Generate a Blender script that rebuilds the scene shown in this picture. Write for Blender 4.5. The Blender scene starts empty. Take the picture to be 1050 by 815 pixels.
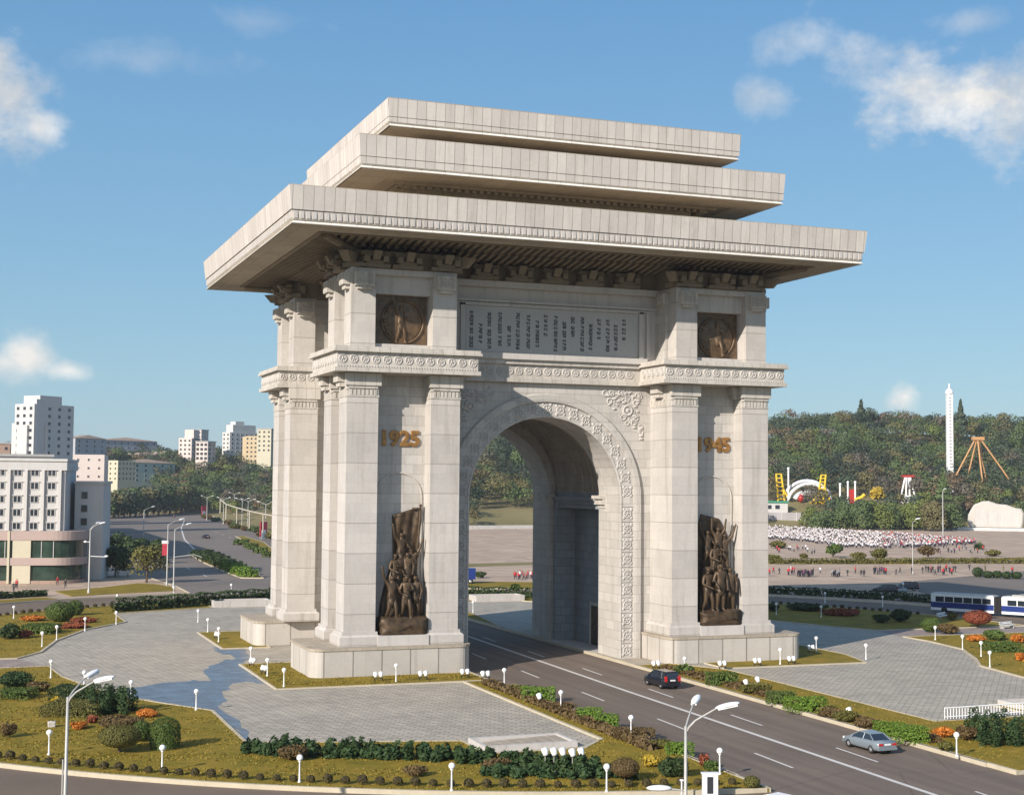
import bpy, bmesh, math, random
import numpy as np
from math import sin, cos, tan, pi, radians, atan2, hypot, sqrt
from mathutils import Vector, Matrix
random.seed(7)
RNG = np.random.default_rng(11)
SC = bpy.context.scene
COL = SC.collection

# ------------------------------------------------------------------ camera
CAMP = np.array([-61.387, -163.781, 19.804])
YAW, PITCH, ROLL, FPX = .361, .059, .009, 1479.835
_cy, _sy, _cp, _sp = cos(YAW), sin(YAW), cos(PITCH), sin(PITCH)
FW = np.array([_sy*_cp, _cy*_cp, _sp]); _r = np.array([_cy, -_sy, 0.]); _u = np.cross(_r, FW)
RT = cos(ROLL)*_r + sin(ROLL)*_u; UP = -sin(ROLL)*_r + cos(ROLL)*_u
def ray(a, b): return FW + RT*(a-525)/FPX - UP*(b-407.5)/FPX
def G(a, b, z=0.):                       # survey: sight line to the ground plane
    d = ray(a, b); p = CAMP + d*(z-CAMP[2])/d[2]; return Vector(p)
def AT(a, b, dist):                      # sight line to a horizontal distance
    d = ray(a, b); return Vector(CAMP + d*dist/hypot(d[0], d[1]))
def mpp(p): return float((np.array(p)-CAMP) @ FW)/FPX      # metres per survey unit
cam = bpy.data.cameras.new('camera'); camo = bpy.data.objects.new('camera', cam); COL.objects.link(camo)
cam.sensor_width = 36; cam.lens = FPX/1050*36; cam.clip_start = 1; cam.clip_end = 9000
camo.matrix_world = Matrix(((RT[0], UP[0], -FW[0], CAMP[0]), (RT[1], UP[1], -FW[1], CAMP[1]), (RT[2], UP[2], -FW[2], CAMP[2]), (0, 0, 0, 1)))
SC.camera = camo

# ------------------------------------------------------------------ materials
MATS = {}
def new_mat(name, rough=.8, spec=.3):
    m = bpy.data.materials.new(name); m.use_nodes = True
    nt = m.node_tree; b = nt.nodes['Principled BSDF']
    b.inputs['Roughness'].default_value = rough
    b.inputs['Specular IOR Level'].default_value = spec
    MATS[name] = m
    return m, nt, b
def N(nt, t, **kw):
    n = nt.nodes.new(t)
    for k, v in kw.items():
        if k.startswith('i_'):
            n.inputs[k[2:].replace('_', ' ')].default_value = v
        else: setattr(n, k, v)
    return n
def rgba(c): return (c[0], c[1], c[2], 1)
def ramp(nt, fac, stops):
    r = N(nt, 'ShaderNodeValToRGB'); e = r.color_ramp.elements
    while len(e) < len(stops): e.new(.5)
    for i, (p, c) in enumerate(stops): e[i].position = p; e[i].color = rgba(c)
    nt.links.new(fac, r.inputs['Fac']); return r.outputs['Color']
def mixc(nt, fac, a, b, mode='MIX'):
    m = N(nt, 'ShaderNodeMix', data_type='RGBA', blend_type=mode)
    for s, v in ((m.inputs['Factor'], fac), (m.inputs['A'], a), (m.inputs['B'], b)):
        if hasattr(v, 'node'): nt.links.new(v, s)
        elif isinstance(v, (int, float)): s.default_value = v
        else: s.default_value = rgba(v)
    return [o for o in m.outputs if o.type == 'RGBA'][0]
def noise(nt, vec, scale, detail=4, rough=.55):
    n = N(nt, 'ShaderNodeTexNoise'); n.inputs['Scale'].default_value = scale; n.inputs['Detail'].default_value = detail; n.inputs['Roughness'].default_value = rough
    nt.links.new(vec, n.inputs['Vector']); return n.outputs['Fac']
def mapping(nt, vec, scale=(1, 1, 1), rot=(0, 0, 0), loc=(0, 0, 0)):
    m = N(nt, 'ShaderNodeMapping'); m.inputs['Scale'].default_value = scale; m.inputs['Rotation'].default_value = rot; m.inputs['Location'].default_value = loc
    nt.links.new(vec, m.inputs['Vector']); return m.outputs['Vector']
def bump(nt, b, h, dist, strength=.6):
    n = N(nt, 'ShaderNodeBump'); n.inputs['Distance'].default_value = dist; n.inputs['Strength'].default_value = strength
    nt.links.new(h, n.inputs['Height']); nt.links.new(n.outputs['Normal'], b.inputs['Normal'])
def tc(nt, k='Object'): return N(nt, 'ShaderNodeTexCoord').outputs[k]

def stone(name, col, bw, bh, mortar=.03, mcol=.5, offset=.5, var=.06, stain=.24, rough=.85, sub=None):
    m, nt, b = new_mat(name, rough, .25)
    uv = tc(nt, 'UV'); ob = tc(nt, 'Object')
    c1 = tuple(x*(1+var) for x in col); c2 = tuple(x*(1-var) for x in col)
    n1 = noise(nt, ob, .35, 5); n2 = noise(nt, ob, 3.1, 4)
    base = ramp(nt, n1, [(.3, c2), (.7, c1)])
    base = mixc(nt, .22, base, ramp(nt, n2, [(.3, tuple(x*.8 for x in col)), (.7, tuple(x*1.12 for x in col))]))
    if bw:
        br = N(nt, 'ShaderNodeTexBrick'); br.offset = offset
        br.inputs['Scale'].default_value = 1; br.inputs['Brick Width'].default_value = bw; br.inputs['Row Height'].default_value = bh
        br.inputs['Mortar Size'].default_value = mortar; br.inputs['Mortar Smooth'].default_value = .2; br.inputs['Bias'].default_value = 0
        br.inputs['Color1'].default_value = rgba((.90, .895, .885)); br.inputs['Color2'].default_value = rgba((1.07, 1.065, 1.055)); br.inputs['Mortar'].default_value = rgba((mcol, mcol*.97, mcol*.93))
        nt.links.new(uv, br.inputs['Vector'])
        base = mixc(nt, 1., base, br.outputs['Color'], 'MULTIPLY')
        bump(nt, b, br.outputs['Fac'], -.03, .5)
    if sub:
        b2 = N(nt, 'ShaderNodeTexBrick'); b2.inputs['Scale'].default_value = 1; b2.inputs['Brick Width'].default_value = sub[0]; b2.inputs['Row Height'].default_value = sub[1]; b2.inputs['Mortar Size'].default_value = .02
        b2.inputs['Color1'].default_value = rgba((.955, .955, .955)); b2.inputs['Color2'].default_value = rgba((1.035, 1.03, 1.025)); b2.inputs['Mortar'].default_value = rgba((.93, .925, .92))
        nt.links.new(uv, b2.inputs['Vector']); base = mixc(nt, 1., base, b2.outputs['Color'], 'MULTIPLY')
    # rain streaks: long thin vertical marks
    st = noise(nt, mapping(nt, ob, (1.3, 1.3, .09)), 1.0, 5, .65)
    streak = ramp(nt, st, [(.52, (1, 1, 1)), (.75, (1-stain, 1-stain*1.05, 1-stain*1.15))])
    base = mixc(nt, 1., base, streak, 'MULTIPLY')
    nt.links.new(base, b.inputs['Base Color'])
    return m
ST = (.515, .485, .45)
stone('stone_pier', ST, 97., 3.1, .04, .66, 0, sub=(1.65, 1.035))
stone('stone_wall', (.495, .47, .435), 2.0, 1.03, .035, .8)
stone('stone_fascia', (.575, .53, .485), 1.05, 97., .032, .52, 0, .05, .2)
stone('stone_plain', ST, 0, 0)
stone('stone_carved', (.52, .485, .435), 1.15, 9., .03, .7, 0)
stone('stone_lip', (.76, .72, .66), 2.6, 9., .03, .7, 0, .03, .08)
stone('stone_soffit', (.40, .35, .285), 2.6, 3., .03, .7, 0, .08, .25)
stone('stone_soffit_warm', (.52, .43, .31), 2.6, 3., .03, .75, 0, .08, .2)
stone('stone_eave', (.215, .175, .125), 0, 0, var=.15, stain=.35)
stone('stone_plinth', (.50, .465, .42), 0, 0, var=.07, stain=.22)
stone('stone_cap', (.40, .345, .275), 1.6, 1.0, .03, .6, .5, .1, .2)
stone('stone_niche', (.30, .325, .35), 1.4, 1.03, .04, .75, .5, .06, .15)  # darker, bluer than the outer walls: the recess shade is put into the colour
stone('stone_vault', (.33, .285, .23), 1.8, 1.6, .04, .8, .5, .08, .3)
stone('stone_inscription', (.46, .45, .43), 0, 0, var=.03, stain=.05)
stone('stone_white', (.62, .60, .56), 1.2, .6, .02, .7, .5, .05, .2)
stone('stone_boulder', (.52, .48, .43), 0, 0, var=.06, stain=.1)
stone('concrete_edge', (.50, .45, .36), 1.2, 5., .03, .6, 0, .06, .1)
stone('render_white', (.56, .54, .51), 0, 0, var=.04, stain=.1)
stone('render_grey', (.52, .51, .49), 0, 0, var=.04, stain=.12)
stone('render_pink', (.66, .56, .50), 0, 0, var=.04, stain=.1)
stone('render_cream', (.56, .51, .38), 0, 0, var=.04, stain=.1)
stone('render_green', (.40, .47, .42), 0, 0, var=.05, stain=.12)
stone('render_blue', (.40, .41, .43), 0, 0, var=.05, stain=.12)
stone('render_ochre', (.54, .43, .27), 0, 0, var=.05, stain=.12)
stone('render_brown', (.38, .27, .21), 0, 0, var=.08, stain=.12)
stone('roof_grey', (.42, .41, .39), 0, 0, var=.08, stain=.1)
stone('roof_tile', (.42, .32, .25), .8, .4, .03, .6, .5, .1, .2)
stone('band_pink', (.44, .34, .30), 0, 0, var=.04, stain=.1)
stone('fence_grey', (.42, .40, .41), 1.0, 9., .05, .7, 0, .06, .1)

def plain(name, col, rough=.5, spec=.4, metal=0., var=.12, sc=6.):
    m, nt, b = new_mat(name, rough, spec)
    b.inputs['Metallic'].default_value = metal
    n = noise(nt, tc(nt), sc, 3)
    nt.links.new(ramp(nt, n, [(.3, tuple(x*(1-var) for x in col)), (.7, tuple(min(1, x*(1+var)) for x in col))]), b.inputs['Base Color'])
    return m
plain('bronze', (.085, .055, .03), .52, .5, .35, .5, 1.6)
plain('bronze_medal', (.13, .082, .044), .45, .5, .3, .4, 1.6)
plain('bronze_dark', (.07, .045, .026), .5, .5, .4, .4, 1.2)
plain('gilt', (.40, .20, .06), .4, .5, .6, .3, 2.)
plain('letter_dark', (.03, .032, .038), .6)
plain('paint_white', (.80, .80, .79), .45, .4, 0, .03)
plain('globe_white', (.86, .85, .82), .3, .5, 0, .02)
plain('post_grey', (.40, .39, .36), .5, .4, .2, .06)
plain('paint_black', (.012, .014, .02), .12, .6, 0, .05)
plain('paint_silver', (.25, .29, .32), .22, .6, .35, .03)
plain('paint_blue', (.015, .035, .17), .3, .5, 0, .08)
plain('paint_red', (.42, .03, .025), .4, .4, 0, .1)
plain('paint_yellow', (.75, .50, .03), .45, .4, 0, .1)
plain('paint_orange', (.50, .27, .11), .5, .4, 0, .1)
plain('paint_green', (.05, .26, .16), .5, .4, 0, .1)
plain('glass_dark', (.022, .03, .04), .08, .7, 0, .15, .8)
plain('glass_shop', (.03, .055, .04), .1, .7, 0, .4, .5)
plain('rubber', (.018, .018, .018), .8)
plain('rim', (.6, .6, .6), .3, .5, .6)
plain('lamp_red', (.5, .02, .02), .2, .6)
plain('plate', (.75, .75, .72), .5)
plain('bark', (.11, .08, .055), .9, .2, 0, .3, 5.)
plain('skin', (.45, .28, .19), .6)
plain('hair', (.015, .012, .01), .6)
plain('cloth_dark', (.025, .027, .04), .85)
plain('cloth_white', (.62, .61, .63), .85)
plain('cloth_red', (.45, .03, .035), .85)
plain('cloth_olive', (.16, .15, .09), .85)
plain('cloth_violet', (.12, .05, .10), .85)
plain('cloth_grey', (.30, .30, .32), .85)
plain('banner_red', (.55, .05, .08), .7)

def foliage(name, dark, light, rough=.65):
    m, nt, b = new_mat(name, rough, .25)
    g = N(nt, 'ShaderNodeNewGeometry')
    n = noise(nt, tc(nt), .55, 3)
    a = N(nt, 'ShaderNodeMath', operation='MULTIPLY_ADD'); nt.links.new(g.outputs['Random Per Island'], a.inputs[0]); a.inputs[1].default_value = .42
    s = N(nt, 'ShaderNodeMath', operation='MULTIPLY'); nt.links.new(n, s.inputs[0]); s.inputs[1].default_value = .62
    nt.links.new(s.outputs[0], a.inputs[2])
    mid = tuple((x+y)/2*.95 for x, y in zip(dark, light))
    nt.links.new(ramp(nt, a.outputs[0], [(.1, dark), (.5, mid), (.9, light)]), b.inputs['Base Color'])
    return m
foliage('leaf_green', (.035, .065, .012), (.11, .155, .03))
foliage('leaf_bright', (.06, .12, .012), (.16, .25, .03))
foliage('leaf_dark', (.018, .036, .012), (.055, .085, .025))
foliage('leaf_pine', (.016, .038, .012), (.05, .088, .026))
foliage('leaf_kerb', (.035, .032, .012), (.10, .075, .03))
foliage('leaf_brown', (.07, .045, .018), (.17, .115, .045))
foliage('leaf_olive', (.065, .065, .015), (.16, .145, .035))
foliage('leaf_grass', (.15, .12, .014), (.27, .195, .03))
foliage('leaf_red', (.13, .03, .015), (.32, .09, .04))
foliage('leaf_orange', (.30, .08, .012), (.62, .22, .03))
foliage('leaf_yellow', (.28, .20, .02), (.60, .42, .05))
foliage('wood_green', (.048, .078, .026), (.12, .16, .055))
foliage('wood_dark', (.03, .048, .03), (.09, .115, .06))
foliage('wood_olive', (.075, .07, .03), (.19, .165, .065))
foliage('wood_rust', (.09, .062, .036), (.21, .145, .085))
foliage('wood_deep', (.016, .028, .02), (.055, .072, .042))
foliage('wood_lime', (.06, .085, .02), (.18, .21, .05))
foliage('wood_grey', (.06, .055, .04), (.17, .145, .105))

def ground(name, stops, scales, bumpd=.03, rough=.95, spec=.15, brick=None, rot=0.):
    m, nt, b = new_mat(name, rough, spec)
    ob = tc(nt)
    n1 = noise(nt, ob, scales[0], 6, .6); n2 = noise(nt, ob, scales[1], 4, .6)
    mx = N(nt, 'ShaderNodeMath', operation='MULTIPLY_ADD'); nt.links.new(n1, mx.inputs[0]); mx.inputs[1].default_value = .6
    ms = N(nt, 'ShaderNodeMath', operation='MULTIPLY'); nt.links.new(n2, ms.inputs[0]); ms.inputs[1].default_value = .4
    nt.links.new(ms.outputs[0], mx.inputs[2])
    c = ramp(nt, mx.outputs[0], stops)
    if brick:
        bw, bh, mort, mc = brick
        br = N(nt, 'ShaderNodeTexBrick'); br.inputs['Scale'].default_value = 1
        br.inputs['Brick Width'].default_value = bw; br.inputs['Row Height'].default_value = bh; br.inputs['Mortar Size'].default_value = mort
        br.inputs['Color1'].default_value = rgba((.82, .825, .83)); br.inputs['Color2'].default_value = rgba((1.12, 1.115, 1.10)); br.inputs['Mortar'].default_value = rgba((mc, mc, mc))
        nt.links.new(mapping(nt, ob, rot=(0, 0, rot)), br.inputs['Vector'])
        c = mixc(nt, 1., c, br.outputs['Color'], 'MULTIPLY')
        bump(nt, b, br.outputs['Fac'], -.02, .5)
    elif bumpd:
        bump(nt, b, n2, bumpd, .7)
    nt.links.new(c, b.inputs['Base Color'])
    return m
ground('grass', [(.30, (.105, .10, .012)), (.45, (.195, .15, .019)), (.58, (.265, .18, .024)), (.72, (.34, .225, .048))], (.3, 1.1), .08)
ground('asphalt', [(.3, (.14, .105, .078)), (.7, (.215, .163, .12))], (.09, 7.), .012, .9, .2)
m, nt, b = new_mat('asphalt_lane', .9, .2); ob = tc(nt)
n1 = noise(nt, ob, .11, 6); n2 = noise(nt, ob, 7., 4); tr = noise(nt, mapping(nt, ob, (.62, .012, 1)), 1., 3)
c = ramp(nt, n1, [(.3, (.15, .118, .094)), (.7, (.205, .164, .13))]); c = mixc(nt, .5, c, ramp(nt, n2, [(.3, (.13, .10, .08)), (.7, (.22, .175, .14))]))
c = mixc(nt, 1., c, ramp(nt, tr, [(.35, (.82, .82, .83)), (.6, (1.08, 1.07, 1.06))]), 'MULTIPLY'); vo = N(nt, 'ShaderNodeTexVoronoi', feature='DISTANCE_TO_EDGE'); vo.inputs['Scale'].default_value = .09
nt.links.new(mapping(nt, ob, (1, .55, 1)), vo.inputs['Vector']); c = mixc(nt, 1., c, ramp(nt, vo.outputs['Distance'], [(0., (.72, .72, .72)), (.006, (1, 1, 1))]), 'MULTIPLY')
nt.links.new(c, b.inputs['Base Color']); bump(nt, b, n2, .01, .7)
ground('asphalt_far', [(.3, (.165, .137, .115)), (.7, (.235, .197, .165))], (.05, 5.), .01, .9, .2)
ground('paving', [(.3, (.36, .32, .26)), (.5, (.45, .40, .325)), (.7, (.52, .46, .37))], (.16, 1.3), 0, .8, .3, (1.15, .5, .06, .5), .72)
ground('paving_far', [(.3, (.41, .30, .215)), (.7, (.51, .385, .285))], (.03, 1.5), 0, .9, .2, (4., 4., .08, .82))
ground('path_slab', [(.3, (.27, .215, .19)), (.7, (.35, .285, .25))], (.12, 3.), 0, .85, .25, (.8, .8, .04, .75))
ground('earth', [(.3, (.09, .085, .04)), (.5, (.13, .115, .055)), (.7, (.17, .14, .08))], (.012, .4), .1)
ground('dry_grass', [(.3, (.16, .14, .055)), (.5, (.22, .185, .085)), (.7, (.27, .22, .12))], (.03, .8), .1)
ground('forest_floor', [(.3, (.05, .045, .022)), (.7, (.09, .075, .04))], (.03, .5), .1)
ground('soil', [(.3, (.09, .055, .035)), (.7, (.16, .10, .065))], (.4, 4.), .05)
ground('mark_white', [(.25, (.48, .45, .41)), (.5, (.62, .59, .55))], (.5, 6.), .0, .8)
ground('kerbstone', [(.3, (.42, .37, .27)), (.7, (.56, .49, .37))], (.4, 4.), .01)

# damp patch of the paving: same slabs, wet and glossy
m, nt, b = new_mat('paving_wet', .3, .4)
ob = tc(nt); n1 = noise(nt, ob, .5, 5)
br = N(nt, 'ShaderNodeTexBrick'); br.inputs['Scale'].default_value = 1
br.inputs['Brick Width'].default_value = 1.15; br.inputs['Row Height'].default_value = .42; br.inputs['Mortar Size'].default_value = .045
br.inputs['Color1'].default_value = rgba((.13, .15, .18)); br.inputs['Color2'].default_value = rgba((.17, .19, .22)); br.inputs['Mortar'].default_value = rgba((.09, .10, .12))
nt.links.new(mapping(nt, ob, rot=(0, 0, .72)), br.inputs['Vector'])
nt.links.new(br.outputs['Color'], b.inputs['Base Color'])
nt.links.new(ramp(nt, n1, [(.35, (.25, .25, .25)), (.7, (.5, .5, .5))]), b.inputs['Roughness'])

# ------------------------------------------------------------------ mesh building
def link(o, parent=None):
    COL.objects.link(o)
    if parent is not None: o.parent = parent
    return o
def tag(o, label=None, cat=None, group=None, kind=None):
    if label: o['label'] = label
    if cat: o['category'] = cat
    if group: o['group'] = group
    if kind: o['kind'] = kind
    return o
def thing(name, label, cat, loc=(0, 0, 0), rz=0., group=None):
    o = bpy.data.objects.new(name, None); o.empty_display_size = .3
    COL.objects.link(o); o.location = loc; o.rotation_euler = (0, 0, rz)
    return tag(o, label, cat, group)
def copy_tree(o, label=None, loc=None, rz=None, parent=None, scale=None):
    c = o.copy(); COL.objects.link(c)
    if parent is not None: c.parent = parent
    if label: c['label'] = label
    if loc is not None: c.location = loc
    if rz is not None: c.rotation_euler = (0, 0, rz)
    if scale is not None: c.scale = (scale,)*3
    for ch in list(o.children): copy_tree(ch, parent=c)
    return c

class MB:
    def __init__(s): s.v = []; s.f = []; s.m = []; s.sm = []
    def add(s, vs, fs, mi=0, smooth=False):
        n = len(s.v); s.v += [tuple(map(float, v)) for v in vs]
        for f in fs: s.f.append(tuple(i+n for i in f)); s.m.append(mi); s.sm.append(smooth)
        return s
    def box(s, x0, x1, y0, y1, z0, z1, mi=0):
        if x0 > x1: x0, x1 = x1, x0
        if y0 > y1: y0, y1 = y1, y0
        v = [(x0, y0, z0), (x1, y0, z0), (x1, y1, z0), (x0, y1, z0), (x0, y0, z1), (x1, y0, z1), (x1, y1, z1), (x0, y1, z1)]
        return s.add(v, [(3, 2, 1, 0), (4, 5, 6, 7), (0, 1, 5, 4), (1, 2, 6, 5), (2, 3, 7, 6), (3, 0, 4, 7)], mi)
    def frustum(s, a, z0, b, z1, mi=0):   # a,b = (x0,x1,y0,y1)
        v = [(a[0], a[2], z0), (a[1], a[2], z0), (a[1], a[3], z0), (a[0], a[3], z0), (b[0], b[2], z1), (b[1], b[2], z1), (b[1], b[3], z1), (b[0], b[3], z1)]
        return s.add(v, [(3, 2, 1, 0), (4, 5, 6, 7), (0, 1, 5, 4), (1, 2, 6, 5), (2, 3, 7, 6), (3, 0, 4, 7)], mi)
    def prism(s, poly, z0, z1, mi=0):
        poly = [tuple(p) for p in poly]
        A = sum(poly[i][0]*poly[(i+1) % len(poly)][1]-poly[(i+1) % len(poly)][0]*poly[i][1] for i in range(len(poly)))
        if A < 0: poly = poly[::-1]
        n = len(poly); v = [(x, y, z0) for x, y in poly]+[(x, y, z1) for x, y in poly]
        return s.add(v, [tuple(range(n, 2*n)), tuple(range(n-1, -1, -1))]+[(i, (i+1) % n, n+(i+1) % n, n+i) for i in range(n)], mi)
    def quad(s, a, b, c, d, mi=0): return s.add([a, b, c, d], [(0, 1, 2, 3)], mi)
    def tube(s, pts, rs, n=8, mi=0, cap=True):
        pts = [Vector(p) for p in pts]
        if not hasattr(rs, '__len__'): rs = [rs]*len(pts)
        vs = []; up = Vector((0, 0, 1))
        for i, p in enumerate(pts):
            d = (pts[min(i+1, len(pts)-1)]-pts[max(i-1, 0)]).normalized()
            a = d.cross(up if abs(d.z) < .95 else Vector((1, 0, 0))).normalized(); b = d.cross(a)
            vs += [p+(a*cos(2*pi*k/n)+b*sin(2*pi*k/n))*rs[i] for k in range(n)]
        fs = [(i*n+k, i*n+(k+1) % n, (i+1)*n+(k+1) % n, (i+1)*n+k) for i in range(len(pts)-1) for k in range(n)]
        s.add(vs, fs, mi, True)
        if cap: s.add(vs[:n], [tuple(range(n))], mi); s.add(vs[-n:], [tuple(range(n-1, -1, -1))], mi)
        return s
    def ball(s, c, r, nu=10, nv=7, mi=0, smooth=True):
        if not hasattr(r, '__len__'): r = (r, r, r)
        vs = [(c[0]+r[0]*sin(pi*j/nv)*cos(2*pi*i/nu), c[1]+r[1]*sin(pi*j/nv)*sin(2*pi*i/nu), c[2]+r[2]*cos(pi*j/nv)) for j in range(nv+1) for i in range(nu)]
        fs = [(j*nu+i, (j+1)*nu+i, (j+1)*nu+(i+1) % nu, j*nu+(i+1) % nu) for j in range(nv) for i in range(nu)]
        return s.add(vs, fs, mi, smooth)
    def lathe(s, prof, n=12, c=(0, 0, 0), mi=0, smooth=True):
        vs = [(c[0]+r*cos(2*pi*k/n), c[1]+r*sin(2*pi*k/n), c[2]+z) for r, z in prof for k in range(n)]
        fs = [(i*n+k, i*n+(k+1) % n, (i+1)*n+(k+1) % n, (i+1)*n+k) for i in range(len(prof)-1) for k in range(n)]
        return s.add(vs, fs, mi, smooth)
    def torus(s, c, R, r, ax=(0, 1, 0), n=14, k=6, mi=0, sq=1.):
        ax = Vector(ax).normalized(); a = ax.cross(Vector((0, 0, 1)) if abs(ax.z) < .9 else Vector((1, 0, 0))).normalized(); b = ax.cross(a); c = Vector(c)
        vs = []
        for i in range(n):
            t = 2*pi*i/n; d = a*cos(t)+b*sin(t)
            for j in range(k):
                q = 2*pi*j/k; vs.append(c+d*(R+r*cos(q))+ax*(r*sq*sin(q)))
        fs = [(i*k+j, ((i+1) % n)*k+j, ((i+1) % n)*k+(j+1) % k, i*k+(j+1) % k) for i in range(n) for j in range(k)]
        return s.add(vs, fs, mi, True)
    def xf(s, M):
        s.v = [tuple(M @ Vector(v)) for v in s.v]; return s
    def merge(s, o, M=None, mi=None):
        vs = o.v if M is None else [tuple(M @ Vector(v)) for v in o.v]
        n = len(s.v); s.v += vs; s.f += [tuple(i+n for i in f) for f in o.f]; s.m += o.m if mi is None else [mi]*len(o.f); s.sm += o.sm
        return s
    def mesh(s, name, mats):
        me = bpy.data.meshes.new(name); me.from_pydata(s.v, [], s.f)
        for m in (mats if isinstance(mats, (list, tuple)) else [mats]): me.materials.append(MATS[m])
        me.polygons.foreach_set('material_index', s.m); me.polygons.foreach_set('use_smooth', s.sm)
        me.update(); boxuv(me); return me
    def build(s, name, mats, parent=None, loc=None, rz=None):
        o = bpy.data.objects.new(name, s.mesh(name, mats)); link(o, parent)
        if loc is not None: o.location = loc
        if rz is not None: o.rotation_euler = (0, 0, rz)
        return o
def boxuv(me):
    nl = len(me.loops)
    if nl == 0: return
    uv = me.uv_layers.new(name='UVMap')
    co = np.empty(len(me.vertices)*3); me.vertices.foreach_get('co', co); co = co.reshape(-1, 3)
    vi = np.empty(nl, int); me.loops.foreach_get('vertex_index', vi)
    pn = np.empty(len(me.polygons)*3); me.polygons.foreach_get('normal', pn); pn = np.abs(pn.reshape(-1, 3))
    tot = np.empty(len(me.polygons), int); me.polygons.foreach_get('loop_total', tot)
    pi_ = np.repeat(np.arange(len(tot)), tot); nn = pn[pi_]; c = co[vi]
    ax = np.argmax(nn+np.array([0, 0, 1e-4]), axis=1)
    u = np.where(ax == 0, c[:, 1], c[:, 0]); v = np.where(ax == 2, c[:, 1], c[:, 2])
    uv.data.foreach_set('uv', np.stack([u, v], 1).ravel().astype(np.float32))
def np_quads(name, V, mats, mi=None, parent=None, loc=None):
    """V: (n,4,3) loose quads."""
    n = len(V); me = bpy.data.meshes.new(name)
    me.vertices.add(4*n); me.vertices.foreach_set('co', V.reshape(-1).astype(np.float32))
    me.loops.add(4*n); me.loops.foreach_set('vertex_index', np.arange(4*n, dtype=np.int32))
    me.polygons.add(n); me.polygons.foreach_set('loop_start', np.arange(0, 4*n, 4, dtype=np.int32))
    try: me.polygons.foreach_set('loop_total', np.full(n, 4, dtype=np.int32))
    except Exception: pass
    for m in mats: me.materials.append(MATS[m])
    if mi is not None: me.polygons.foreach_set('material_index', mi.astype(np.int32))
    me.update(calc_edges=True); me.validate()
    o = bpy.data.objects.new(name, me); link(o, parent)
    if loc is not None: o.location = loc
    return o
def leaf_quads(P, Nn, size, rng, aspect=1.5, spread=.8):
    n = len(P); d = Nn + rng.normal(0, spread, (n, 3)); d /= np.linalg.norm(d, axis=1, keepdims=True)+1e-9
    t = np.cross(d, rng.normal(0, 1, (n, 3))); t /= np.linalg.norm(t, axis=1, keepdims=True)+1e-9
    b = np.cross(d, t); s = size*(.6+.8*rng.random((n, 1)))
    t = t*s*.5*aspect; b = b*s*.5
    return np.stack([P-t*.9-b*.25, P-b*.9+t*.1, P+t+b*.1, P+b*.95-t*.1], 1)
def rdir(n, rng):
    d = rng.normal(0, 1, (n, 3)); return d/np.linalg.norm(d, axis=1, keepdims=True)
# ------------------------------------------------------------------ the setting
def sheet(name, poly, z, mat, kind='structure', thick=None):
    mb = MB()
    poly = [(p[0], p[1]) for p in poly]
    if thick: mb.prism(poly, z-thick, z)
    else:
        A = sum(poly[i][0]*poly[(i+1) % len(poly)][1]-poly[(i+1) % len(poly)][0]*poly[i][1] for i in range(len(poly)))
        if A < 0: poly = poly[::-1]
        mb.add([(x, y, z) for x, y in poly], [tuple(range(len(poly)))])
    return tag(mb.build(name, mat), kind=kind)
def arc(r, a0, a1, n=40, c=(0, 0)): return [(c[0]+r*cos(radians(a0+(a1-a0)*i/n)), c[1]+r*sin(radians(a0+(a1-a0)*i/n))) for i in range(n+1)]
def kerb(path, w=.28, z0=-.2, z1=.14, closed=False, name='kerb', mat='kerbstone'):
    P = [Vector((p[0], p[1])) for p in path]; mb = MB(); L = []; R = []
    n = len(P)
    for i in range(n):
        a = P[i-1] if (i > 0 or closed) else P[i]; b = P[(i+1) % n] if (i < n-1 or closed) else P[i]
        d = (b-a).normalized(); q = Vector((-d.y, d.x))*w/2; L.append(P[i]+q); R.append(P[i]-q)
    m = n if closed else n-1
    for i in range(m):
        j = (i+1) % n
        v = [(L[i].x, L[i].y, z0), (L[j].x, L[j].y, z0), (R[j].x, R[j].y, z0), (R[i].x, R[i].y, z0), (L[i].x, L[i].y, z1), (L[j].x, L[j].y, z1), (R[j].x, R[j].y, z1), (R[i].x, R[i].y, z1)]
        f = [(7, 6, 5, 4), (0, 1, 5, 4), (2, 3, 7, 6)]
        if not closed and i == 0: f.append((3, 0, 4, 7))
        if not closed and i == m-1: f.append((1, 2, 6, 5))
        mb.add(v, f)
    return tag(mb.build(name, mat), kind='structure')
def lawn(poly, z=.1, k=True):
    sheet('lawn', poly, z, 'grass', thick=.25)
    if k: kerb(list(poly), closed=True)

sheet('ground', arc(5200, 0, 360, 72)[:-1], -.24, 'earth')
# pavements round the roundabout
XL, XR, RI, RO = -11.8, 7.75, 81.4, 97.6
def an(x, r, top): return math.degrees(math.acos(x/r))*(1 if top else -1)
sheet('pavement', [(-320, -60)]+arc(97.8, 180, an(-24, 97.8, 1), 40)+[(-24, 112), (-27, 150), (-31, 230), (-24, 350), (-30, 420), (-90, 560), (-320, 560)], -.05, 'paving_far', thick=.2)
SQ = arc(97.8, an(12, 97.8, 1), -45, 70)+[(150, -75), (420, -60), (640, 140), (720, 230), (575, 332), (410, 386), (260, 428), (180, 430), (136, 422), (100, 416), (62, 402), (37, 300), (28, 200), (20, 140)]
sheet('square', SQ, -.05, 'paving_far', thick=.2)
sheet('ring_road', arc(RO+.1, 0, 360, 120)[:-1], -.16, 'asphalt')
sheet('boulevard', [(-24, 90), (-24, 112), (-27, 150), (-31, 230), (-24, 350), (-30, 420), (-90, 560), (-70, 640), (20, 680), (72, 740), (72, 700), (44, 380), (37, 300), (28, 200), (20, 140), (12, 90)], -.152, 'asphalt_far')
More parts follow.
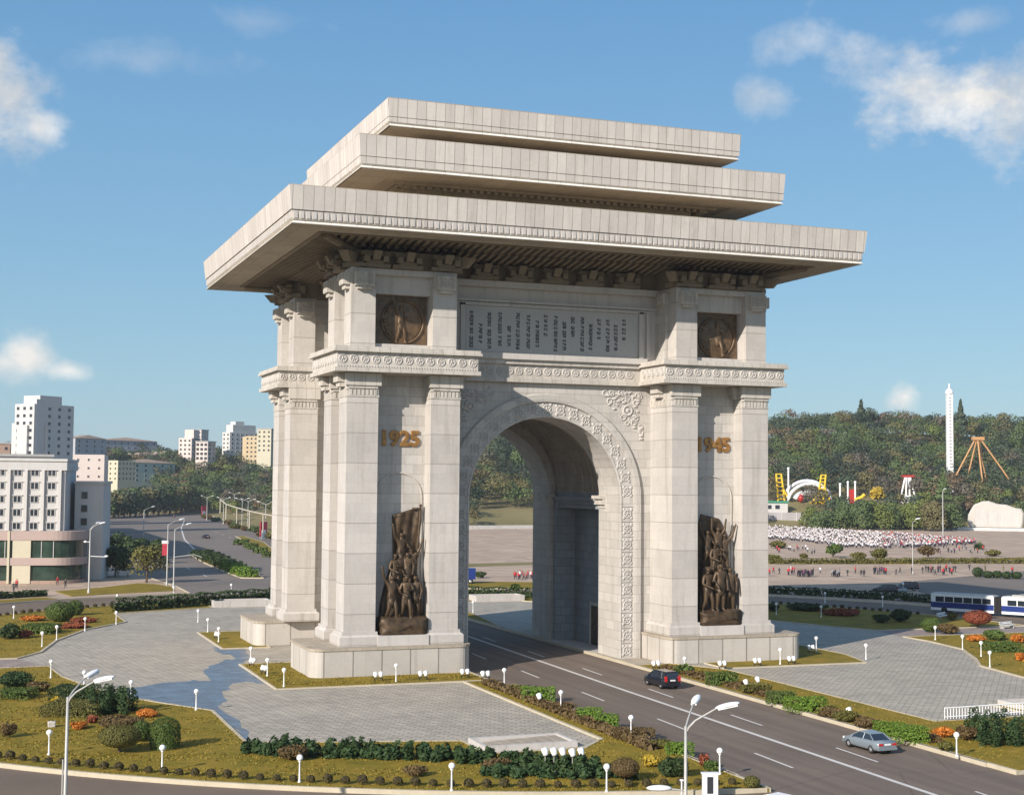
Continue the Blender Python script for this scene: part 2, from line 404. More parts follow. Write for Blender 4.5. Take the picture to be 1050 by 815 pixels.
sheet('boulevard', [(-70, -66), (46, -86), (60, -260), (-90, -260)], -.164, 'asphalt')
kerb(arc(97.7, 180, an(-24, 97.7, 1), 50)+[(-24, 112), (-27, 150), (-31, 230), (-24, 350), (-30, 420)], .3, -.2, .06)
kerb(arc(97.7, -40, an(12, 97.7, 1), 60)+[(20, 140), (28, 200), (37, 300), (44, 380), (72, 700)], .5, -.2, .08)
# island: paved plazas west and east of the through road
def island(x, s):
    a0, a1 = (an(x, RI-.2, 0), an(x, RI-.2, 1))
    return arc(RI-.2, a0, a1, 60) if s > 0 else arc(RI-.2, a1, 360+a0, 60)
sheet('plaza', island(XL-.2, -1), 0, 'paving', thick=.25)
sheet('plaza', island(XR+.2, 1), 0, 'paving', thick=.25)
aNW, aSW, aNE, aSE = an(XL, RI, 1), 360-an(XL, RI, 1), an(XR, RI, 1), an(XR, RI, 0)
SWi = [(-52.6, -3.1), (-51.8, -11.5), (-49.8, -20), (-47.5, -27), (-44.9, -31.6), (-41.0, -37.7), (-41, -53.8), (-33, -56), (-25.3, -58), (-25.3, -63.5), (-17.4, -63.5), (-14.7, -60.5), (-14.5, -26.9), (XL, -26.9)]
lawn(SWi+arc(RI, aSW, 182.2, 46))
NWi = [(-55.5, 5.1), (-52.8, 10.4), (-50.4, 22.4), (-46.1, 34.5), (-40, 43.8), (-40.3, 57), (-25, 63.5), (-25, 69), (-16, 72), (XL, 73)]
lawn(NWi+arc(RI, aNW, 176.6, 46))
SEi = [(54.6, -3.1), (54.6, -8.4), (52.9, -17.3), (48, -26), (44.3, -31.4), (42.3, -40.8), (41, -54), (26.5, -55), (26, -61.5), (15.6, -61.5), (15.4, -26.5), (12, -20), (XR, -20)]
lawn(SEi+arc(RI, aSE, -2.2, 46))
NEi = [(56.5, 5), (53, 12), (48, 26), (41.5, 40), (40.5, 56), (27, 62.5), (26, 68.5), (18.4, 66), (13, 62), (XR+.02, 22)]
lawn(NEi+arc(RI, aNE, 3.4, 46))
# lawns at the foot of the arch
lawn([(-33.2, -7), (-33.2, -26.6), (XL-.05, -26.6), (XL-.05, -19), (-27, -19), (-27, -7)])
lawn([(-32.6, 8), (-32.6, 27.2), (XL-.05, 27.2), (XL-.05, 18.8), (-27, 18.8), (-27, 8)])
lawn([(35.8, -7), (35.8, -18), (33.6, -25.2), (15.8, -25.2), (15.8, -18), (27, -18), (27, -7)])
lawn([(33.2, 8), (33.2, 27.2), (15, 27.2), (15, 18.8), (27, 18.8), (27, 8)])
kerb([(XL+.15, -76), (XL+.15, 78)]); kerb([(XR-.15, -78), (XR-.15, 79)])
# verges outside the ring
sheet('grass_verge', arc(99.2, 178, 118, 40)+arc(103.4, 118, 178, 40), .02, 'grass', thick=.2)
sheet('grass_verge', [(-44, 92.5), (-36, 96.5), (-25.6, 101), (-25.2, 111), (-27, 118), (-30, 121), (-37, 112), (-46, 104)], .03, 'grass', thick=.2)
sheet('grass_verge', arc(98.6, 44, 84, 30)+[(14, 108)]+arc(116, 80, 47, 24), .02, 'grass', thick=.2)
sheet('side_street', [(99, 46), (108, 66), (126, 92), (175, 116), (330, 170), (360, 150), (190, 78), (140, 52), (112, 30), (97, 10), (97.5, 30)], -.04, 'asphalt_far')
sheet('grass_verge', [(165, 148), (210, 160), (330, 190), (330, 198), (205, 166), (131, 163), (131, 158)], .02, 'grass', thick=.15)
sheet('lawn', [(20, 142), (52, 160), (100, 172), (131, 166), (131, 172), (98, 180), (50, 170), (25, 160)], .02, 'dry_grass', thick=.2)
# wet slabs after hosing down the plaza
wet = [(217, 663), (236, 662), (255, 665.5), (253, 675), (248, 683.5), (274.5, 702.6), (256, 699), (238.6, 700), (231, 708.6), (229, 718), (224, 724), (250.5, 744.5), (259, 759), (253, 760), (236, 744), (220, 728), (190, 723), (150, 716.8), (128, 712), (134, 705), (150, 702.6), (178, 699), (202.7, 697), (212.7, 698), (208.7, 689.4), (214.6, 682.7), (228, 677.5), (240, 674.5), (233, 671), (222, 668.5)]
WP = []
rr = random.Random(4)
for i in range(len(wet)):
    a, b = wet[i], wet[(i+1) % len(wet)]
    for t in (0, .34, .67):
        p = G(a[0]+(b[0]-a[0])*t, a[1]+(b[1]-a[1])*t); WP.append((p.x+rr.uniform(-.35, .35), p.y+rr.uniform(-.5, .5)))
tag(sheet('wet_paving', WP, .004, 'paving_wet'), kind='structure')
sheet('road', [(XL+.3, -88), (XR-.3, -88), (XR-.3, 86), (XL+.3, 86)], -.157, 'asphalt_lane')
# paint on the road
mk = MB()
def stripe(mb, pts, w, z=-.144):
    for (x0, y0), (x1, y1) in zip(pts, pts[1:]):
        d = Vector((x1-x0, y1-y0)).normalized(); q = Vector((-d.y, d.x))*w/2
        mb.add([(x0+q.x, y0+q.y, z), (x0-q.x, y0-q.y, z), (x1-q.x, y1-q.y, z), (x1+q.x, y1+q.y, z)], [(0, 1, 2, 3)])
stripe(mk, [(-2.3, -112), (-1.9, -83), (-1.04, -35.5), (.35, 14), (.6, 78)], .42)
for lane in (1.7, -5.4):
    for k in range(-7, 6):
        y = -19-16.4*k
        stripe(mk, [(lane+(y+20)*.006, y), (lane+(y-26)*.006, y-5.8)], .22)
tag(mk.build('road_marking', 'mark_white'), kind='structure')
mk = MB()
stripe(mk, [(-3, 190), (-1, 240), (8, 330), (22, 440), (40, 560)], .5, -.146)
for k in range(12): stripe(mk, [(-14+.3*k, 140+26*k), (-13.8+.3*k, 147+26*k)], .25, -.146)
for k in range(10): stripe(mk, [(13+1.8*k, 160+26*k), (13.4+1.8*k, 167+26*k)], .25, -.146)
tag(mk.build('road_marking', 'mark_white'), kind='structure')
for nm, poly in (('path', [(-81.3, -3), (-52.6, -3), (-55.4, 5), (-81.3, 5)]), ('path', [(54.8, -3), (81.3, -3), (81.3, 4.9), (56.3, 4.9)])): sheet(nm, poly, .006, 'path_slab')
# planted medians on the boulevard
for poly in ([(-8, 133), (-4, 131), (-2, 150), (-3, 190), (-1, 238), (-4, 238), (-7, 190), (-8, 150)], [(17, 236), (20, 236), (29, 300), (32, 352), (29, 352), (24, 300)]):
    sheet('median_lawn', poly, .02, 'grass', thick=.2); kerb(poly, .3, -.2, .05, True)

# ------------------------------------------------------------------ wooded hill
HP = np.array([(37, 300), (50, 420), (75, 700), (10, 690), (-75, 650), (-95, 570), (-260, 620), (-260, 1500), (260, 1600), (900, 1700), (1600, 900), (1300, 150), (800, 215), (700, 262), (575, 338), (410, 390), (262, 434), (180, 437), (136, 428), (100, 422), (62, 406)], float)
def inside(x, y):
    c = np.zeros(len(x), bool); n = len(HP)
    for i in range(n):
        x0, y0 = HP[i]; x1, y1 = HP[(i+1) % n]
        t = ((y0 > y) != (y1 > y)) & (x < (x1-x0)*(y-y0)/(y1-y0+1e-12)+x0); c ^= t
    return c
def hdist(x, y):
    d = np.full(len(x), 1e9); n = len(HP)
    for i in range(n):
        a = HP[i]; b = HP[(i+1) % n]; ab = b-a
        t = np.clip(((x-a[0])*ab[0]+(y-a[1])*ab[1])/(ab@ab), 0, 1)
        d = np.minimum(d, np.hypot(x-a[0]-t*ab[0], y-a[1]-t*ab[1]))
    return d
def sstep(a, b, x): t = np.clip((x-a)/(b-a), 0, 1); return t*t*(3-2*t)
def hill(x, y):
    x = np.atleast_1d(np.asarray(x, float)); y = np.atleast_1d(np.asarray(y, float))
    d = np.where(inside(x, y), hdist(x, y), 0.)
    amp = 29+19*sstep(90, 330, x)+4*np.sin(x*.013+.8)*sstep(200, 400, x)
    return amp*(.85*sstep(0, 250, d)+.15*sstep(0, 40, d))+3.2*np.sin(x*.021+1)*np.sin(y*.017)*sstep(20, 150, d)-.3*(d <= 0)
gx = np.arange(-280, 1400, 12.); gy = np.arange(180, 1600, 12.)
X, Y = np.meshgrid(gx, gy); Z = hill(X.ravel(), Y.ravel()); nx, ny = len(gx), len(gy)
hb = MB(); hb.v = [tuple(p) for p in np.stack([X.ravel(), Y.ravel(), Z], 1)]
Zg = Z.reshape(ny, nx)
for j in range(ny-1):
    for i in range(nx-1):
        if max(Zg[j, i], Zg[j, i+1], Zg[j+1, i], Zg[j+1, i+1]) > 0:
            hb.f.append((j*nx+i, j*nx+i+1, (j+1)*nx+i+1, (j+1)*nx+i)); hb.m.append(0); hb.sm.append(True)
tag(hb.build('hill', 'dry_grass'), kind='structure')

WK = ['wood_green', 'wood_dark', 'wood_olive', 'wood_rust', 'wood_lime', 'wood_grey', 'wood_deep']
def crown_quads(c, r, h, n, rng, size, spread=.32):
    """irregular crown: several lobes of leaf clumps"""
    Q = []
    nl = rng.integers(4, 7)
    for k in range(nl):
        o = rdir(1, rng)[0]*np.array([r, r, h*.5])*.52; o[2] = abs(o[2])*rng.choice([1, 1, -.4]); rr_ = r*(.5+.25*rng.random())
        d = rdir(max(3, n//nl), rng); d[:, 2] = np.where(d[:, 2] < -.35, -d[:, 2], d[:, 2])
        P = c+o+d*np.array([rr_, rr_, rr_*.85])*(.78+.3*rng.random((len(d), 1)))
        Q.append(leaf_quads(P, d, size, rng, 1.2, spread))
    return np.concatenate(Q)
def forest():
    rng = np.random.default_rng(5)
    sx = 9.6; xs = np.arange(-240, 1250, sx); ys = np.arange(230, 1250, sx)
    X, Y = np.meshgrid(xs, ys); X = (X+rng.uniform(-3.4, 3.4, X.shape)).ravel(); Y = (Y+rng.uniform(-3.4, 3.4, Y.shape)).ravel()
    d = np.where(inside(X, Y), hdist(X, Y), -1)
    rel = np.stack([X-CAMP[0], Y-CAMP[1]], 1); az = np.degrees(np.arctan2(rel[:, 0], rel[:, 1])); dist = np.hypot(rel[:, 0], rel[:, 1])
    ok = (d > 4) & (d < 300) & (az > -2) & (az < 47) & (dist < 1260)
    dry = (X > 90) & (X < 270) & (d < 42)                      # open slope above the big square
    ok &= ~dry | (rng.random(len(X)) < .06)
    west = (X < 110) & (Y < 640) & (d < 16); ok &= ~west | (rng.random(len(X)) < .3)
    park = (X > 300) & (d < 55); ok &= ~park | (rng.random(len(X)) < .7)
    for (cx, cy, rad) in CLEAR: ok &= np.hypot(X-cx, Y-cy) > rad
    X, Y, d, dist = X[ok], Y[ok], d[ok], dist[ok]; Z = hill(X, Y)
    Q = []; M = []
    patch = np.sin(X*.031+2*np.sin(Y*.013))+np.sin(Y*.027+X*.011)
    patch2 = np.sin(X*.052-Y*.021+1.3)+np.sin(Y*.047+.6)
    for x, y, z, dd, ds, pt, p2 in zip(X, Y, Z, d, dist, patch, patch2):
        edge = 1-min(1, dd/40)
        r = rng.uniform(4.4, 9.2)*(1-.4*edge); h = rng.uniform(8, 16)*(1-.5*edge)
        near = ds < 620
        n = 520 if near else 400; size = .72 if near else .85
        if rng.random() < .12: h *= 1.3
        q = crown_quads(np.array([x, y, z+h*.52]), r, h*1.05, n, rng, size)
        w = np.array([3.2+1.5*max(0, pt), 2.2+1.5*max(0, -p2), 1.6, .35+1.5*max(0, -pt-.5), .7+1.2*max(0, p2-.6), .5+1.6*max(0, -pt), 1.4+2*max(0, -p2)]);
        if pt > .6: w[1] += 2
        k = rng.choice(7, p=w/w.sum()); Q.append(q); M.append(np.full(len(q), k))
    o = np_quads('woodland', np.concatenate(Q), WK, np.concatenate(M))
    tag(o, 'mixed green and rusty brown wood covering the hill behind the arch', 'woodland', kind='stuff')
    return len(X), sum(map(len, Q))
# ------------------------------------------------------------------ the arch
stone('stone_plinth', (.50, .465, .42), 3.02, 9., .07, .45, 0, .07, .2)
ARCH = thing('triumphal_arch', 'huge pale stone triumphal arch with three stepped flat roofs over the road', 'triumphal arch')
XC, HW, ZS = -.45, 9.1, 18.1
def orn_ring(mb, c, u, nrm, R=.4, petals=True):
    c = Vector(c); u = Vector(u); nrm = Vector(nrm); w = Vector((0, 0, 1))
    mb.torus(c, R, R*.24, nrm, 10, 4)
    if petals:
        for k in range(5):
            a = 2*pi*k/5+.3; q = c+u*(cos(a)*R*.52)+w*(sin(a)*R*.52)
            rr = (R*.26 if abs(nrm.x) < .5 else .09, R*.26 if abs(nrm.y) < .5 else .09, R*.26)
            mb.ball(q, rr, 5, 4)
    rr = (R*.3 if abs(nrm.x) < .5 else .14, R*.3 if abs(nrm.y) < .5 else .14, R*.3)
    mb.ball(c, rr, 6, 4)
def sbox(mb, sx, sy, x0, x1, y0, y1, z0, z1, mi=0): mb.box(sx*x0, sx*x1, sy*y0, sy*y1, z0, z1, mi)

def pilaster_low(sx, sy, x0, x1, y0, y1, par, faces):
    mb = MB()
    sbox(mb, sx, sy, x0-.5, x1+.5, y0-.5, y1+.5, 3.0, 3.92)
    mb.frustum((min(sx*(x0-.5), sx*(x1+.5)), max(sx*(x0-.5), sx*(x1+.5)), min(sy*(y0-.5), sy*(y1+.5)), max(sy*(y0-.5), sy*(y1+.5))), 3.92,
               (min(sx*(x0-.22), sx*(x1+.22)), max(sx*(x0-.22), sx*(x1+.22)), min(sy*(y0-.22), sy*(y1+.22)), max(sy*(y0-.22), sy*(y1+.22))), 4.12)
    sbox(mb, sx, sy, x0-.2, x1+.2, y0-.2, y1+.2, 4.12, 4.42)
    sbox(mb, sx, sy, x0, x1, y0, y1, 4.42, 31.06)
    p = mb.build('pilaster', 'stone_pier', par)
    # capital: fringe, moulding, corbel blocks
    mb = MB(); e = .07
    sbox(mb, sx, sy, x0-e, x1+e, y0-e, y1+e, 28.55, 28.72); sbox(mb, sx, sy, x0-e, x1+e, y0-e, y1+e, 29.28, 29.42)
    n = 7
    for (ax, s) in faces:
        for k in range(n):
            if ax == 'y':
                a = x0+.15+(x1-x0-.3)*(k+.18)/n; b = a+(x1-x0-.3)*.62/n; Yf = y1 if s > 0 else y0
                sbox(mb, sx, sy, a, b, Yf-s*.05, Yf+s*.1, 28.72, 29.28)
            else:
                a = y0+.15+(y1-y0-.3)*(k+.18)/n; b = a+(y1-y0-.3)*.62/n; Xf = x1 if s > 0 else x0
                sbox(mb, sx, sy, Xf-s*.05, Xf+s*.1, a, b, 28.72, 29.28)
    for (ax, s) in faces:
        m_ = .42
        if ax == 'y':
            Yf = y1 if s > 0 else y0; a, b = x0+.02, x1-.02
            sbox(mb, sx, sy, a-.25, b+.25, Yf-s*.2, Yf+s*.34, 29.72, 31.0); sbox(mb, sx, sy, a+.1, b-.1, Yf-s*.2, Yf+s*.2, 29.42, 29.72)
        else:
            Xf = x1 if s > 0 else x0; c = (y0+y1)/2
            sbox(mb, sx, sy, Xf-s*.2, Xf+s*.85, c-.95, c+.95, 30.1, 31.0); sbox(mb, sx, sy, Xf-s*.2, Xf+s*.6, c-.8, c+.8, 29.6, 30.1)
    mb.build('capital', 'stone_carved', p)
def pilaster_up(sx, sy, x0, x1, y0, y1, par, faces):
    mb = MB(); sbox(mb, sx, sy, x0, x1, y0, y1, 33.66, 42.02)
    p = mb.build('pilaster', 'stone_pier', par); mb = MB()
    for (ax, s) in faces:
        if ax == 'y':
            Yf = y1 if s > 0 else y0; c = (x0+x1)/2; w = 1.02
            sbox(mb, sx, sy, c-w, c+w, Yf-s*.1, Yf+s*.72, 40.05, 41.5); sbox(mb, sx, sy, c-w*.72, c+w*.72, Yf-s*.1, Yf+s*.5, 39.72, 40.05)
            for (dx, dz, R) in ((-.5, .9, .3), (.45, .95, .28), (0, .45, .3), (-.65, .35, .2), (.65, .4, .2)):
                orn_ring(mb, (sx*(c+dx), sy*(Yf+s*.74), 40.1+dz), (1, 0, 0), (0, sy*s, 0), R, False)
        else:
            Xf = x1 if s > 0 else x0; c = (y0+y1)/2; w = .95
            sbox(mb, sx, sy, Xf-s*.1, Xf+s*.75, c-w, c+w, 40.25, 41.5); sbox(mb, sx, sy, Xf-s*.1, Xf+s*.5, c-w*.7, c+w*.7, 39.8, 40.25)
            for (dx, dz, R) in ((-.4, .75, .27), (.4, .8, .27), (0, .35, .25)):
                orn_ring(mb, (sx*(Xf+s*.75), sy*(c+dx), 40.25+dz), (0, 1, 0), (sx*s, 0, 0), R, False)
    mb.build('capital', 'stone_carved', p)

def rrect(x0, x1, y0, y1, r, n=6):
    P = []
    for cx, cy, a in ((x1-r, y1-r, 0), (x0+r, y1-r, 90), (x0+r, y0+r, 180), (x1-r, y0+r, 270)):
        P += [(cx+r*cos(radians(a+90*i/n)), cy+r*sin(radians(a+90*i/n))) for i in range(n+1)]
    return P
for sx in (-1, 1):
    for sy in (-1, 1):
        mb = MB(); x0, x1 = sorted((sx*28.5, sx*11.4)); y0, y1 = sorted((sy*20.42, sy*9.7))
        mb.prism(rrect(x0, x1, y0, y1, 1.35, 7), -.2, 2.72)
        pl = mb.build('plinth', 'stone_plinth', ARCH)
        mb = MB(); mb.prism(rrect(x0-.09, x1+.09, y0-.09, y1+.09, 1.4, 7), 2.72, 2.98); mb.build('plinth_cap', 'stone_cap', pl)
        mb = MB(); sbox(mb, sx, sy, 12.7, 22.75, 9.75, 16.85, 2.98, 41.98)
        core = mb.build('corner_pylon', 'stone_wall', ARCH)
        L = pilaster_low
        L(sx, sy, 21.5, 24.85, 15.55, 18.87, core, [('y', 1), ('x', 1), ('x', -1)])
        L(sx, sy, 12.55, 15.77, 12.9, 18.87, core, [('y', 1), ('x', 1), ('x', -1)])
        L(sx, sy, 21.5, 24.85, 8.8, 12.05, core, [('x', 1), ('y', -1), ('y', 1)])
        L = pilaster_up
        L(sx, sy, 21.95, 24.57, 16.1, 18.87, core, [('y', 1), ('x', 1)])
        L(sx, sy, 13.05, 15.68, 13.2, 18.87, core, [('y', 1), ('x', -1)])
        L(sx, sy, 21.95, 24.57, 8.9, 11.75, core, [('x', 1), ('y', -1)])
        mb = MB()                                           # beam and lintel panel over the medallion
        sbox(mb, sx, sy, 13.3, 24.5, 17.2, 18.75, 41.42, 42.02); sbox(mb, sx, sy, 22.9, 24.4, 9.5, 18.0, 41.42, 42.02)
        mb.build('beam', 'stone_plain', core); mb = MB(); sbox(mb, sx, sy, 15.6, 22.0, 16.6, 17.95, 39.5, 41.42); mb.build('lintel', 'stone_plain', core); mb = MB(); sbox(mb, sx, sy, 15.5, 22.1, 16.6, 18.3, 33.62, 34.2)
        mb.build('sill', 'stone_plain', core)
        # cornice with its carved frieze
        mb = MB()
        sbox(mb, sx, sy, 10.75, 26.5, 8.75, 20.35, 31.06, 31.48); sbox(mb, sx, sy, 11.0, 26.25, 9.0, 20.1, 31.48, 33.1)
        sbox(mb, sx, sy, 10.65, 26.66, 8.6, 20.52, 33.1, 33.36); sbox(mb, sx, sy, 10.78, 26.53, 8.73, 20.39, 33.36, 33.66)
        cn = mb.build('cornice', 'stone_carved', ARCH)
        mb = MB()
        def frieze(mb, a, b, f):
            n = max(1, round((b-a)/1.15))
            for k in range(n): f(a+(b-a)*(k+.5)/n)
        frieze(mb, 11.0, 26.25, lambda q: orn_ring(mb, (sx*q, sy*20.1, 32.35), (1, 0, 0), (0, sy, 0)))
        frieze(mb, 9.0, 20.1, lambda q: orn_ring(mb, (sx*26.25, sy*q, 32.35), (0, 1, 0), (sx, 0, 0)))
        frieze(mb, 14.2, 20.1, lambda q: orn_ring(mb, (sx*11.0, sy*q, 32.35), (0, 1, 0), (-sx, 0, 0)))
        frieze(mb, 20.8, 26.25, lambda q: orn_ring(mb, (sx*q, sy*9.0, 32.35), (1, 0, 0), (0, -sy, 0)))
        for k in range(52):
            q = 11.1+(26.2-11.1)*k/51; sbox(mb, sx, sy, q-.06, q+.06, 20.05, 20.22, 31.5, 31.7)
        mb.build('frieze_ornament', 'stone_plain', cn)
        # blind arched niche behind the sculpture
        mb = MB(); c = 18.62
        pts = [(sx*(c-2.55), sy*16.9, 4)]+[(sx*(c+2.55*cos(radians(180-a))), sy*16.9, 18.2+2.55*sin(radians(a))) for a in range(0, 181, 12)]+[(sx*(c+2.55), sy*16.9, 4)]
        mb.tube(pts, .09, 6); mb.build('niche_moulding', 'stone_carved', core)
        mb = MB(); sbox(mb, sx, sy, 15.9, 21.35, 16.5, 19.5, 2.98, 4.02); mb.build('sculpture_pedestal', 'stone_plain', pl)

# walls with the archway through them
def arch_path(r, nseg=32, zb=-.2):
    P = [(XC-r, zb), (XC-r, 6.), (XC-r, 12.), (XC-r, ZS)]
    P += [(XC-r*cos(pi*i/nseg), ZS+r*sin(pi*i/nseg)) for i in range(1, nseg)]
    return P+[(XC+r, ZS), (XC+r, 12.), (XC+r, 6.), (XC+r, zb)]
for sy in (-1, 1):
    Yf = sy*13.4
    mb = MB(); P = arch_path(11.7)
    top = []
    for (x, z) in P: top.append((max(-12.9, min(12.9, XC+(x-XC)*1.6)), 31.2) if z > ZS-.01 else ((-12.9 if x < XC else 12.9), z))
    top = [((-12.9 if x < XC else 12.9), z) if z <= ZS else None for x, z in P]
    n = len(P)
    vs = []; 
    for x, z in P: vs.append((x, Yf, z))
    # side strips
    for a in (0, 1, 2): mb.quad((-12.9, Yf, P[a][1]), (P[a][0], Yf, P[a][1]), (P[a+1][0], Yf, P[a+1][1]), (-12.9, Yf, P[a+1][1]))
    for a in (n-4, n-3, n-2): mb.quad((P[a][0], Yf, P[a][1]), (12.9, Yf, P[a][1]), (12.9, Yf, P[a+1][1]), (P[a+1][0], Yf, P[a+1][1]))
    mb.quad((-12.9, Yf, ZS), (P[3][0], Yf, ZS), (P[3][0], Yf, 31.2), (-12.9, Yf, 31.2)); mb.quad((P[n-4][0], Yf, ZS), (12.9, Yf, ZS), (12.9, Yf, 31.2), (P[n-4][0], Yf, 31.2))
    for a in range(3, n-4): mb.quad((P[a][0], Yf, P[a][1]), (P[a+1][0], Yf, P[a+1][1]), (P[a+1][0], Yf, 31.2), (P[a][0], Yf, 31.2))
    w = mb.build('arch_wall', 'stone_wall', ARCH)
    # ring (jambs and archivolt) carried through to the chamber
    mb = MB()
    prof = [(9.1, 7.7), (9.1, 13.5), (9.3, 13.56), (9.3, 13.48), (10.82, 13.48), (10.82, 13.72), (11.1, 13.78), (11.62, 13.78), (11.75, 13.6), (11.75, 12.9)]
    paths = [(arch_path(r), y) for r, y in prof]
    for (pa, ya), (pb, yb) in zip(paths, paths[1:]):
        for i in range(len(pa)-1):
            mb.quad((pa[i][0], sy*ya, pa[i][1]), (pa[i+1][0], sy*ya, pa[i+1][1]), (pb[i+1][0], sy*yb, pb[i+1][1]), (pb[i][0], sy*yb, pb[i][1]))
    pa = arch_path(9.1); pb = arch_path(12.6)
    for i in range(len(pa)-1): mb.quad((pa[i][0], sy*7.7, pa[i][1]), (pa[i+1][0], sy*7.7, pa[i+1][1]), (pb[i+1][0], sy*7.7, pb[i+1][1]), (pb[i][0], sy*7.7, pb[i][1]))
    ring = mb.build('arch_ring', 'stone_wall', ARCH)
    mb = MB()
    jz = [(XC+s*10.05, .9+1.72*k) for s in (-1, 1) for k in range(10)]
    m_ = 19
    jz += [(XC-10.05*cos(pi*(k+.5)/m_), ZS+10.05*sin(pi*(k+.5)/m_)) for k in range(m_)]
    for x, z in jz:
        orn_ring(mb, (x, sy*13.5, z), (1, 0, 0), (0, sy, 0), .44)
        for k in range(4):
            a = pi/4+k*pi/2; mb.ball((x+.66*cos(a), sy*13.5, z+.66*sin(a)), (.22, .07, .22), 5, 4)
    for s in (-1, 1):
        for k in range(11): mb.box(XC+s*9.32, XC+s*10.8, sy*13.44, sy*13.56, .05+1.72*k-.04, .05+1.72*k+.04)
    mb.build('archivolt_ornament', 'stone_plain', ring)
    mb = MB()                                               # imposts
    for s in (-1, 1):
        for (z0, z1, e) in ((16.95, 17.35, .12), (17.35, 18.0, .42), (18.0, 18.4, .7)):
            mb.box(XC+s*(9.1-e), XC+s*10.2, sy*(7.72-e), sy*9.6, z0, z1)
    mb.build('impost', 'stone_carved', ring)
    # leafy spandrel reliefs
    for s in (-1, 1):
        mb = MB(); r_ = random.Random(31+s)
        for k in range(70):
            a, b = r_.random(), r_.random()
            if a+b > 1: a, b = 1-a, 1-b
            x = 11.6-a*5.6; z = 30.3-b*5.6
            if hypot(x, z-ZS) < 12.4: continue
            rr_ = r_.uniform(.16, .34)
            if r_.random() < .55: mb.torus((s*x+XC*.5, sy*13.42, z), rr_, rr_*.32, (0, 1, 0), 8, 4)
            else: mb.ball((s*x+XC*.5, sy*13.42, z), (rr_*1.25, .14, rr_*.6), 6, 4)
        mb.torus((s*9.6, sy*13.42, 28.2), .55, .16, (0, 1, 0), 12, 5); mb.ball((s*9.6, sy*13.42, 28.2), (.3, .2, .3), 8, 5)
        mb.build('spandrel_ornament', 'stone_plain', w)
    # entablature band between the pylons
    mb = MB(); mb.box(-10.9, 10.9, sy*13.0, sy*14.05, 31.0, 31.45); mb.box(-11, 11, sy*13., sy*13.8, 31.45, 33.0); mb.box(-10.9, 10.9, sy*13, sy*14.15, 33.0, 33.5)
    bd = mb.build('entablature', 'stone_carved', ARCH)
    mb = MB()
    for k in range(18): orn_ring(mb, (-10.2+20.4*(k+.5)/18, sy*13.8, 32.25), (1, 0, 0), (0, sy, 0))
    mb.build('frieze_ornament', 'stone_plain', bd)
    # attic with the inscription panel
    mb = MB(); mb.box(-13.3, 13.3, sy*12.5, sy*14.2, 33.4, 42.0); mb.box(-13.2, 13.2, sy*14, sy*15.0, 41.35, 42.03)
    mb.box(-13.2, 13.2, sy*14, sy*14.55, 39.75, 40.0); mb.box(-11.6, 11.6, sy*14, sy*14.5, 33.5, 34.15)
    for s in (-1, 1): mb.box(s*10.55, s*11.1, sy*14, sy*14.5, 34.15, 39.5); mb.box(s*11.5, s*11.9, sy*14, sy*14.45, 34.15, 39.5)
    mb.box(-11.1, 11.1, sy*14, sy*14.5, 39.3, 39.62)
    at = mb.build('attic_wall', 'stone_plain', ARCH)
    mb = MB(); mb.box(-10.45, 10.45, sy*14.1, sy*14.26, 34.2, 39.25)
    ip = mb.build('inscription_panel', 'stone_inscription', at)
    if sy < 0:
        mb = MB(); r_ = random.Random(8)
        cols = [(20, 215, 425), (72, 290, 410), (123, 222, 425), (185, 222, 435), (238, 300, 415), (290, 225, 430), (352, 235, 440), (405, 270, 435), (455, 235, 365), (515, 240, 450), (567, 275, 440), (618, 245, 365), (675, 245, 450), (727, 285, 445), (777, 255, 380), (832, 258, 455), (882, 290, 450), (932, 255, 385)]
        for (cx_, ya, yb) in cols:
            x = -10.25+(cx_+2)/1012*20.5
            sl = 195+cx_*.04
            z = 39.05-(ya-sl)/5.833/9.05; ze = 39.05-(yb-sl)/5.833/9.05
            k = 0
            while z > ze+.15:
                h = r_.uniform(.30, .36)
                y0, y1 = -14.3, -14.245
                mb.box(x+.13, x+.19, y0, y1, z-h, z-.02)                       # vertical stroke
                if r_.random() < .8: mb.box(x+.19, x+.27, y0, y1, z-h*.55, z-h*.4)
                q = r_.random()
                if q < .4: mb.torus((x-.06, -14.28, z-h*.5), .1, .035, (0, 1, 0), 8, 4)
                elif q < .7: mb.box(x-.2, x+.05, y0, y1, z-.09, z-.02); mb.box(x-.2, x-.13, y0, y1, z-h*.75, z-.09); mb.box(x-.2, x+.05, y0, y1, z-h*.8, z-h*.62)
                else: mb.box(x-.2, x+.04, y0, y1, z-.1, z-.02); mb.box(x-.02, x+.05, y0, y1, z-h*.8, z-.1)
                if r_.random() < .5: mb.box(x-.15, x+.2, y0, y1, z-h-.05, z-h+.03)
                z -= h+.09; k += 1
                if k in (2, 4, 6) and r_.random() < .6: z -= .17
        mb.build('inscription_lettering', 'letter_dark', ip)

# side walls, inner mass
for s in (-1, 1):
    mb = MB(); mb.box(s*12.25, s*20, -12.85, 12.85, -.2, 42.0); mb.box(s*20, s*20.8, -8.72, 8.72, 31.1, 33.55); mb.box(s*20, s*20.5, -8.9, 8.9, 41.3, 42.0)
    mb.build('side_wall', 'stone_wall', ARCH)
mb = MB(); mb.box(-13, 13, -12.4, 12.4, 29.35, 42.0); mb.build('attic_core', 'stone_plain', ARCH)
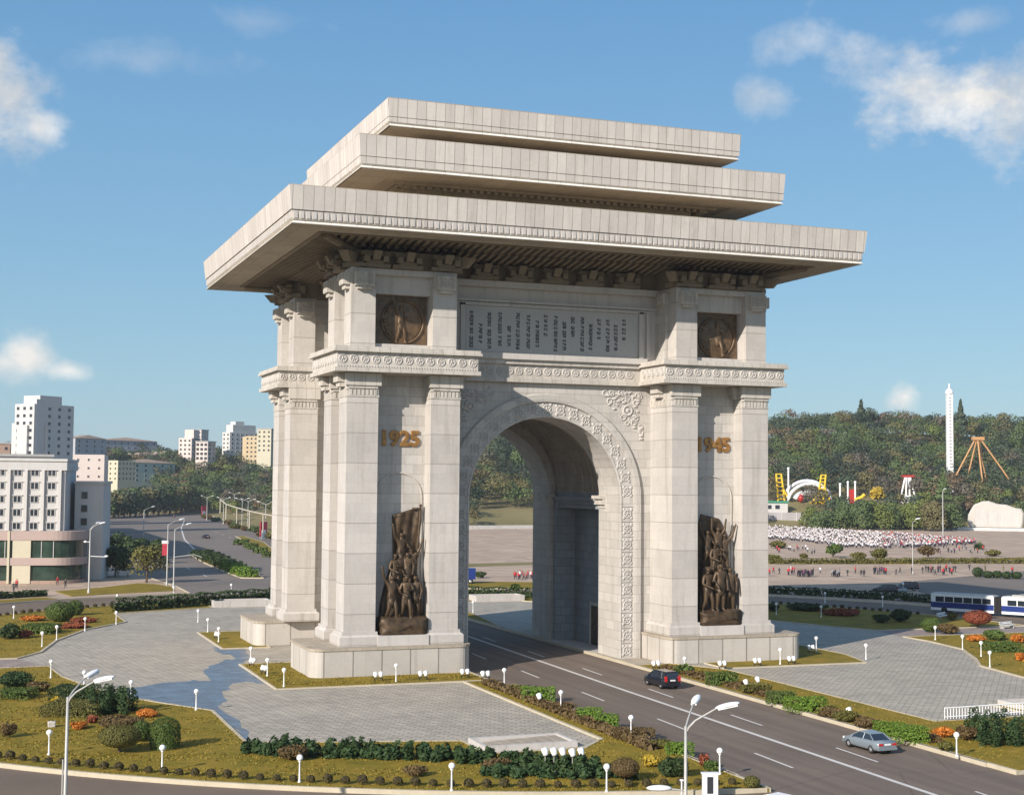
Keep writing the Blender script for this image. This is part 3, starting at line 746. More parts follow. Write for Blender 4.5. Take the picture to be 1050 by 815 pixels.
# chamber under the crossing: niches and barrel vault
RV, ZV = 9.85, 18.75; NY, NX, NZ = 6.6, 12.1, 16.75
for s in (-1, 1):
    X = XC+s*RV; B = XC+s*NX; mb = MB()
    mb.quad((B, -NY, -.1), (B, NY, -.1), (B, NY, NZ), (B, -NY, NZ))
    for e in (-1, 1):
        mb.quad((X, e*NY, -.1), (B, e*NY, -.1), (B, e*NY, NZ), (X, e*NY, NZ)); mb.quad((X, e*NY, -.1), (X, e*7.75, -.1), (X, e*7.75, NZ), (X, e*NY, NZ))
    mb.quad((X, -NY, NZ), (X, NY, NZ), (B, NY, NZ), (B, -NY, NZ)); mb.quad((X, -7.75, NZ), (X, 7.75, NZ), (X, 7.75, ZV), (X, -7.75, ZV))
    mb.box(XC+s*(RV-.35), X, -7.68, 7.68, 17.3, 17.75); mb.box(XC+s*(RV-.6), X, -7.66, 7.66, 17.75, 18.15)
    for e in (-1, 1): mb.box(XC+s*(RV-.3), X+s*.02, e*NY, e*(NY+.75), -.1, 17.3)
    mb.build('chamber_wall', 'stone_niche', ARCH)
mb = MB(); nseg = 32
for i in range(nseg):
    a, b = pi*i/nseg, pi*(i+1)/nseg
    mb.quad((XC-RV*cos(a), -7.75, ZV+RV*sin(a)), (XC-RV*cos(b), -7.75, ZV+RV*sin(b)), (XC-RV*cos(b), 7.75, ZV+RV*sin(b)), (XC-RV*cos(a), 7.75, ZV+RV*sin(a)))
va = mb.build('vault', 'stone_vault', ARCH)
mb = MB()
for y in (-7.2, -4.4, -1.5, 1.5, 4.4, 7.2):
    mb.tube([(XC-(RV-.02)*cos(pi*i/24), y, ZV+(RV-.02)*sin(pi*i/24)) for i in range(25)], .1, 5)
mb.build('vault_rib', 'stone_cap', va)
for s in (-1, 1):
    mb = MB(); B = XC+s*NX; mb.box(B-s*.12, B, -2.3, .9, -.1, 4.8); d = mb.build('door', 'bronze_dark', ARCH)
    mb = MB(); mb.box(B-s*.22, B, -2.7, -2.3, -.1, 5.2); mb.box(B-s*.22, B, .9, 1.3, -.1, 5.2); mb.box(B-s*.22, B, -2.3, .9, 4.8, 5.2); mb.build('door_frame', 'stone_plain', d)
    mb = MB(); mb.box(XC+s*8.2 if s > 0 else XC+s*12.05, XC+s*12.05 if s > 0 else XC+s*9.15, -7.6, 7.6, -.18, .03); mb.build('chamber_floor', 'stone_plain', ARCH)

# roof tiers
def skirt(mb, a, z0, b, z1, cap=False):
    v = [(a[0], a[2], z0), (a[1], a[2], z0), (a[1], a[3], z0), (a[0], a[3], z0), (b[0], b[2], z1), (b[1], b[2], z1), (b[1], b[3], z1), (b[0], b[3], z1)]
    mb.add(v, [(0, 1, 5, 4), (1, 2, 6, 5), (2, 3, 7, 6), (3, 0, 4, 7)]+([(4, 5, 6, 7)] if cap else []))
def tier(name, a, d, zt, zl, zl2, zb, t, dent):
    R = lambda e: (-(a-e), a-e, -(d-e), d-e)
    lerp = lambda z: t*(zt-z)/(zt-zb)
    mb = MB(); skirt(mb, R(lerp(zl)), zl, R(0), zt, True)
    T = mb.build('roof_tier', 'stone_fascia', ARCH)
    mb = MB(); e_ = .12 if dent else 0.; skirt(mb, R(lerp(zl2)+e_), zl2, R(lerp(zl)+e_), zl-.07); skirt(mb, R(lerp(zl)+e_), zl-.07, R(lerp(zl)+.15), zl-.07); skirt(mb, R(lerp(zl)+.15), zl-.07, R(lerp(zl)+.15), zl); skirt(mb, R(lerp(zl)+.15), zl, R(lerp(zl)-.01), zl); mb.build('fascia_band', 'stone_fascia', T)
    mb = MB(); skirt(mb, R(t+.02), zb-.3, R(t-.02), zb-.24); skirt(mb, R(t-.02), zb-.24, R(t+.26), zb+.04); skirt(mb, R(t+.26), zb+.04, R(lerp(zl2)+.14), zl2); skirt(mb, R(lerp(zl2)+.02), zl2, R(lerp(zl2)+.15), zl2+.01); mb.build('roof_lip', 'stone_lip', T)
    mb = MB(); mb.box(-a+.05, a-.05, -d+.05, d-.05, zt, zt+.09); mb.build('coping', 'stone_cap', T)
    if dent:
        mb = MB(); e = lerp((zl+zl2)/2)+.14; st = .62
        for s in (-1, 1):
            n = int(2*(a-e)/st)
            for k in range(n):
                x = -(a-e)+st*.5+k*2*(a-e)/n; mb.box(x-.19, x+.19, s*(d-e-.05), s*(d-e+.1), zl2+.1, zl-.12)
            n = int(2*(d-e)/st)
            for k in range(n):
                y = -(d-e)+st*.5+k*2*(d-e)/n; mb.box(s*(a-e-.05), s*(a-e+.1), y-.19, y+.19, zl2+.1, zl-.12)
        mb.build('dentil_band', 'stone_plain', T)
    return T
T1 = tier('t', 32.92, 26.97, 48.39, 46.08, 45.15, 45.03, .36, True)
T2 = tier('t', 24.93, 22.68, 55.07, 52.9, 52.12, 51.97, .2, False)
T3 = tier('t', 21.07, 19.37, 60.0, 58.1, 57.54, 57.4, .17, False)
def frame(mb, o, i, z0, z1):                   # rectangular ring, o/i half sizes
    mb.box(-o[0], o[0], -o[1], -i[1], z0, z1); mb.box(-o[0], o[0], i[1], o[1], z0, z1)
    mb.box(-o[0], -i[0], -i[1], i[1], z0, z1); mb.box(i[0], o[0], -i[1], i[1], z0, z1)
# soffit of the great eave: plain border, then two rows of rafters sloping down to the brackets
BX, BY = 28.9, 22.4
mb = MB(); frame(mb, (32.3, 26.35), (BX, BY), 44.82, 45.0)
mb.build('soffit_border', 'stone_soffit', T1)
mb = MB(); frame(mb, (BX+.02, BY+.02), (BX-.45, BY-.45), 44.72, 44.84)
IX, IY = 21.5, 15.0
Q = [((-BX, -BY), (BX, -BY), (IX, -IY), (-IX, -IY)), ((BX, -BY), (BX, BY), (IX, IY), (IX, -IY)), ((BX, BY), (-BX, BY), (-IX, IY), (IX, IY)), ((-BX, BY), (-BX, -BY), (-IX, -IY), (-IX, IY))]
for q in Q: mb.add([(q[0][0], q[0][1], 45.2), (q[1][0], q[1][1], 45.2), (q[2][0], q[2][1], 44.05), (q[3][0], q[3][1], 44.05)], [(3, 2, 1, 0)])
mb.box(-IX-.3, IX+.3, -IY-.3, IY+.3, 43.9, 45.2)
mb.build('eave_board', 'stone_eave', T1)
mb = MB()
def rafter(mb, axis, s, q, lo, hi, z_hi, z_lo, w=.2, h=.36):
    """bar running outward from lo to hi, rising to z_hi"""
    c = [(q-w, lo, z_lo), (q+w, lo, z_lo), (q+w, lo, z_lo+h), (q-w, lo, z_lo+h), (q-w, hi, z_hi), (q+w, hi, z_hi), (q+w, hi, z_hi+h), (q-w, hi, z_hi+h)]
    if axis == 'y': v = [(x, s*y, z) for x, y, z in c]
    else: v = [(s*y, x, z) for x, y, z in c]
    mb.add(v, [(0, 1, 2, 3), (7, 6, 5, 4), (0, 4, 5, 1), (1, 5, 6, 2), (2, 6, 7, 3), (3, 7, 4, 0)])
for s in (-1, 1):
    for k in range(-32, 33):
        q = k*.9; lim = max(0, abs(q)-(BX-BY))
        lo1 = max(18.6, lim); lo2 = max(14.6, lim)
        if lo1 < BY-.5: rafter(mb, 'y', s, q, lo1, BY-.3, 44.78, 44.78-(BY-.3-lo1)*.11)
        if lo2 < 18.4: rafter(mb, 'y', s, q+.05, lo2, 18.9, 44.24, 44.24-(18.9-lo2)*.14)
    for k in range(-24, 25):
        q = k*.9; lim = max(0, abs(q)+(BX-BY))
        lo1 = max(25.2, lim); lo2 = max(21.4, lim)
        if lo1 < BX-.5: rafter(mb, 'x', s, q, lo1, BX-.3, 44.78, 44.78-(BX-.3-lo1)*.11)
        if lo2 < 25.: rafter(mb, 'x', s, q+.05, lo2, 25.4, 44.24, 44.24-(25.4-lo2)*.14)
for sx in (-1, 1):
    for sy in (-1, 1): mb.tube([(sx*21.5, sy*15.6, 43.2), (sx*28.2, sy*21.8, 44.7)], .42, 6)
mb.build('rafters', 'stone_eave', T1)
mb = MB(); mb.box(-13.5, 13.5, -14.5, 14.5, 42.0, 44.4)
for sx in (-1, 1):
    for sy in (-1, 1): sbox(mb, sx, sy, 12.6, 24.2, 9, 18.4, 42.02, 43.95)
mb.box(-20.2, 20.2, -12, 12, 42.0, 44.3)
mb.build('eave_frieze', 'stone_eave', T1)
# bracket sets
bs = MB()
bs.box(-1.65, 1.65, -.55, .6, .05, .42); bs.box(-1.3, -.72, -1.25, .6, .55, 1.12); bs.box(.72, 1.3, -1.25, .6, .55, 1.12)
bs.box(-.95, .95, -.7, .6, .42, .75); bs.frustum((-.38, .38, -1.2, .6), .75, (-.44, .44, -1.75, .6), 1.6); bs.box(-1.5, 1.5, -.85, -.3, 1.2, 1.6)
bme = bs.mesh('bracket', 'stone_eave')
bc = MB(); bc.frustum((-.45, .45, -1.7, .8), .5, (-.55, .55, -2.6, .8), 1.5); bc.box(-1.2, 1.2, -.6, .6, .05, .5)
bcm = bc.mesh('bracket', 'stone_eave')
def put_bracket(x, y, rz, me=None):
    o = bpy.data.objects.new('bracket', me or bme); link(o, ARCH); o.location = (x, y, 42.02); o.rotation_euler = (0, 0, rz)
for s, rz in ((-1, 0), (1, pi)):
    for k in (-8.7, -4.6, -.4, 3.9, 8.5): put_bracket(k*(-s), s*15.0, rz)
    for sx in (-1, 1):
        for k in (14.4, 18.6, 22.2): put_bracket(sx*k, s*18.9, rz)
        put_bracket(sx*24.0, s*18.2, rz+sx*s*-pi/4*1., bcm)
        put_bracket(sx*13.4, s*18.4, rz+sx*s*pi/4, bcm)
        rs = -pi/2 if sx < 0 else pi/2
        for k in (10.5, 14.5): put_bracket(sx*24.6, s*k, rs)
        put_bracket(sx*23.6, s*9.4, rs+(-s*sx)*pi/4*-1, bcm)
for sx in (-1, 1):
    for k in (-5, 0, 5): put_bracket(sx*20.6, k, -pi/2 if sx < 0 else pi/2)
# necks and soffits of the two upper roofs
for (T, a, d, zb, nx_, ny_, z0) in ((T2, 24.93, 22.68, 51.7, 17.6, 13.6, 48.3), (T3, 21.07, 19.37, 57.12, 15.0, 12.0, 55.0)):
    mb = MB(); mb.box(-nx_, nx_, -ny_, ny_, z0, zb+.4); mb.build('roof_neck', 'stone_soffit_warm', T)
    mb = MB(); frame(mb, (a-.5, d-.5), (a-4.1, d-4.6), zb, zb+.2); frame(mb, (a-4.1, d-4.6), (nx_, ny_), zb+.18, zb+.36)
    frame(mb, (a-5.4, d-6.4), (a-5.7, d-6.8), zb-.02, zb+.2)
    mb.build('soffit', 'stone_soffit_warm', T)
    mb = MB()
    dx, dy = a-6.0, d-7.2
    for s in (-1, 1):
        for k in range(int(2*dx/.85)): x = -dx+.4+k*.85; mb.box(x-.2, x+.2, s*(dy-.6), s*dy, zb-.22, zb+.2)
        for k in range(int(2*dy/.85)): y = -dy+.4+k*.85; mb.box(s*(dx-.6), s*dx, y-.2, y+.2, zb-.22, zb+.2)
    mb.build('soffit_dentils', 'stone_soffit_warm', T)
# ------------------------------------------------------------------ figures
def human_mesh(name, pose=None, lvl=1, mats=('cloth_dark',), bulk=1., split=None):
    """1.75 m figure facing -Y, feet at z=0, one skinned surface grown from a posed skeleton."""
    p = dict(lean=0., turn=0., la=(.22, 0.02, .85), ra=(-.22, .02, .85), lh=(.25, -.06, .62), rh=(-.25, -.06, .62),
             lk=(.11, -.03, .48), rk=(-.11, -.02, .48), lf=(.12, 0, .06), rf=(-.12, .02, .06), head=(0, -.02, 0), hip=.92, coat=0.)
    p.update(pose or {}); L = p['lean']; hz = p['hip']
    V = [(0, 0, hz), (0, L*.3, hz+.2), (0, L*.75, hz+.42), (0, L, hz+.53), (0+p['head'][0]*.4, L+p['head'][1]*.5, hz+.62), (p['head'][0], L+p['head'][1]-.01, hz+.70+p['head'][2]), (p['head'][0]*1.2, L+p['head'][1]-.02, hz+.80+p['head'][2])]
    Rr = [.125, .118, .135, .075, .05, .088, .075]
    E_ = [(i, i+1) for i in range(6)]
    def chain(pts, rs, root):
        prev = root
        for q, r in zip(pts, rs): V.append(q); Rr.append(r); E_.append((prev, len(V)-1)); prev = len(V)-1
    sh = hz+.49
    for sg, a, h in ((1, p['la'], p['lh']), (-1, p['ra'], p['rh'])):
        a = Vector(a)+Vector((0, L*.8, 0)); h = Vector(h)+Vector((0, L*.8, 0)); a.z += hz-.92; h.z += hz-.92
        d = (h-a).normalized()
        chain([(sg*.17, L*.85, sh), tuple(a.lerp(Vector((sg*.17, L*.85, sh)), .0)+Vector((0, 0, .22*0))), tuple(h), tuple(h+d*.09), tuple(h+d*.16)], [.065, .05, .034, .04, .022], 2)
    for sg, k, f in ((1, p['lk'], p['lf']), (-1, p['rk'], p['rf'])):
        f = Vector(f)
        chain([(sg*.09, .0, hz-.06), tuple(k), (f.x, f.y+.02, f.z+.05), (f.x+sg*.01, f.y-.13, f.z-.015)], [.098, .066, .045, .036], 0)
    if p['coat']:
        chain([(0, .03, hz-.2), (0, .04, hz-.38)], [.16*p['coat'], .19*p['coat']], 0)
    me = bpy.data.meshes.new(name+'_s'); me.from_pydata(V, E_, []); o = bpy.data.objects.new(name+'_s', me); COL.objects.link(o)
    sk = o.modifiers.new('s', 'SKIN'); sk.use_smooth_shade = True; sk.branch_smoothing = .4
    for i, v in enumerate(me.skin_vertices[0].data):
        v.radius = (Rr[i]*bulk, Rr[i]*bulk*(.8 if i in (0, 1, 2) else 1)); v.use_root = (i == 0)
    if lvl: o.modifiers.new('u', 'SUBSURF').levels = lvl
    dg = bpy.context.evaluated_depsgraph_get(); dg.update()
    out = bpy.data.meshes.new_from_object(o.evaluated_get(dg)); out.name = name
    bpy.data.objects.remove(o); bpy.data.meshes.remove(me)
    out.materials.clear()
    for m_ in mats: out.materials.append(MATS[m_])
    if split:
        mi = []
        for f in out.polygons:
            z = f.center.z; x = abs(f.center.x)
            mi.append(split(x, f.center.y, z))
        out.polygons.foreach_set('material_index', mi)
    return out
def mesh_obj(name, me, parent=None, loc=(0, 0, 0), rz=0., s=1., sy=1.):
    o = bpy.data.objects.new(name, me); link(o, parent); o.location = loc; o.rotation_euler = (0, 0, rz); o.scale = (s, s*sy, s); return o

B = ('bronze',)
PO = {
 'stride': dict(lf=(.2, -.22, .06), lk=(.17, -.24, .5), rf=(-.2, .25, .08), rk=(-.14, .06, .47), la=(.32, -.05, 1.2), lh=(.2, -.3, 1.25), ra=(-.33, .05, 1.15), rh=(-.36, -.12, .92), lean=-.06, coat=.8),
 'raise_r': dict(ra=(-.33, -.02, 1.62), rh=(-.42, -.05, 1.95), la=(.3, -.04, 1.18), lh=(.22, -.25, 1.15), lf=(.16, -.12, .06), lk=(.14, -.12, .49), rf=(-.18, .14, .06), coat=.9),
 'raise_l': dict(la=(.33, -.02, 1.62), lh=(.45, -.05, 1.98), ra=(-.3, -.04, 1.15), rh=(-.18, -.26, 1.05), lf=(.14, -.1, .06), rf=(-.15, .1, .06), coat=.9),
 'stand': dict(la=(.27, .0, 1.13), lh=(.22, -.14, .9), ra=(-.27, 0, 1.13), rh=(-.2, -.16, .95), coat=1.),
 'rifle': dict(la=(.28, -.06, 1.15), lh=(.05, -.24, 1.2), ra=(-.28, -.04, 1.1), rh=(-.08, -.25, .98), lf=(.17, -.1, .06), rf=(-.16, .12, .06), lk=(.15, -.1, .49), coat=.7),
 'both': dict(ra=(-.3, -.02, 1.6), rh=(-.3, -.04, 1.95), la=(.3, -.02, 1.6), lh=(.34, -.04, 1.94), coat=.9),
}
SM = {k: human_mesh('figure', v, 1, B, 1.28) for k, v in PO.items()}

def rock(w, d, h, seed):
    r_ = random.Random(seed); bm_ = bmesh.new(); bmesh.ops.create_cube(bm_, size=1)
    bmesh.ops.subdivide_edges(bm_, edges=bm_.edges[:], cuts=5, use_grid_fill=True)
    for v in bm_.verts:
        n = Vector((v.co.x, v.co.y, v.co.z)); f = 1-.16*(n.length-.5)
        v.co = Vector((v.co.x*w*f, v.co.y*d*f, (v.co.z+.5)*h))
        if v.co.z > .05: v.co += Vector((r_.uniform(-.09, .09)*w*.3, r_.uniform(-.09, .09)*d*.4, r_.uniform(-.16, .16)*h))
    mb = MB(); bm_.verts.index_update(); mb.add([tuple(v.co) for v in bm_.verts], [tuple(v.index for v in f.verts) for f in bm_.faces], 0, True); bm_.free(); return mb

def slab(mb, outline, y, th, seed, amp=.12, nx=14, nz=14, fold=None):
    """solid cloth / relief slab with folds; outline(u) -> (x_left,x_right) at height fraction u, in world x/z"""
    fr = []; bk = []
    for j in range(nz+1):
        v = j/nz; xl, xr, z0l, z0r = outline(v)
        for i in range(nx+1):
            u = i/nx; x = xl+(xr-xl)*u; z = z0l+(z0r-z0l)*u
            dy = amp*(fold(u, v) if fold else 0)
            fr.append((x, y-th+dy, z)); bk.append((x, y+dy*.4, z))
    n = len(fr); W = nx+1; f = []
    for j in range(nz):
        for i in range(nx):
            a = j*W+i; f.append((a, a+1, a+W+1, a+W)); f.append((n+a, n+a+W, n+a+W+1, n+a+1))
    for j in range(nz): a = j*W; f.append((a, a+W, n+a+W, n+a)); a = j*W+nx; f.append((a, n+a, n+a+W, a+W))
    for i in range(nx): a = i; f.append((a, n+a, n+a+1, a+1)); a = nz*W+i; f.append((a, a+1, n+a+1, n+a))
    mb.add(fr+bk, f, 0, True)

# left group: marchers under a great flag
SL = thing('bronze_sculpture', 'dark bronze group of marching figures under a tall hanging flag, below the year 1925', 'sculpture', (-18.4, -17.9, 4.02), 0, 'bronze groups on the arch')
r_ = rock(5.1, 2.7, 1.7, 3); r_.build('rock_base', 'bronze', SL)
mb = MB(); slab(mb, lambda v: (-.75-.15*v, 2.0-.1*v, 7.4+4.9*v, 7.9+5.2*v), 1.15, .5, 1, .36, 26, 22, lambda u, v: sin(9*u+5*(v-.3)*(1.1-u))*.55+sin(17*u-7*v)*.22+.3*sin(4*v))
mb.build('flag', 'bronze', SL)
mb = MB(); mb.tube([(1.55, .4, 5.2), (2.08, .55, 13.2)], [.13, .1], 8); mb.ball((2.08, .55, 13.3), .17, 8, 6); mb.box(1.2, 2.15, .4, .7, 12.9, 13.08); mb.build('flag_pole', 'bronze', SL)
mb = MB(); slab(mb, lambda v: (-2.3+1.6*v*v, 2.45-1.2*v*v, .2+7.6*v, .2+7.2*v), 1.3, 1.2, 2, .3, 16, 16, lambda u, v: sin(8*u+3*v)*.6+sin(15*v+6*u)*.4)
mb.build('relief_block', 'bronze_dark', SL)
for (k, x, y, z, s, rz) in (('raise_r', -1.25, -.55, 1.35, 2.75, .15), ('rifle', .25, -.75, 1.5, 2.65, -.1), ('stand', 1.35, -.35, 1.55, 2.6, -.35), ('rifle', -.75, .1, 4.0, 2.5, .2), ('stand', .6, .15, 4.2, 2.45, -.2), ('raise_r', -.05, .35, 6.0, 2.6, .3), ('raise_l', 1.1, .45, 4.6, 2.5, -.2)):
    mesh_obj('figure', SM[k], SL, (x, y, z), rz, s)
# right group: welcoming figures before an arched slab
SR = thing('bronze_sculpture', 'dark bronze group of figures with raised arms before an arched slab below 1945', 'sculpture', (18.7, -17.9, 4.02), 0, 'bronze groups on the arch')
rock(5.0, 2.7, 1.6, 9).build('rock_base', 'bronze', SR)
mb = MB(); slab(mb, lambda v: (-1.75-.35*min(1, v*2)+1.1*max(0, v-.82)*3, 2.15-.35*v-1.6*max(0, v-.8)*3.2, 1.0+11.4*v, 1.0+10.9*v), 1.25, .55, 4, .2, 18, 26, lambda u, v: sin(7*u+2*v)*.5+sin(11*v+9*u)*.35)
mb.build('backing_slab', 'bronze', SR)
mb = MB(); slab(mb, lambda v: (-2.2+.6*v, 2.4-.7*v, .3+6.2*v, .3+6.2*v), 1.1, 1.1, 2, .3, 16, 16, lambda u, v: sin(8*u+3*v)*.6+sin(15*v+6*u)*.4)
mb.build('relief_block', 'bronze_dark', SR)
for (k, x, y, z, s, rz) in (('rifle', -1.35, -.5, 1.3, 3.0, .2), ('stand', .1, -.75, 1.45, 3.15, 0), ('stand', 1.5, -.45, 1.35, 2.95, -.3), ('rifle', -.1, .1, 4.6, 2.7, .1), ('raise_r', -1.0, .3, 6.1, 2.6, .1), ('both', .35, .3, 6.4, 2.65, -.1), ('raise_l', 1.2, .35, 5.6, 2.7, -.2)):
    mesh_obj('figure', SM[k], SR, (x, y, z), rz, s)

# medallions in the upper piers
def medallion(cx, seed, pose):
    mb = MB(); mb.box(cx-2.98, cx+2.98, -17.05, -16.8, 34.2, 39.5); mb.ball((cx+.3, -17.05, 36.75), (2.25, .22, 2.25), 24, 12)
    mb.torus((cx+.3, -17.12, 36.75), 2.3, .13, (0, 1, 0), 32, 6); mb.torus((cx+.3, -17.1, 36.75), 2.02, .06, (0, 1, 0), 32, 5)
    r_ = random.Random(seed)
    for k in range(9):
        a = r_.uniform(2.2, 4.2); mb.ball((cx+.3+1.9*cos(a), -17.15, 36.75+1.9*sin(a)), (.34, .16, .2), 6, 4)
    p = mb.build('medallion', 'bronze_medal', ARCH)
    rf = SM[pose].copy(); rf.materials.clear(); rf.materials.append(MATS['bronze_medal'])
    mesh_obj('relief_figure', rf, p, (cx+(.1 if seed == 1 else .4), -17.25, 34.35), 0.3 if seed == 1 else -.4, 2.4, .75)
medallion(-18.8, 1, 'raise_r'); medallion(18.8, 2, 'stride')

# gilt years on the piers
def lettering(name, txt, x0, x1, z0, z1, y, depth, mat, parent, bold=.02):
    cu = bpy.data.curves.new('t', 'FONT'); cu.body = txt; cu.extrude = .1; cu.offset = bold; cu.bevel_depth = .02; cu.resolution_u = 3
    o = bpy.data.objects.new('t', cu); COL.objects.link(o)
    dg = bpy.context.evaluated_depsgraph_get(); dg.update()
    me = bpy.data.meshes.new_from_object(o.evaluated_get(dg)); bpy.data.objects.remove(o); bpy.data.curves.remove(cu)
    co = np.empty(len(me.vertices)*3); me.vertices.foreach_get('co', co); co = co.reshape(-1, 3); lo, hi = co.min(0), co.max(0)
    n = np.empty_like(co); t = (co-lo)/(hi-lo)
    n[:, 0] = x0+(x1-x0)*t[:, 0]; n[:, 2] = z0+(z1-z0)*t[:, 1]; n[:, 1] = y-depth*t[:, 2]
    me.vertices.foreach_set('co', n.ravel()); me.materials.clear(); me.materials.append(MATS[mat]); me.update()
    o = bpy.data.objects.new(name, me); link(o, parent); return o
lettering('year_numerals', '1925', -20.5, -16.4, 23.5, 25.25, -16.83, .22, 'gilt', ARCH)
lettering('year_numerals', '1945', 16.85, 20.95, 23.5, 25.25, -16.83, .22, 'gilt', ARCH)
# ------------------------------------------------------------------ plants
CLEAR = []
def bush(name, label, u, v, w, h, mat, kind='loose', cat='shrub', group=None, leaf=None, seed=None, depth=1., dist=None, zb=.1, density=1., trunk=False):
    """u,v = surveyed foot of the plant, w,h = apparent width and height"""
    g = G(u, v, zb) if dist is None else AT(u, v, dist)
    k = mpp(g); W_, H_ = w*k/2, max(.3, h*k*.94)
    D_ = W_*depth; f = Vector((FW[0], FW[1], 0)).normalized(); c = g+f*D_*.8
    return plant(name, label, c, W_, D_, H_, mat, kind, cat, group, leaf or max(.09, 1.55*k), seed if seed is not None else int(u*7+v*13), density, atan2(RT[1], RT[0]), trunk)
def plant(name, label, c, W_, D_, H_, mat, kind='loose', cat='shrub', group=None, leaf=.14, seed=1, density=1., rz=0., trunk=False):
    rng = np.random.default_rng(seed)
    area = 2*pi*W_*max(D_, .3)*.6+pi*(W_+D_)*H_*.8
    n = int(min(9000, max(120, density*(3.6 if kind in ('ball', 'dome') else 2.1)*area/(leaf*leaf))))
    R3 = np.array([W_, D_, H_])
    if kind in ('ball', 'dome'):
        d = rdir(n, rng); P = d*R3*np.array([1, 1, .5])+np.array([0, 0, .5*H_])
        if kind == 'dome':
            t = rng.random(n); a = rng.random(n)*2*pi; z = np.where(t < .6, t/.6*.62, 0.)
            cyl = np.stack([np.cos(a)*(.9+.1*np.sin(z*5)), np.sin(a)*(.9+.1*np.sin(z*5)), z], 1); top = d.copy(); top[:, 2] = abs(top[:, 2])*.38+.62
            m = (t < .6)[:, None]; P = np.where(m, cyl, top)*np.array([W_, D_, H_]); d = np.where(m, np.stack([np.cos(a), np.sin(a), a*0], 1), d)
        P *= (1+.03*rng.normal(0, 1, (n, 1)))
        Q = leaf_quads(P, d, leaf*.72, rng, 1.2, .35)
    elif kind == 'box':
        f = rng.integers(0, 6, n); s = rng.uniform(-1, 1, (n, 3)); d = np.zeros((n, 3))
        pr = np.array([D_*H_, D_*H_, W_*H_, W_*H_, W_*D_*2, 0.001]); f = rng.choice(6, n, p=pr/pr.sum())
        ax = np.array([0, 0, 1, 1, 2, 2])[f]; sg = np.array([1, -1, 1, -1, 1, -1])[f]
        s[np.arange(n), ax] = sg; d[np.arange(n), ax] = sg
        lump = 1+.06*np.sin(s[:, :1]*W_*2.1+seed)+.05*rng.normal(0, 1, (n, 1))
        P = s*np.array([W_, D_, H_*.5])*np.where(np.arange(3) == 2, 1, .96)*lump+np.array([0, 0, H_*.5])
        Q = leaf_quads(P, d, leaf, rng, 1.2, .5)
    elif kind == 'spiky':                               # juniper-like, upright blades
        nc = max(4, int(W_*D_*4/ .5)); Q = []
        for i in range(nc):
            b = np.array([rng.uniform(-1, 1)*W_*.92, rng.uniform(-1, 1)*D_*.85, 0]); hh = H_*rng.uniform(.55, 1.1)
            m = max(24, n//nc); t = rng.random((m, 1)); a = rng.random((m, 1))*2*pi
            r = (.16+.5*t*(1.05-t)*1.6)*min(W_, .75)*(.75+.5*rng.random((m, 1)))
            P = b+np.concatenate([np.cos(a)*r, np.sin(a)*r, t*hh], 1); d = np.concatenate([np.cos(a)*.7, np.sin(a)*.7, np.ones_like(a)*.9], 1)
            Q.append(leaf_quads(P, d, leaf*1.05, rng, 1.9, .5))
        Q = np.concatenate(Q)
    elif kind == 'conifer':
        t = 1-np.sqrt(rng.random(n)); a = rng.random(n)*2*pi; r = (1-t)*(.8+.2*np.sin(t*30))*(.7+.4*rng.random(n))
        z = (1-t)*0+t; P = np.stack([np.cos(a)*r*W_, np.sin(a)*r*D_, (.06+.94*z)*H_], 1); d = np.stack([np.cos(a), np.sin(a), .3+0*a], 1)
        Q = leaf_quads(P, d, leaf*1.2, rng, 1.6, .5)
    else:                                               # loose natural shrub of several lobes
        nl = max(3, int(4+2*W_)); Q = []
        for i in range(nl):
            o = rdir(1, rng)[0]*np.array([.55, .55, .3]); rr_ = rng.uniform(.4, .62); m = max(20, n//nl)
            d = rdir(m, rng); P = (o+d*rr_*(.72+.36*rng.random((m, 1))))*np.array([W_, D_, H_*.55])+np.array([0, 0, H_*.5])
            P[:, 2] = np.maximum(P[:, 2], .02*H_+rng.random(m)*.1*H_); Q.append(leaf_quads(P, d, leaf, rng, 1.4, .7))
        Q = np.concatenate(Q)
    # dark inner twigs so that the crown is not hollow
    if kind in ('ball', 'dome', 'box', 'loose'):
        m = max(30, n//6); d = rdir(m, rng); P = d*R3*np.array([.72, .72, .38])*(rng.random((m, 1))**.4)+np.array([0, 0, .45*H_])
        Q = np.concatenate([Q, leaf_quads(P, d, leaf*2.6, rng, 1.2, 1.)])
    if trunk:
        root = thing(name, label, cat, c, rz, group); th = trunk
        np_quads('foliage', Q+np.array([0, 0, th]), [mat], None, root)
        mb = MB(); r_ = random.Random(seed)
        mb.tube([(0, 0, -.3), (r_.uniform(-.1, .1)*th, 0, th*.6), (0, 0, th+H_*.35)], [.07*W_+.03, .055*W_+.02, .03*W_+.01], 7)
        for k in range(4):
            a = k*1.6+r_.random(); mb.tube([(0, 0, th*.75), (cos(a)*W_*.3, sin(a)*D_*.3, th+H_*.25), (cos(a)*W_*.6, sin(a)*D_*.6, th+H_*.55)], [.04*W_+.01, .03*W_+.01, .012*W_+.005], 5)
        mb.build('trunk', 'bark', root); return root
    o = np_quads(name, Q, [mat]); o.location = c; o.rotation_euler = (0, 0, rz)
    return tag(o, label, cat, group)

b = bush
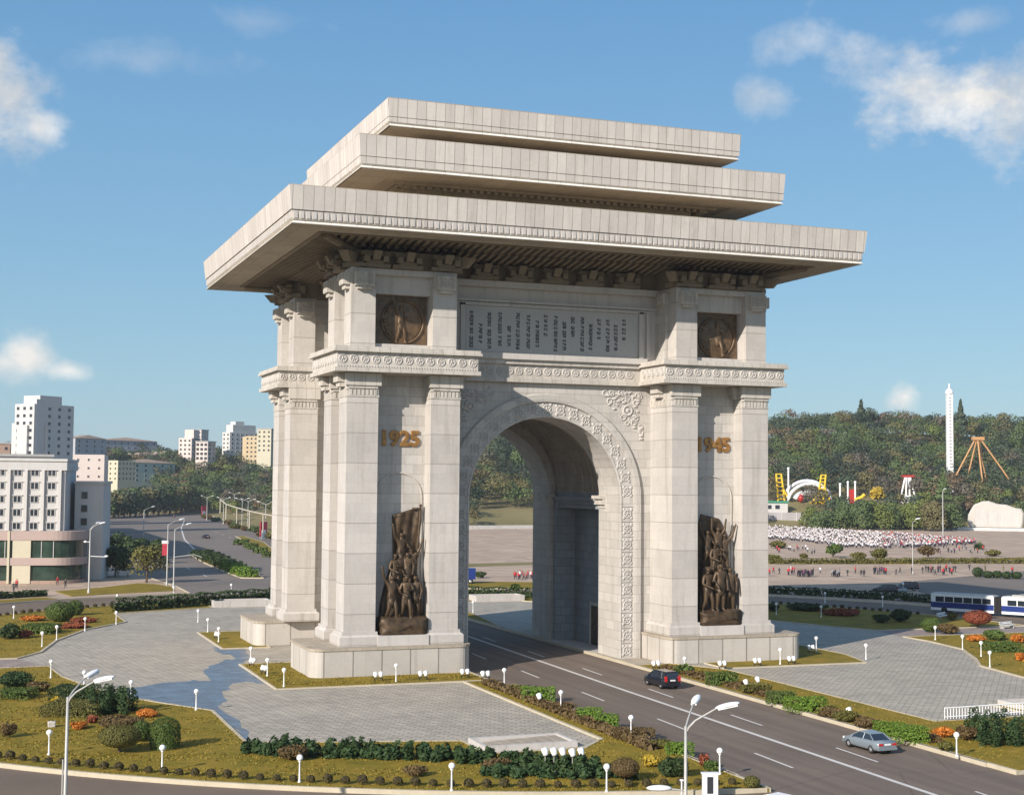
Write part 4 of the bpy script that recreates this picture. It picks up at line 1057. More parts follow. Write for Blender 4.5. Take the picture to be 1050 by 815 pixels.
# south-west garden (lower left of the photo)
b('juniper_shrub', 'broad dark juniper shrub behind the tall street lamp on the lower left lawn', 109, 733, 48, 30, 'leaf_pine', 'spiky')
b('round_shrub', 'low brownish green round shrub left of the two clipped bushes, lower left lawn', 118, 774, 43, 24, 'leaf_olive', 'ball', trunk=.35)
b('topiary_bush', 'smaller round clipped green bush tucked between the brownish shrub and the tall clipped bush', 143, 761, 20, 22, 'leaf_green', 'ball', 'clipped bush')
b('topiary_bush', 'tall rounded column of clipped green bush on the lower left lawn', 166, 769, 31, 33, 'leaf_green', 'dome', 'clipped bush')
b('juniper_shrub', 'dark flat juniper shrub at the left edge of the photo, on the lower lawn', 8, 706, 40, 17, 'leaf_pine', 'loose')
b('clipped_hedge', 'low green hedge bed in front of the dark juniper at the left edge', 12, 717, 34, 9, 'leaf_green', 'box', 'hedge')
b('russet_shrub', 'low russet shrub bed at the end of the hedge by the left edge', 36, 710, 22, 12, 'leaf_brown', 'loose')
b('clipped_hedge', 'dark green hedge bed beside the yellow flowers on the lower left lawn', 72, 718, 42, 12, 'leaf_dark', 'box', 'hedge')
b('clipped_hedge', 'low olive hedge bed behind the orange flowers and the white stone', 72, 735, 58, 11, 'leaf_olive', 'box', 'hedge')
b('flower_bed', 'bright orange flower cluster in front of the olive hedge bed, lower left lawn', 79, 748, 22, 8, 'leaf_orange', 'loose', 'flowers')
b('flower_bed', 'orange flower patch between the big juniper and the clipped bush', 148, 736, 26, 9, 'leaf_orange', 'loose', 'flowers')
b('flower_bed', 'small yellow flower clump by the dark hedge on the lower left lawn', 55, 721, 9, 8, 'leaf_yellow', 'loose', 'flowers')
b('russet_shrub', 'wide russet and olive shrub bed below the big juniper', 118, 748, 50, 13, 'leaf_brown', 'loose')
b('bare_shrub', 'thin bare olive shrub at the left edge of the lower lawn', 6, 757, 20, 20, 'leaf_brown', 'loose', density=.3)
b('russet_shrub', 'small rust red shrub beside the orange flowers, lower left lawn', 92, 742, 14, 9, 'leaf_red', 'loose')
b('russet_shrub', 'low purple brown shrub under the dark hedge facing the plaza', 296, 781, 36, 18, 'leaf_brown', 'loose')
b('russet_shrub', 'small tan round shrub standing alone on the lawn below the long dark hedge', 424, 797, 25, 13, 'leaf_brown', 'loose')
b('round_shrub', 'reddish brown round shrub beside the last globe lamp at the bottom of the photo', 642, 803, 29, 20, 'leaf_brown', 'ball', trunk=.3)
b('dark_shrub', 'big dark green shrub left of the double headed street lamp by the road corner', 689, 799, 36, 25, 'leaf_dark', 'loose')
b('yellow_shrub', 'yellow green feathery shrub beside the dark shrub by the road corner', 668, 787, 22, 14, 'leaf_yellow', 'loose', density=.5)
b('bare_shrub', 'reddish bare shrub right of the street lamp by the road corner', 722, 787, 16, 17, 'leaf_red', 'loose', density=.4)
b('olive_shrub', 'olive shrub under the globe lamp at the road corner', 731, 793, 18, 14, 'leaf_green', 'loose')
b('round_shrub', 'round olive shrub at the kerb end of the lower lawn', 772, 809, 17, 13, 'leaf_olive', 'ball')
# long juniper hedge below the plaza: one plant after another
jn = 0
for (u0, v0, u1, v1, n, w, h) in ((262, 774, 474, 782, 14, 29, 20), (482, 783, 606, 791, 9, 27, 19), (504, 797, 640, 799, 9, 25, 15)):
    for i in range(n):
        t = i/(n-1); b('juniper_shrub', 'spiky dark juniper in the long hedge between the plaza edge and the lower lawn', u0+(u1-u0)*t, v0+(v1-v0)*t, w, .86*h+2.5*sin(i*2.3), 'leaf_pine', 'spiky', group='spiky junipers in the plaza hedge', seed=jn, leaf=.2); jn += 1
b('russet_shrub', 'russet ground shrub between the two rows of junipers', 510, 792, 30, 15, 'leaf_brown', 'loose')
# verge left of the road
for (u, v, w, h, m, l) in ((552, 718, 34, 13, 'leaf_bright', 'bright green clipped hedge nearest the arch on the left road verge'), (530, 710, 26, 9, 'leaf_olive', 'low olive hedge leading from the left plinth along the road'),
    (575, 729, 36, 10, 'leaf_brown', 'brown feathery hedge behind the globe lamp on the left road verge'), (604, 739, 26, 13, 'leaf_bright', 'middle bright green clipped hedge on the left road verge'),
    (623, 745, 24, 13, 'leaf_bright', 'bright green clipped hedge touching the middle one on the left road verge'), (650, 757, 44, 9, 'leaf_brown', 'long brown low hedge right of the bright green pair on the left verge'),
    (680, 768, 34, 11, 'leaf_olive', 'low olive hedge continuing towards the street lamp on the left verge'), (697, 774, 28, 12, 'leaf_bright', 'last bright green hedge before the double headed street lamp')):
    b('clipped_hedge', l, u, v, w, h, m, 'box' if 'clipped' in l or 'bright' in l else 'loose', 'hedge', depth=.5)
# verge right of the road
for (u, v, w, h, m, l) in ((703, 692, 22, 13, 'leaf_green', 'small green shrub by the globe lamp next to the black car'), (722, 696, 26, 8, 'leaf_brown', 'russet low shrub just right of the black car'),
    (741, 703, 32, 13, 'leaf_green', 'green clipped hedge nearest the black car on the right verge'), (762, 707, 26, 9, 'leaf_brown', 'russet low hedge behind the green hedge near the black car'), (776, 712, 32, 13, 'leaf_olive', 'olive shrub with a floodlight in it on the right verge'),
    (802, 722, 30, 12, 'leaf_green', 'dark green clipped hedge halfway along the right verge'), (828, 730, 40, 14, 'leaf_bright', 'bright green clipped hedge halfway along the right verge'), (851, 736, 24, 9, 'leaf_brown', 'russet low hedge between the bright hedge and the autumn shrub'),
    (868, 741, 28, 15, 'leaf_olive', 'olive autumn shrub by the white box light on the right verge'), (893, 748, 30, 10, 'leaf_brown', 'russet low hedge above the silver car'),
    (915, 756, 30, 15, 'leaf_bright', 'bright green clipped hedge above the silver car'), (936, 762, 34, 17, 'leaf_bright', 'second bright green clipped hedge, right of the silver car')):
    b('clipped_hedge' if 'hedge' in l else 'roadside_shrub', l, u, v, w, h, m, 'box' if 'clipped' in l else 'loose', 'hedge' if 'hedge' in l else 'shrub', depth=.6)
b('autumn_shrub', 'orange autumn shrub below the white railing', 970, 757, 24, 12, 'leaf_orange', 'loose'); b('autumn_shrub', 'tall yellow brown autumn shrub right of the orange one', 995, 760, 24, 18, 'leaf_brown', 'loose')
b('olive_shrub', 'olive shrub beside the globe lamp on the right verge', 972, 771, 18, 12, 'leaf_olive', 'loose')
b('pine_shrub', 'big dark green pine shrub at the right edge beside the underpass stairs', 1032, 766, 60, 34, 'leaf_pine', 'spiky')
# north-west garden
b('round_shrub', 'large round dark green shrub on the far left lawn', 58, 638, 29, 21, 'leaf_green', 'ball'); b('round_shrub', 'smaller round green shrub behind the large round one on the far left lawn', 75, 631, 17, 16, 'leaf_green', 'ball')
b('dark_shrub', 'dark green shrub at the left edge of the far lawn', 6, 656, 26, 18, 'leaf_dark', 'loose'); b('clipped_hedge', 'green hedge bed in front of the large round shrub', 38, 650, 34, 9, 'leaf_green', 'box', 'hedge')
b('flower_bed', 'red and orange flower bed left of the large round shrub', 31, 637, 26, 6, 'leaf_orange', 'loose', 'flowers'); b('russet_shrub', 'rust red low shrub bed right of the large round shrub', 84, 639, 26, 6, 'leaf_red', 'loose'); b('russet_shrub', 'rust red shrub by the dark shrub at the left edge', 22, 654, 18, 8, 'leaf_red', 'loose')
b('russet_shrub', 'red brown ground bed below the two round shrubs', 70, 645, 40, 5, 'leaf_red', 'loose')
def hedge_run(label, pts, w, h, mat, n, name='clipped_hedge'):
    """one long hedge following a line on the ground"""
    rng = np.random.default_rng(n); Q = []
    for (x0, y0), (x1, y1) in zip(pts, pts[1:]):
        L = hypot(x1-x0, y1-y0); m = int(L*n); t = rng.random(m); a = rng.random(m); tx, ty = (x1-x0)/L, (y1-y0)/L
        side = rng.choice(3, m, p=[.3, .3, .4]); off = np.where(side == 0, -w/2, np.where(side == 1, w/2, (a-.5)*w)); z = np.where(side == 2, h, a*h)*(1+.07*np.sin(t*L*1.3))+rng.normal(0, .05, m)
        P = np.stack([x0+tx*t*L-ty*off, y0+ty*t*L+tx*off, z+.05], 1); P[:, :2] += rng.normal(0, .06, (m, 2))
        d = np.stack([np.where(side == 2, 0, -ty*np.sign(off)), np.where(side == 2, 0, tx*np.sign(off)), np.where(side == 2, 1., .2)], 1)
        Q.append(leaf_quads(P, d, .3, rng, 1.3, .6))
        P2 = np.stack([x0+tx*t*L-ty*(a-.5)*w*.6, y0+ty*t*L+tx*(a-.5)*w*.6, z*.6], 1)[:m//3]; Q.append(leaf_quads(P2, d[:m//3], .7, rng, 1.3, 1.))
    return tag(np_quads(name, np.concatenate(Q), [mat]), label, 'hedge')
hedge_run('long dark green hedge behind the far left plaza and its low wall', [(-40, 59.5), (-31, 64.5), (-22, 69.5), (-13, 74.5)], 2.2, 1.9, 'leaf_dark', 70)
hedge_run('long dark hedge behind the plaza seen through the archway', [(39, 60), (30, 68), (22, 74), (13, 78)], 2.2, 1.6, 'leaf_dark', 60)
hedge_run('low dark hedge along the far left pavement in front of the building', arc(106, 180-28, 180-63, 14), 1.4, .9, 'leaf_dark', 50)
hedge_run('low hedge between the paved square and the crowd', [(128, 156), (160, 150), (188, 146), (204, 141)], 2.2, 1.3, 'leaf_olive', 40); hedge_run('low hedge right of the gap, in front of the monument stone', [(209, 140), (235, 134), (262, 128)], 2.2, 1.3, 'leaf_olive', 40)
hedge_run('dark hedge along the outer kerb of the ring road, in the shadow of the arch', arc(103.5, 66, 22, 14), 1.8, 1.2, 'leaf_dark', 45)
hedge_run('long low brown hedge along the kerb of the left road verge', [(-12.9, -29), (-12.9, -45), (-13.1, -66)], .9, .45, 'leaf_brown', 90); hedge_run('long low russet hedge along the kerb of the right road verge', [(9.2, -24), (9.2, -45), (9.3, -70)], .9, .42, 'leaf_brown', 90)
# north-east garden
b('topiary_bush', 'round clipped green bush by the path on the right lawn', 957, 648, 21, 15, 'leaf_green', 'ball', 'clipped bush'); b('russet_shrub', 'brownish low shrub right of the round clipped bush on the right lawn', 976, 650, 24, 11, 'leaf_brown', 'loose')
b('maple_shrub', 'round red brown shrub near the trolleybus', 1006, 644, 28, 15, 'leaf_red', 'ball', trunk=.4); b('olive_shrub', 'small olive shrub at the path corner in front of the trolleybus', 978, 636, 12, 9, 'leaf_olive', 'loose')
b('clipped_hedge', 'green clipped shrub bed in the middle of the right lawn', 1024, 657, 26, 12, 'leaf_green', 'loose', 'hedge'); b('clipped_hedge', 'flat green hedge bed below the other on the right lawn', 1032, 669, 34, 9, 'leaf_green', 'box', 'hedge')
b('flower_bed', 'orange flower bed in the middle of the right lawn', 1003, 658, 20, 7, 'leaf_orange', 'loose', 'flowers'); b('flower_bed', 'orange flower bed at the right edge, upper part of the lawn', 1045, 660, 16, 11, 'leaf_orange', 'loose', 'flowers'); b('flower_bed', 'orange flower bed at the right edge beside the flat hedge', 1049, 678, 14, 9, 'leaf_orange', 'loose', 'flowers')
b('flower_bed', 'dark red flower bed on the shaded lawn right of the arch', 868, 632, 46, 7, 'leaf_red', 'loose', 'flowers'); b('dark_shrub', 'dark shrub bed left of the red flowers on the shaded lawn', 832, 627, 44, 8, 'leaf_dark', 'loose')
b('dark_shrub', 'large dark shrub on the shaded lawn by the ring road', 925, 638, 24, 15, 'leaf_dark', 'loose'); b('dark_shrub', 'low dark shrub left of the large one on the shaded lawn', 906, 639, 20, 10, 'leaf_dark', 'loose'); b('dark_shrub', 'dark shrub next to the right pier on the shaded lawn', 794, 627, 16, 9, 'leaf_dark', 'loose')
# shrubs on the square
for (u, v, w, h, m, l) in ((793, 577, 22, 9, 'leaf_olive', 'loose olive shrub beside the right pier on the square'), (800, 562, 18, 8, 'leaf_olive', 'low shrub in front of the white crowd beside the right pier'), (825, 572, 10, 5, 'leaf_olive', 'tiny shrub behind the hedge on the square'),
    (856, 571, 20, 13, 'leaf_green', 'tallest green tree shrub in front of the crowd'), (882, 573, 18, 7, 'leaf_olive', 'olive shrub right of the tall tree shrub'), (904, 575, 18, 12, 'leaf_olive', 'brownish small tree in front of the crowd'),
    (954, 572, 20, 12, 'leaf_brown', 'brown flat topped shrub near the tall mast'), (1005, 563, 10, 7, 'leaf_dark', 'dark shrub before the gap in the low hedge'), (1020, 570, 16, 7, 'leaf_olive', 'olive shrub in front of the monument stone'),
    (492, 592, 12, 7, 'leaf_dark', 'dark small shrub seen through the archway on the left'), (528, 606, 11, 8, 'leaf_green', 'round green shrub seen through the middle of the archway')):
    b('square_shrub', l, u, v, w, h, m, 'loose', trunk=.5 if h > 10 else False)
for i, (u, v) in enumerate(((1004, 591), (1014, 592), (1024, 592), (1034, 593), (1044, 593))): b('dark_shrub', 'round dark shrub in the shaded row behind the trolleybus', u, v, 11, 7 if i else 10, 'leaf_dark', 'ball', group='dark shrubs behind the trolleybus')
# rows of clipped balls along the kerbs: one mesh, many plants
rng = np.random.default_rng(3); d_ = rdir(420, rng); d_[:, 2] = np.where(d_[:, 2] < -.6, -d_[:, 2], d_[:, 2])
Qb = leaf_quads(d_*np.array([.34, .34, .29])*(1+.05*rng.normal(0, 1, (420, 1)))+np.array([0, 0, .3]), d_, .1, rng, 1.3, .5)
proto = np_quads('kerb_shrub', Qb, ['leaf_kerb']); first = True
def ball_row(a0, a1, step, r, label, group):
    global first
    n = int(abs(radians(a1-a0))*r/step)
    for i in range(n+1):
        a = radians(a0+(a1-a0)*i/n); o = proto if first else proto.copy()
        if not first: COL.objects.link(o)
        first = False; s = random.uniform(.74, 1.0)
        o.location = (r*cos(a), r*sin(a), .1); o.scale = (s, s, s*random.uniform(.9, 1.1)); o.rotation_euler = (0, 0, random.uniform(0, 6)); tag(o, label, 'shrub', group)
ball_row(aSW-.6, 222, 1.14, 80., 'small round clipped shrub in the row along the kerb at the bottom left', 'kerb shrubs at the bottom left')
ball_row(aNW+2, 137, 1.5, 79.8, 'small round clipped shrub in the row along the kerb of the far left lawn', 'kerb shrubs at the far left')
ball_row(aNE-32, 17, 1.35, 79.8, 'small round clipped shrub in the shaded row along the ring road right of the arch', 'kerb shrubs in the shade at the right')
ball_row(-74, -66, 1.6, 79.9, 'small round clipped shrub in the short row along the kerb at the bottom right', 'kerb shrubs at the bottom right')

# tufts standing in the near lawns
def tufts(polys, n):
    rng = np.random.default_rng(9); P = []
    for poly, m in zip(polys, n):
        A = np.array(poly); lo, hi = A.min(0), A.max(0); q = rng.uniform(lo, hi, (m*3, 2)); c = np.zeros(len(q), bool)
        for i in range(len(A)):
            (x0, y0), (x1, y1) = A[i], A[(i+1) % len(A)]
            c ^= ((y0 > q[:, 1]) != (y1 > q[:, 1])) & (q[:, 0] < (x1-x0)*(q[:, 1]-y0)/(y1-y0+1e-12)+x0)
        q = q[c][:m]; dens = np.sin(q[:, 0]*.9+np.sin(q[:, 1]*.7)*2)+np.sin(q[:, 1]*1.1+q[:, 0]*.35); P.append(q[dens+rng.normal(0, .9, len(q)) > .1])
    P = np.concatenate(P); m = len(P); a = rng.random(m)*6.28; h = rng.uniform(.03, .09, m); w = rng.uniform(.03, .08, m); z = np.full(m, .1)
    t = np.stack([np.cos(a)*w, np.sin(a)*w, 0*a], 1); B_ = np.stack([P[:, 0], P[:, 1], z], 1); l = np.stack([rng.normal(0, .04, m), rng.normal(0, .04, m), h], 1)
    o = np_quads('grass', np.stack([B_-t, B_+t, B_+t*.6+l, B_-t*.6+l], 1), ['leaf_grass']); tag(o, 'tufts of dry yellow green grass in the lawns', 'grass', kind='stuff')
tufts([SWi+arc(RI, aSW, 182.2, 46), SEi+arc(RI, aSE, -2.2, 46), NWi+arc(RI, aNW, 176.6, 46), [(-33, -7), (-33, -26.5), (XL, -26.5), (XL, -20.5), (-28.5, -20.5), (-28.5, -7)]], [60000, 30000, 16000, 9000])
# street trees
def tree(name, label, base, H, R, mat, seed, leaf=.45, group=None, n=1500, th=.3, low=False):
    rng = np.random.default_rng(seed); root = thing(name, label, 'tree', base, 0, group)
    q = np.concatenate([crown_quads(np.array([0, 0, H*(.35+.32*k)]), R*(1-.25*k), H*.5, n//2, rng, leaf) for k in ((-.45, .35, 1) if low else (0, 1))])
    np_quads('crown', q, [mat], None, root); mb = MB(); r_ = random.Random(seed)
    mb.tube([(0, 0, -.4), (.1, 0, H*th), (0, .1, H*.7)], [.035*H, .026*H, .012*H], 8)
    for k in range(5):
        a = k*1.25+r_.random(); mb.tube([(.08, 0, H*(th-.05+.04*k)), (cos(a)*R*.4, sin(a)*R*.4, H*(.45+.04*k)), (cos(a)*R*.75, sin(a)*R*.75, H*(.6+.05*k))], [.016*H, .011*H, .005*H], 6)
    mb.build('trunk', 'bark', root); return root
tree('street_tree', 'spreading green tree on the grass tip in front of the left building', G(150, 597), 7.2, 4.6, 'leaf_olive', 1, .4)
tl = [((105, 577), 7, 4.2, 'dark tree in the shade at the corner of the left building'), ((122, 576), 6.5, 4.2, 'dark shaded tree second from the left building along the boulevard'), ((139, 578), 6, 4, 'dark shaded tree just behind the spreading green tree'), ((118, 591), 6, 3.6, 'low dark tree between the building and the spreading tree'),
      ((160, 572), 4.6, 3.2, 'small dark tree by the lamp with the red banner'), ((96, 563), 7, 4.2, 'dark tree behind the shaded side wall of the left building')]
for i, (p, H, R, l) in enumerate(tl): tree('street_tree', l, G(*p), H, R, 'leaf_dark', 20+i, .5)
for i in range(16):
    t = i/15; p = AT(104+88*t, 527-12*t, 765+110*t+12*(i % 2)); p.z = 0
    tree('roadside_tree', 'dark green tree in the row across the far end of the boulevard', p, random.uniform(11, 14)+7*t, random.uniform(7, 9), ['wood_green', 'wood_dark', 'wood_olive'][i % 3], 60+i, 1.2, 'trees at the far end of the boulevard', 620, low=True)
for i in range(9):
    t = i/8; p = G(176-50*t, 588-6*t); 
    b('median_shrub', 'dark clipped shrub on the near median of the boulevard', 206+46*t, 571+20*t, 20, 8-2*abs(t-.4), 'leaf_dark' if t < .55 else 'leaf_bright', 'box', 'shrub', 'shrubs on the near boulevard median', leaf=.35)
for i in range(4): b('median_shrub', 'green clipped shrub on the far median of the boulevard', 246+10*i, 558+4.2*i, 14, 5, 'leaf_green', 'box', 'shrub', 'shrubs on the far boulevard median', leaf=.45)
for i in range(14):
    t = i/13; p = G(205+76*t, 531+24*t); p += Vector((3.+1.5*sin(i*5), 2.0, .0))
    plant('roadside_shrub', 'low shrub in the mixed strip between the boulevard kerb and the white rail', p, 2.6+sin(i*3.3), 2.4, 2.2+sin(i*1.7)*.7, ['leaf_olive', 'leaf_brown', 'wood_green'][i % 3], 'loose', 'shrub', 'shrubs beside the boulevard', .5, i)
# ------------------------------------------------------------------ lamps and small furniture
def globe_lamp_proto():
    t = thing('globe_lamp', 'x', 'garden lamp', (0, 0, 0))
    mb = MB(); mb.lathe([(0.0, 0), (.11, 0), (.11, .1), (.055, .16), (.05, 1.3), (.09, 1.36), (.11, 1.42), (0, 1.42)], 10); mb.build('post', 'paint_white', t)
    mb = MB(); mb.ball((0, 0, 1.61), .215, 14, 10); mb.build('globe', 'globe_white', t); return t
GL = [(166, 791, 'white globe lamp in front of the tall clipped bush on the lower left lawn'), (307, 802, 'white globe lamp below the purple brown shrub at the bottom of the photo'), (50, 774, 'white globe lamp just left of the tall street lamp on the lower left lawn'),
 (52, 695, 'white globe lamp on the plaza edge behind the tall street lamp'), (86, 707, 'white globe lamp on the plaza edge behind the big juniper'), (134, 718, 'white globe lamp at the plaza edge nearest the wet patch'), (201, 728, 'white globe lamp at the corner of the lawn below the wet patch'),
 (463, 811, 'white globe lamp below the long juniper hedge'), (622, 812, 'white globe lamp beside the reddish brown round shrub'), (738, 794, 'white globe lamp at the road corner right of the double headed lamp'),
 (647, 757, 'white globe lamp by the long brown hedge on the left road verge'), (575, 729, 'white globe lamp between the bright green hedges on the left road verge'), (517, 704, 'white globe lamp beside the road near the left plinth'),
 (291, 704, 'white globe lamp at the near corner of the front left plinth lawn'), (274, 693, 'white globe lamp between the floodlights at the left side of the front plinth lawn'), (257, 680, 'globe lamp at the far corner of the front left plinth lawn'), (406, 699, 'white globe lamp in front of the left plinth below its sculpture'),
 (224, 658, 'white globe lamp at the near corner of the rear plinth lawn'), (213, 648, 'white globe lamp at the side of the rear plinth lawn'), (203, 638, 'white globe lamp on the plaza behind the rear plinth lawn'),
 (43, 663, 'white globe lamp at the path corner of the far left lawn'), (58, 656, 'white globe lamp on the curved edge of the far left lawn, second from the path'), (87, 647, 'white globe lamp on the curved edge of the far left lawn, in the middle'), (119, 640, 'white globe lamp at the tip of the far left lawn'),
 (14, 634, 'white globe lamp by the ring road at the far left edge'), (120, 621, 'globe lamp in front of the long dark hedge on the far left'), (178, 612, 'globe lamp standing behind the long dark hedge on the left'), (237, 609, 'globe lamp behind the low wall at the left of the arch'),
 (702, 691, 'white globe lamp in the shrub beside the black car'), (800, 681, 'white globe lamp in front of the right plinth between the floodlights'), (837, 668, 'white globe lamp behind the right corner of the right plinth'), (888, 676, 'white globe lamp at the tip of the right plinth lawn'),
 (981, 776, 'white globe lamp on the lawn at the bottom right near the kerb'), (959, 656, 'white globe lamp on the curved edge of the right lawn by the round clipped bush'), (987, 666, 'second white globe lamp along the curved edge of the right lawn'), (1006, 673, 'third white globe lamp along the curved edge of the right lawn'), (1015, 684, 'white globe lamp at the sharp corner of the right lawn'),
 (842, 633, 'globe lamp in the dark red flowers of the shaded lawn'), (796, 630, 'globe lamp beside the right pier on the shaded lawn'), (846, 618, 'globe lamp on the shaded ring road edge right of the arch'), (905, 622, 'globe lamp on the shaded ring road edge near the large dark shrub'), (926, 607, 'globe lamp by the parked cars near the trolleybus'),
 (485, 628, 'globe lamp seen through the archway beside the left pier')]
gp = globe_lamp_proto()
for i, (u, v, l) in enumerate(GL):
    o = gp if i == 0 else copy_tree(gp); o.location = G(u, v, .09 if i < 40 else 0); o['label'] = l; o['group'] = 'white globe lamps of the gardens'
# floodlights aimed at the arch
def flood_proto():
    t = thing('floodlight', 'x', 'floodlight'); mb = MB(); mb.box(-.75, .75, -.06, .06, .3, .4)
    for x in (-.6, .6): mb.box(x-.05, x+.05, -.05, .05, -.05, .3)
    mb.build('stand', 'paint_black', t)
    for x in (-.42, .42):
        mb = MB(); mb.lathe([(0, -.34), (.22, -.3), (.32, 0), (.36, .34), (.3, .36), (0, .3)], 12); mb.xf(Matrix.Translation((x, .1, .82)) @ Matrix.Rotation(radians(-38), 4, 'X')); mb.build('lamp_head', 'paint_white', t)
    return t
fp = flood_proto(); FLD = [(388, 698, 'white twin floodlight before the left plinth, left of the globe lamp'), (434, 697, 'white twin floodlight before the left plinth, right of the globe lamp'), (477, 695, 'white twin floodlight at the road end of the left plinth'), (498, 697, 'white twin floodlight on the grass beside the road shadow'),
 (741, 686, 'white twin floodlight before the right plinth, nearest the road'), (777, 683, 'white twin floodlight before the middle of the right plinth'), (812, 681, 'white twin floodlight before the outer end of the right plinth'), (673, 686, 'white twin floodlight by the kerb beside the inner corner of the right plinth'),
 (270, 691, 'white floodlight pair left of the front left plinth, near its lawn corner'), (258, 683, 'white floodlight pair left of the front left plinth, farther back'), (222, 655, 'white floodlight pair on the lawn left of the rear plinth'), (832, 669, 'white floodlight pair in shade behind the right plinth')]
for i, (u, v, l) in enumerate(FLD):
    o = fp if i == 0 else copy_tree(fp); o.location = G(u, v, .1); o['label'] = l; o.scale = (.66, .66, .72); o['group'] = 'floodlights round the arch'; o.rotation_euler = (0, 0, 0 if u > 300 else -1.2)
def spot_proto():
    t = thing('spotlight', 'x', 'spotlight'); mb = MB(); mb.tube([(0, 0, 0), (0, 0, .55)], .04, 6); mb.build('post', 'post_grey', t)
    mb = MB(); mb.lathe([(0, -.3), (.2, -.26), (.27, .1), (.3, .3), (0, .27)], 12); mb.xf(Matrix.Translation((0, 0, .8)) @ Matrix.Rotation(radians(-40), 4, 'X')); mb.build('lamp_head', 'paint_white', t); return t
sp = spot_proto()
for i, (u, v, l) in enumerate([(559, 788, 'leftmost of the five white spotlights standing in the juniper hedge'), (568, 788, 'second from the left of the five white spotlights in the juniper hedge'), (577, 788, 'middle one of the five white spotlights in the juniper hedge'), (587, 789, 'fourth of the five white spotlights in the juniper hedge'), (596, 788, 'rightmost of the five white spotlights in the juniper hedge'),
    (553, 722, 'white spotlight on the left verge beside the nearest bright hedge'), (765, 707, 'white spotlight on the right verge by the russet hedge'), (777, 704, 'white spotlight standing in the olive shrub on the right verge'), (871, 737, 'white box spotlight in the autumn shrub on the right verge')]):
    o = sp if i == 0 else copy_tree(sp); o.location = G(u, v, .1)+Vector((0, 0, .45 if i < 5 else 0)); o.scale = (.85, .85, .85); o['label'] = l; o['group'] = 'white spotlights in the planting'
# white stone and boards
mb = rock(.6, .5, .42, 5); o = mb.build('garden_stone', 'stone_boulder'); o.location = G(53, 745, .1); tag(o, 'white rounded stone in the flower bed on the lower left lawn', 'stone')
p = G(728, 815, .1); t = thing('sign_box', 'white upright box with a dark panel at the bottom edge by the street lamp', 'sign', p, -.3); mb = MB(); mb.box(-.48, .48, -.2, .2, 0, 1.35); mb.box(-.55, .55, -.25, .25, 1.35, 1.43); mb.build('box', 'paint_white', t); mb = MB(); mb.box(-.22, .16, -.23, -.2, .15, 1.2); mb.build('panel', 'letter_dark', t)
p = G(699, 815, .1); mb = MB(); mb.tube([(0, 0, 0), (0, 0, .9)], .05, 8); mb.box(-.09, .09, -.09, .09, .9, 1.0); o = mb.build('bollard', 'paint_white'); o.location = p; tag(o, 'thin white bollard left of the white sign box', 'bollard')
# benches by the right path
def bench(label, u, v, rz):
    t = thing('park_bench', label, 'bench', G(u, v, .02), rz, 'white benches on the right lawn'); mb = MB()
    for k in range(3): mb.box(-1.5, 1.5, -.3+.2*k, -.14+.2*k, .42, .47)
    mb.build('seat', 'paint_white', t); mb = MB()
    for k in range(2): mb.box(-1.5, 1.5, .3, .35, .58+.2*k, .72+.2*k)
    mb.build('backrest', 'paint_white', t)
    for x in (-1.2, 1.2): mb = MB(); mb.box(x-.06, x+.06, -.3, .32, 0, .42); mb.box(x-.06, x+.06, .27, .33, .42, .95); mb.build('leg', 'post_grey', t)
bench('white slatted bench at the path corner in front of the trolleybus', 967, 634, .5); bench('white slatted bench at the right beside the round red shrub', 1033, 644, .3)

# street lamps
def street_lamp(label, base, H, dirs, alen, mat='post_grey', extra=None, group=None, r=.12, rise=.9):
    t = thing('street_lamp', label, 'street lamp', base, 0, group)
    mb = MB(); mb.lathe([(r*1.7, -.2), (r*1.7, .5), (r*1.1, .7), (r, 1), (r*.62, H), (0, H+.02)], 10); mb.build('pole', mat, t)
    for (ax, ay) in dirs:
        l = hypot(ax, ay); ux, uy = ax/l, ay/l; a = alen
        mb = MB(); mb.tube([(0, 0, H-.5), (ux*.08*a, uy*.08*a, H-.05), (ux*.3*a, uy*.3*a, H+rise*.3), (ux*a, uy*a, H+rise)], [r*.6, r*.55, r*.45, r*.38], 7); mb.build('arm', mat, t)
        mb = MB(); mb.ball((0, 0, 0), (.62, .2, .12), 12, 8); mb.box(-.5, .45, -.14, .14, -.12, -.04); mb.xf(Matrix.Translation((ux*(a+.45), uy*(a+.45), H+rise+.1)) @ Matrix.Rotation(atan2(uy, ux), 4, 'Z') @ Matrix.Rotation(-.22, 4, 'Y')); mb.build('lamp_head', 'paint_white', t)
    return t
def dirpx(ax): return (RT[0]*ax[0]+FW[0]*ax[1], RT[1]*ax[0]+FW[1]*ax[1])
p = AT(67, 812, 80); p.z = -.1; H0 = CAMP[2]-(701-491.5)/FPX*80
t1 = street_lamp('tall grey double headed street lamp at the bottom left, nearest the camera', p, H0, [dirpx((.35, .9)), dirpx((1, -.1))], 1.5, r=.115)
mb = MB(); mb.tube([(-.16, .0, -.1), (-.16, 0, H0*.62)], .05, 6); mb.build('cable_pipe', 'post_grey', t1)
p = AT(703, 812, 70); p.z = -.1; H0 = CAMP[2]-(737-496.5)/FPX*70
t2 = street_lamp('grey double headed street lamp at the bottom centre by the road corner', p, H0, [dirpx((.35, .9)), dirpx((1, .0))], 1.55, r=.11)
mb = MB(); zz = CAMP[2]-(799-496.5)/FPX*70; q = dirpx((-1, 0)); mb.tube([(0, 0, zz-.1), (q[0]*.8, q[1]*.8, zz)], .05, 6); mb.build('arm', 'post_grey', t2)
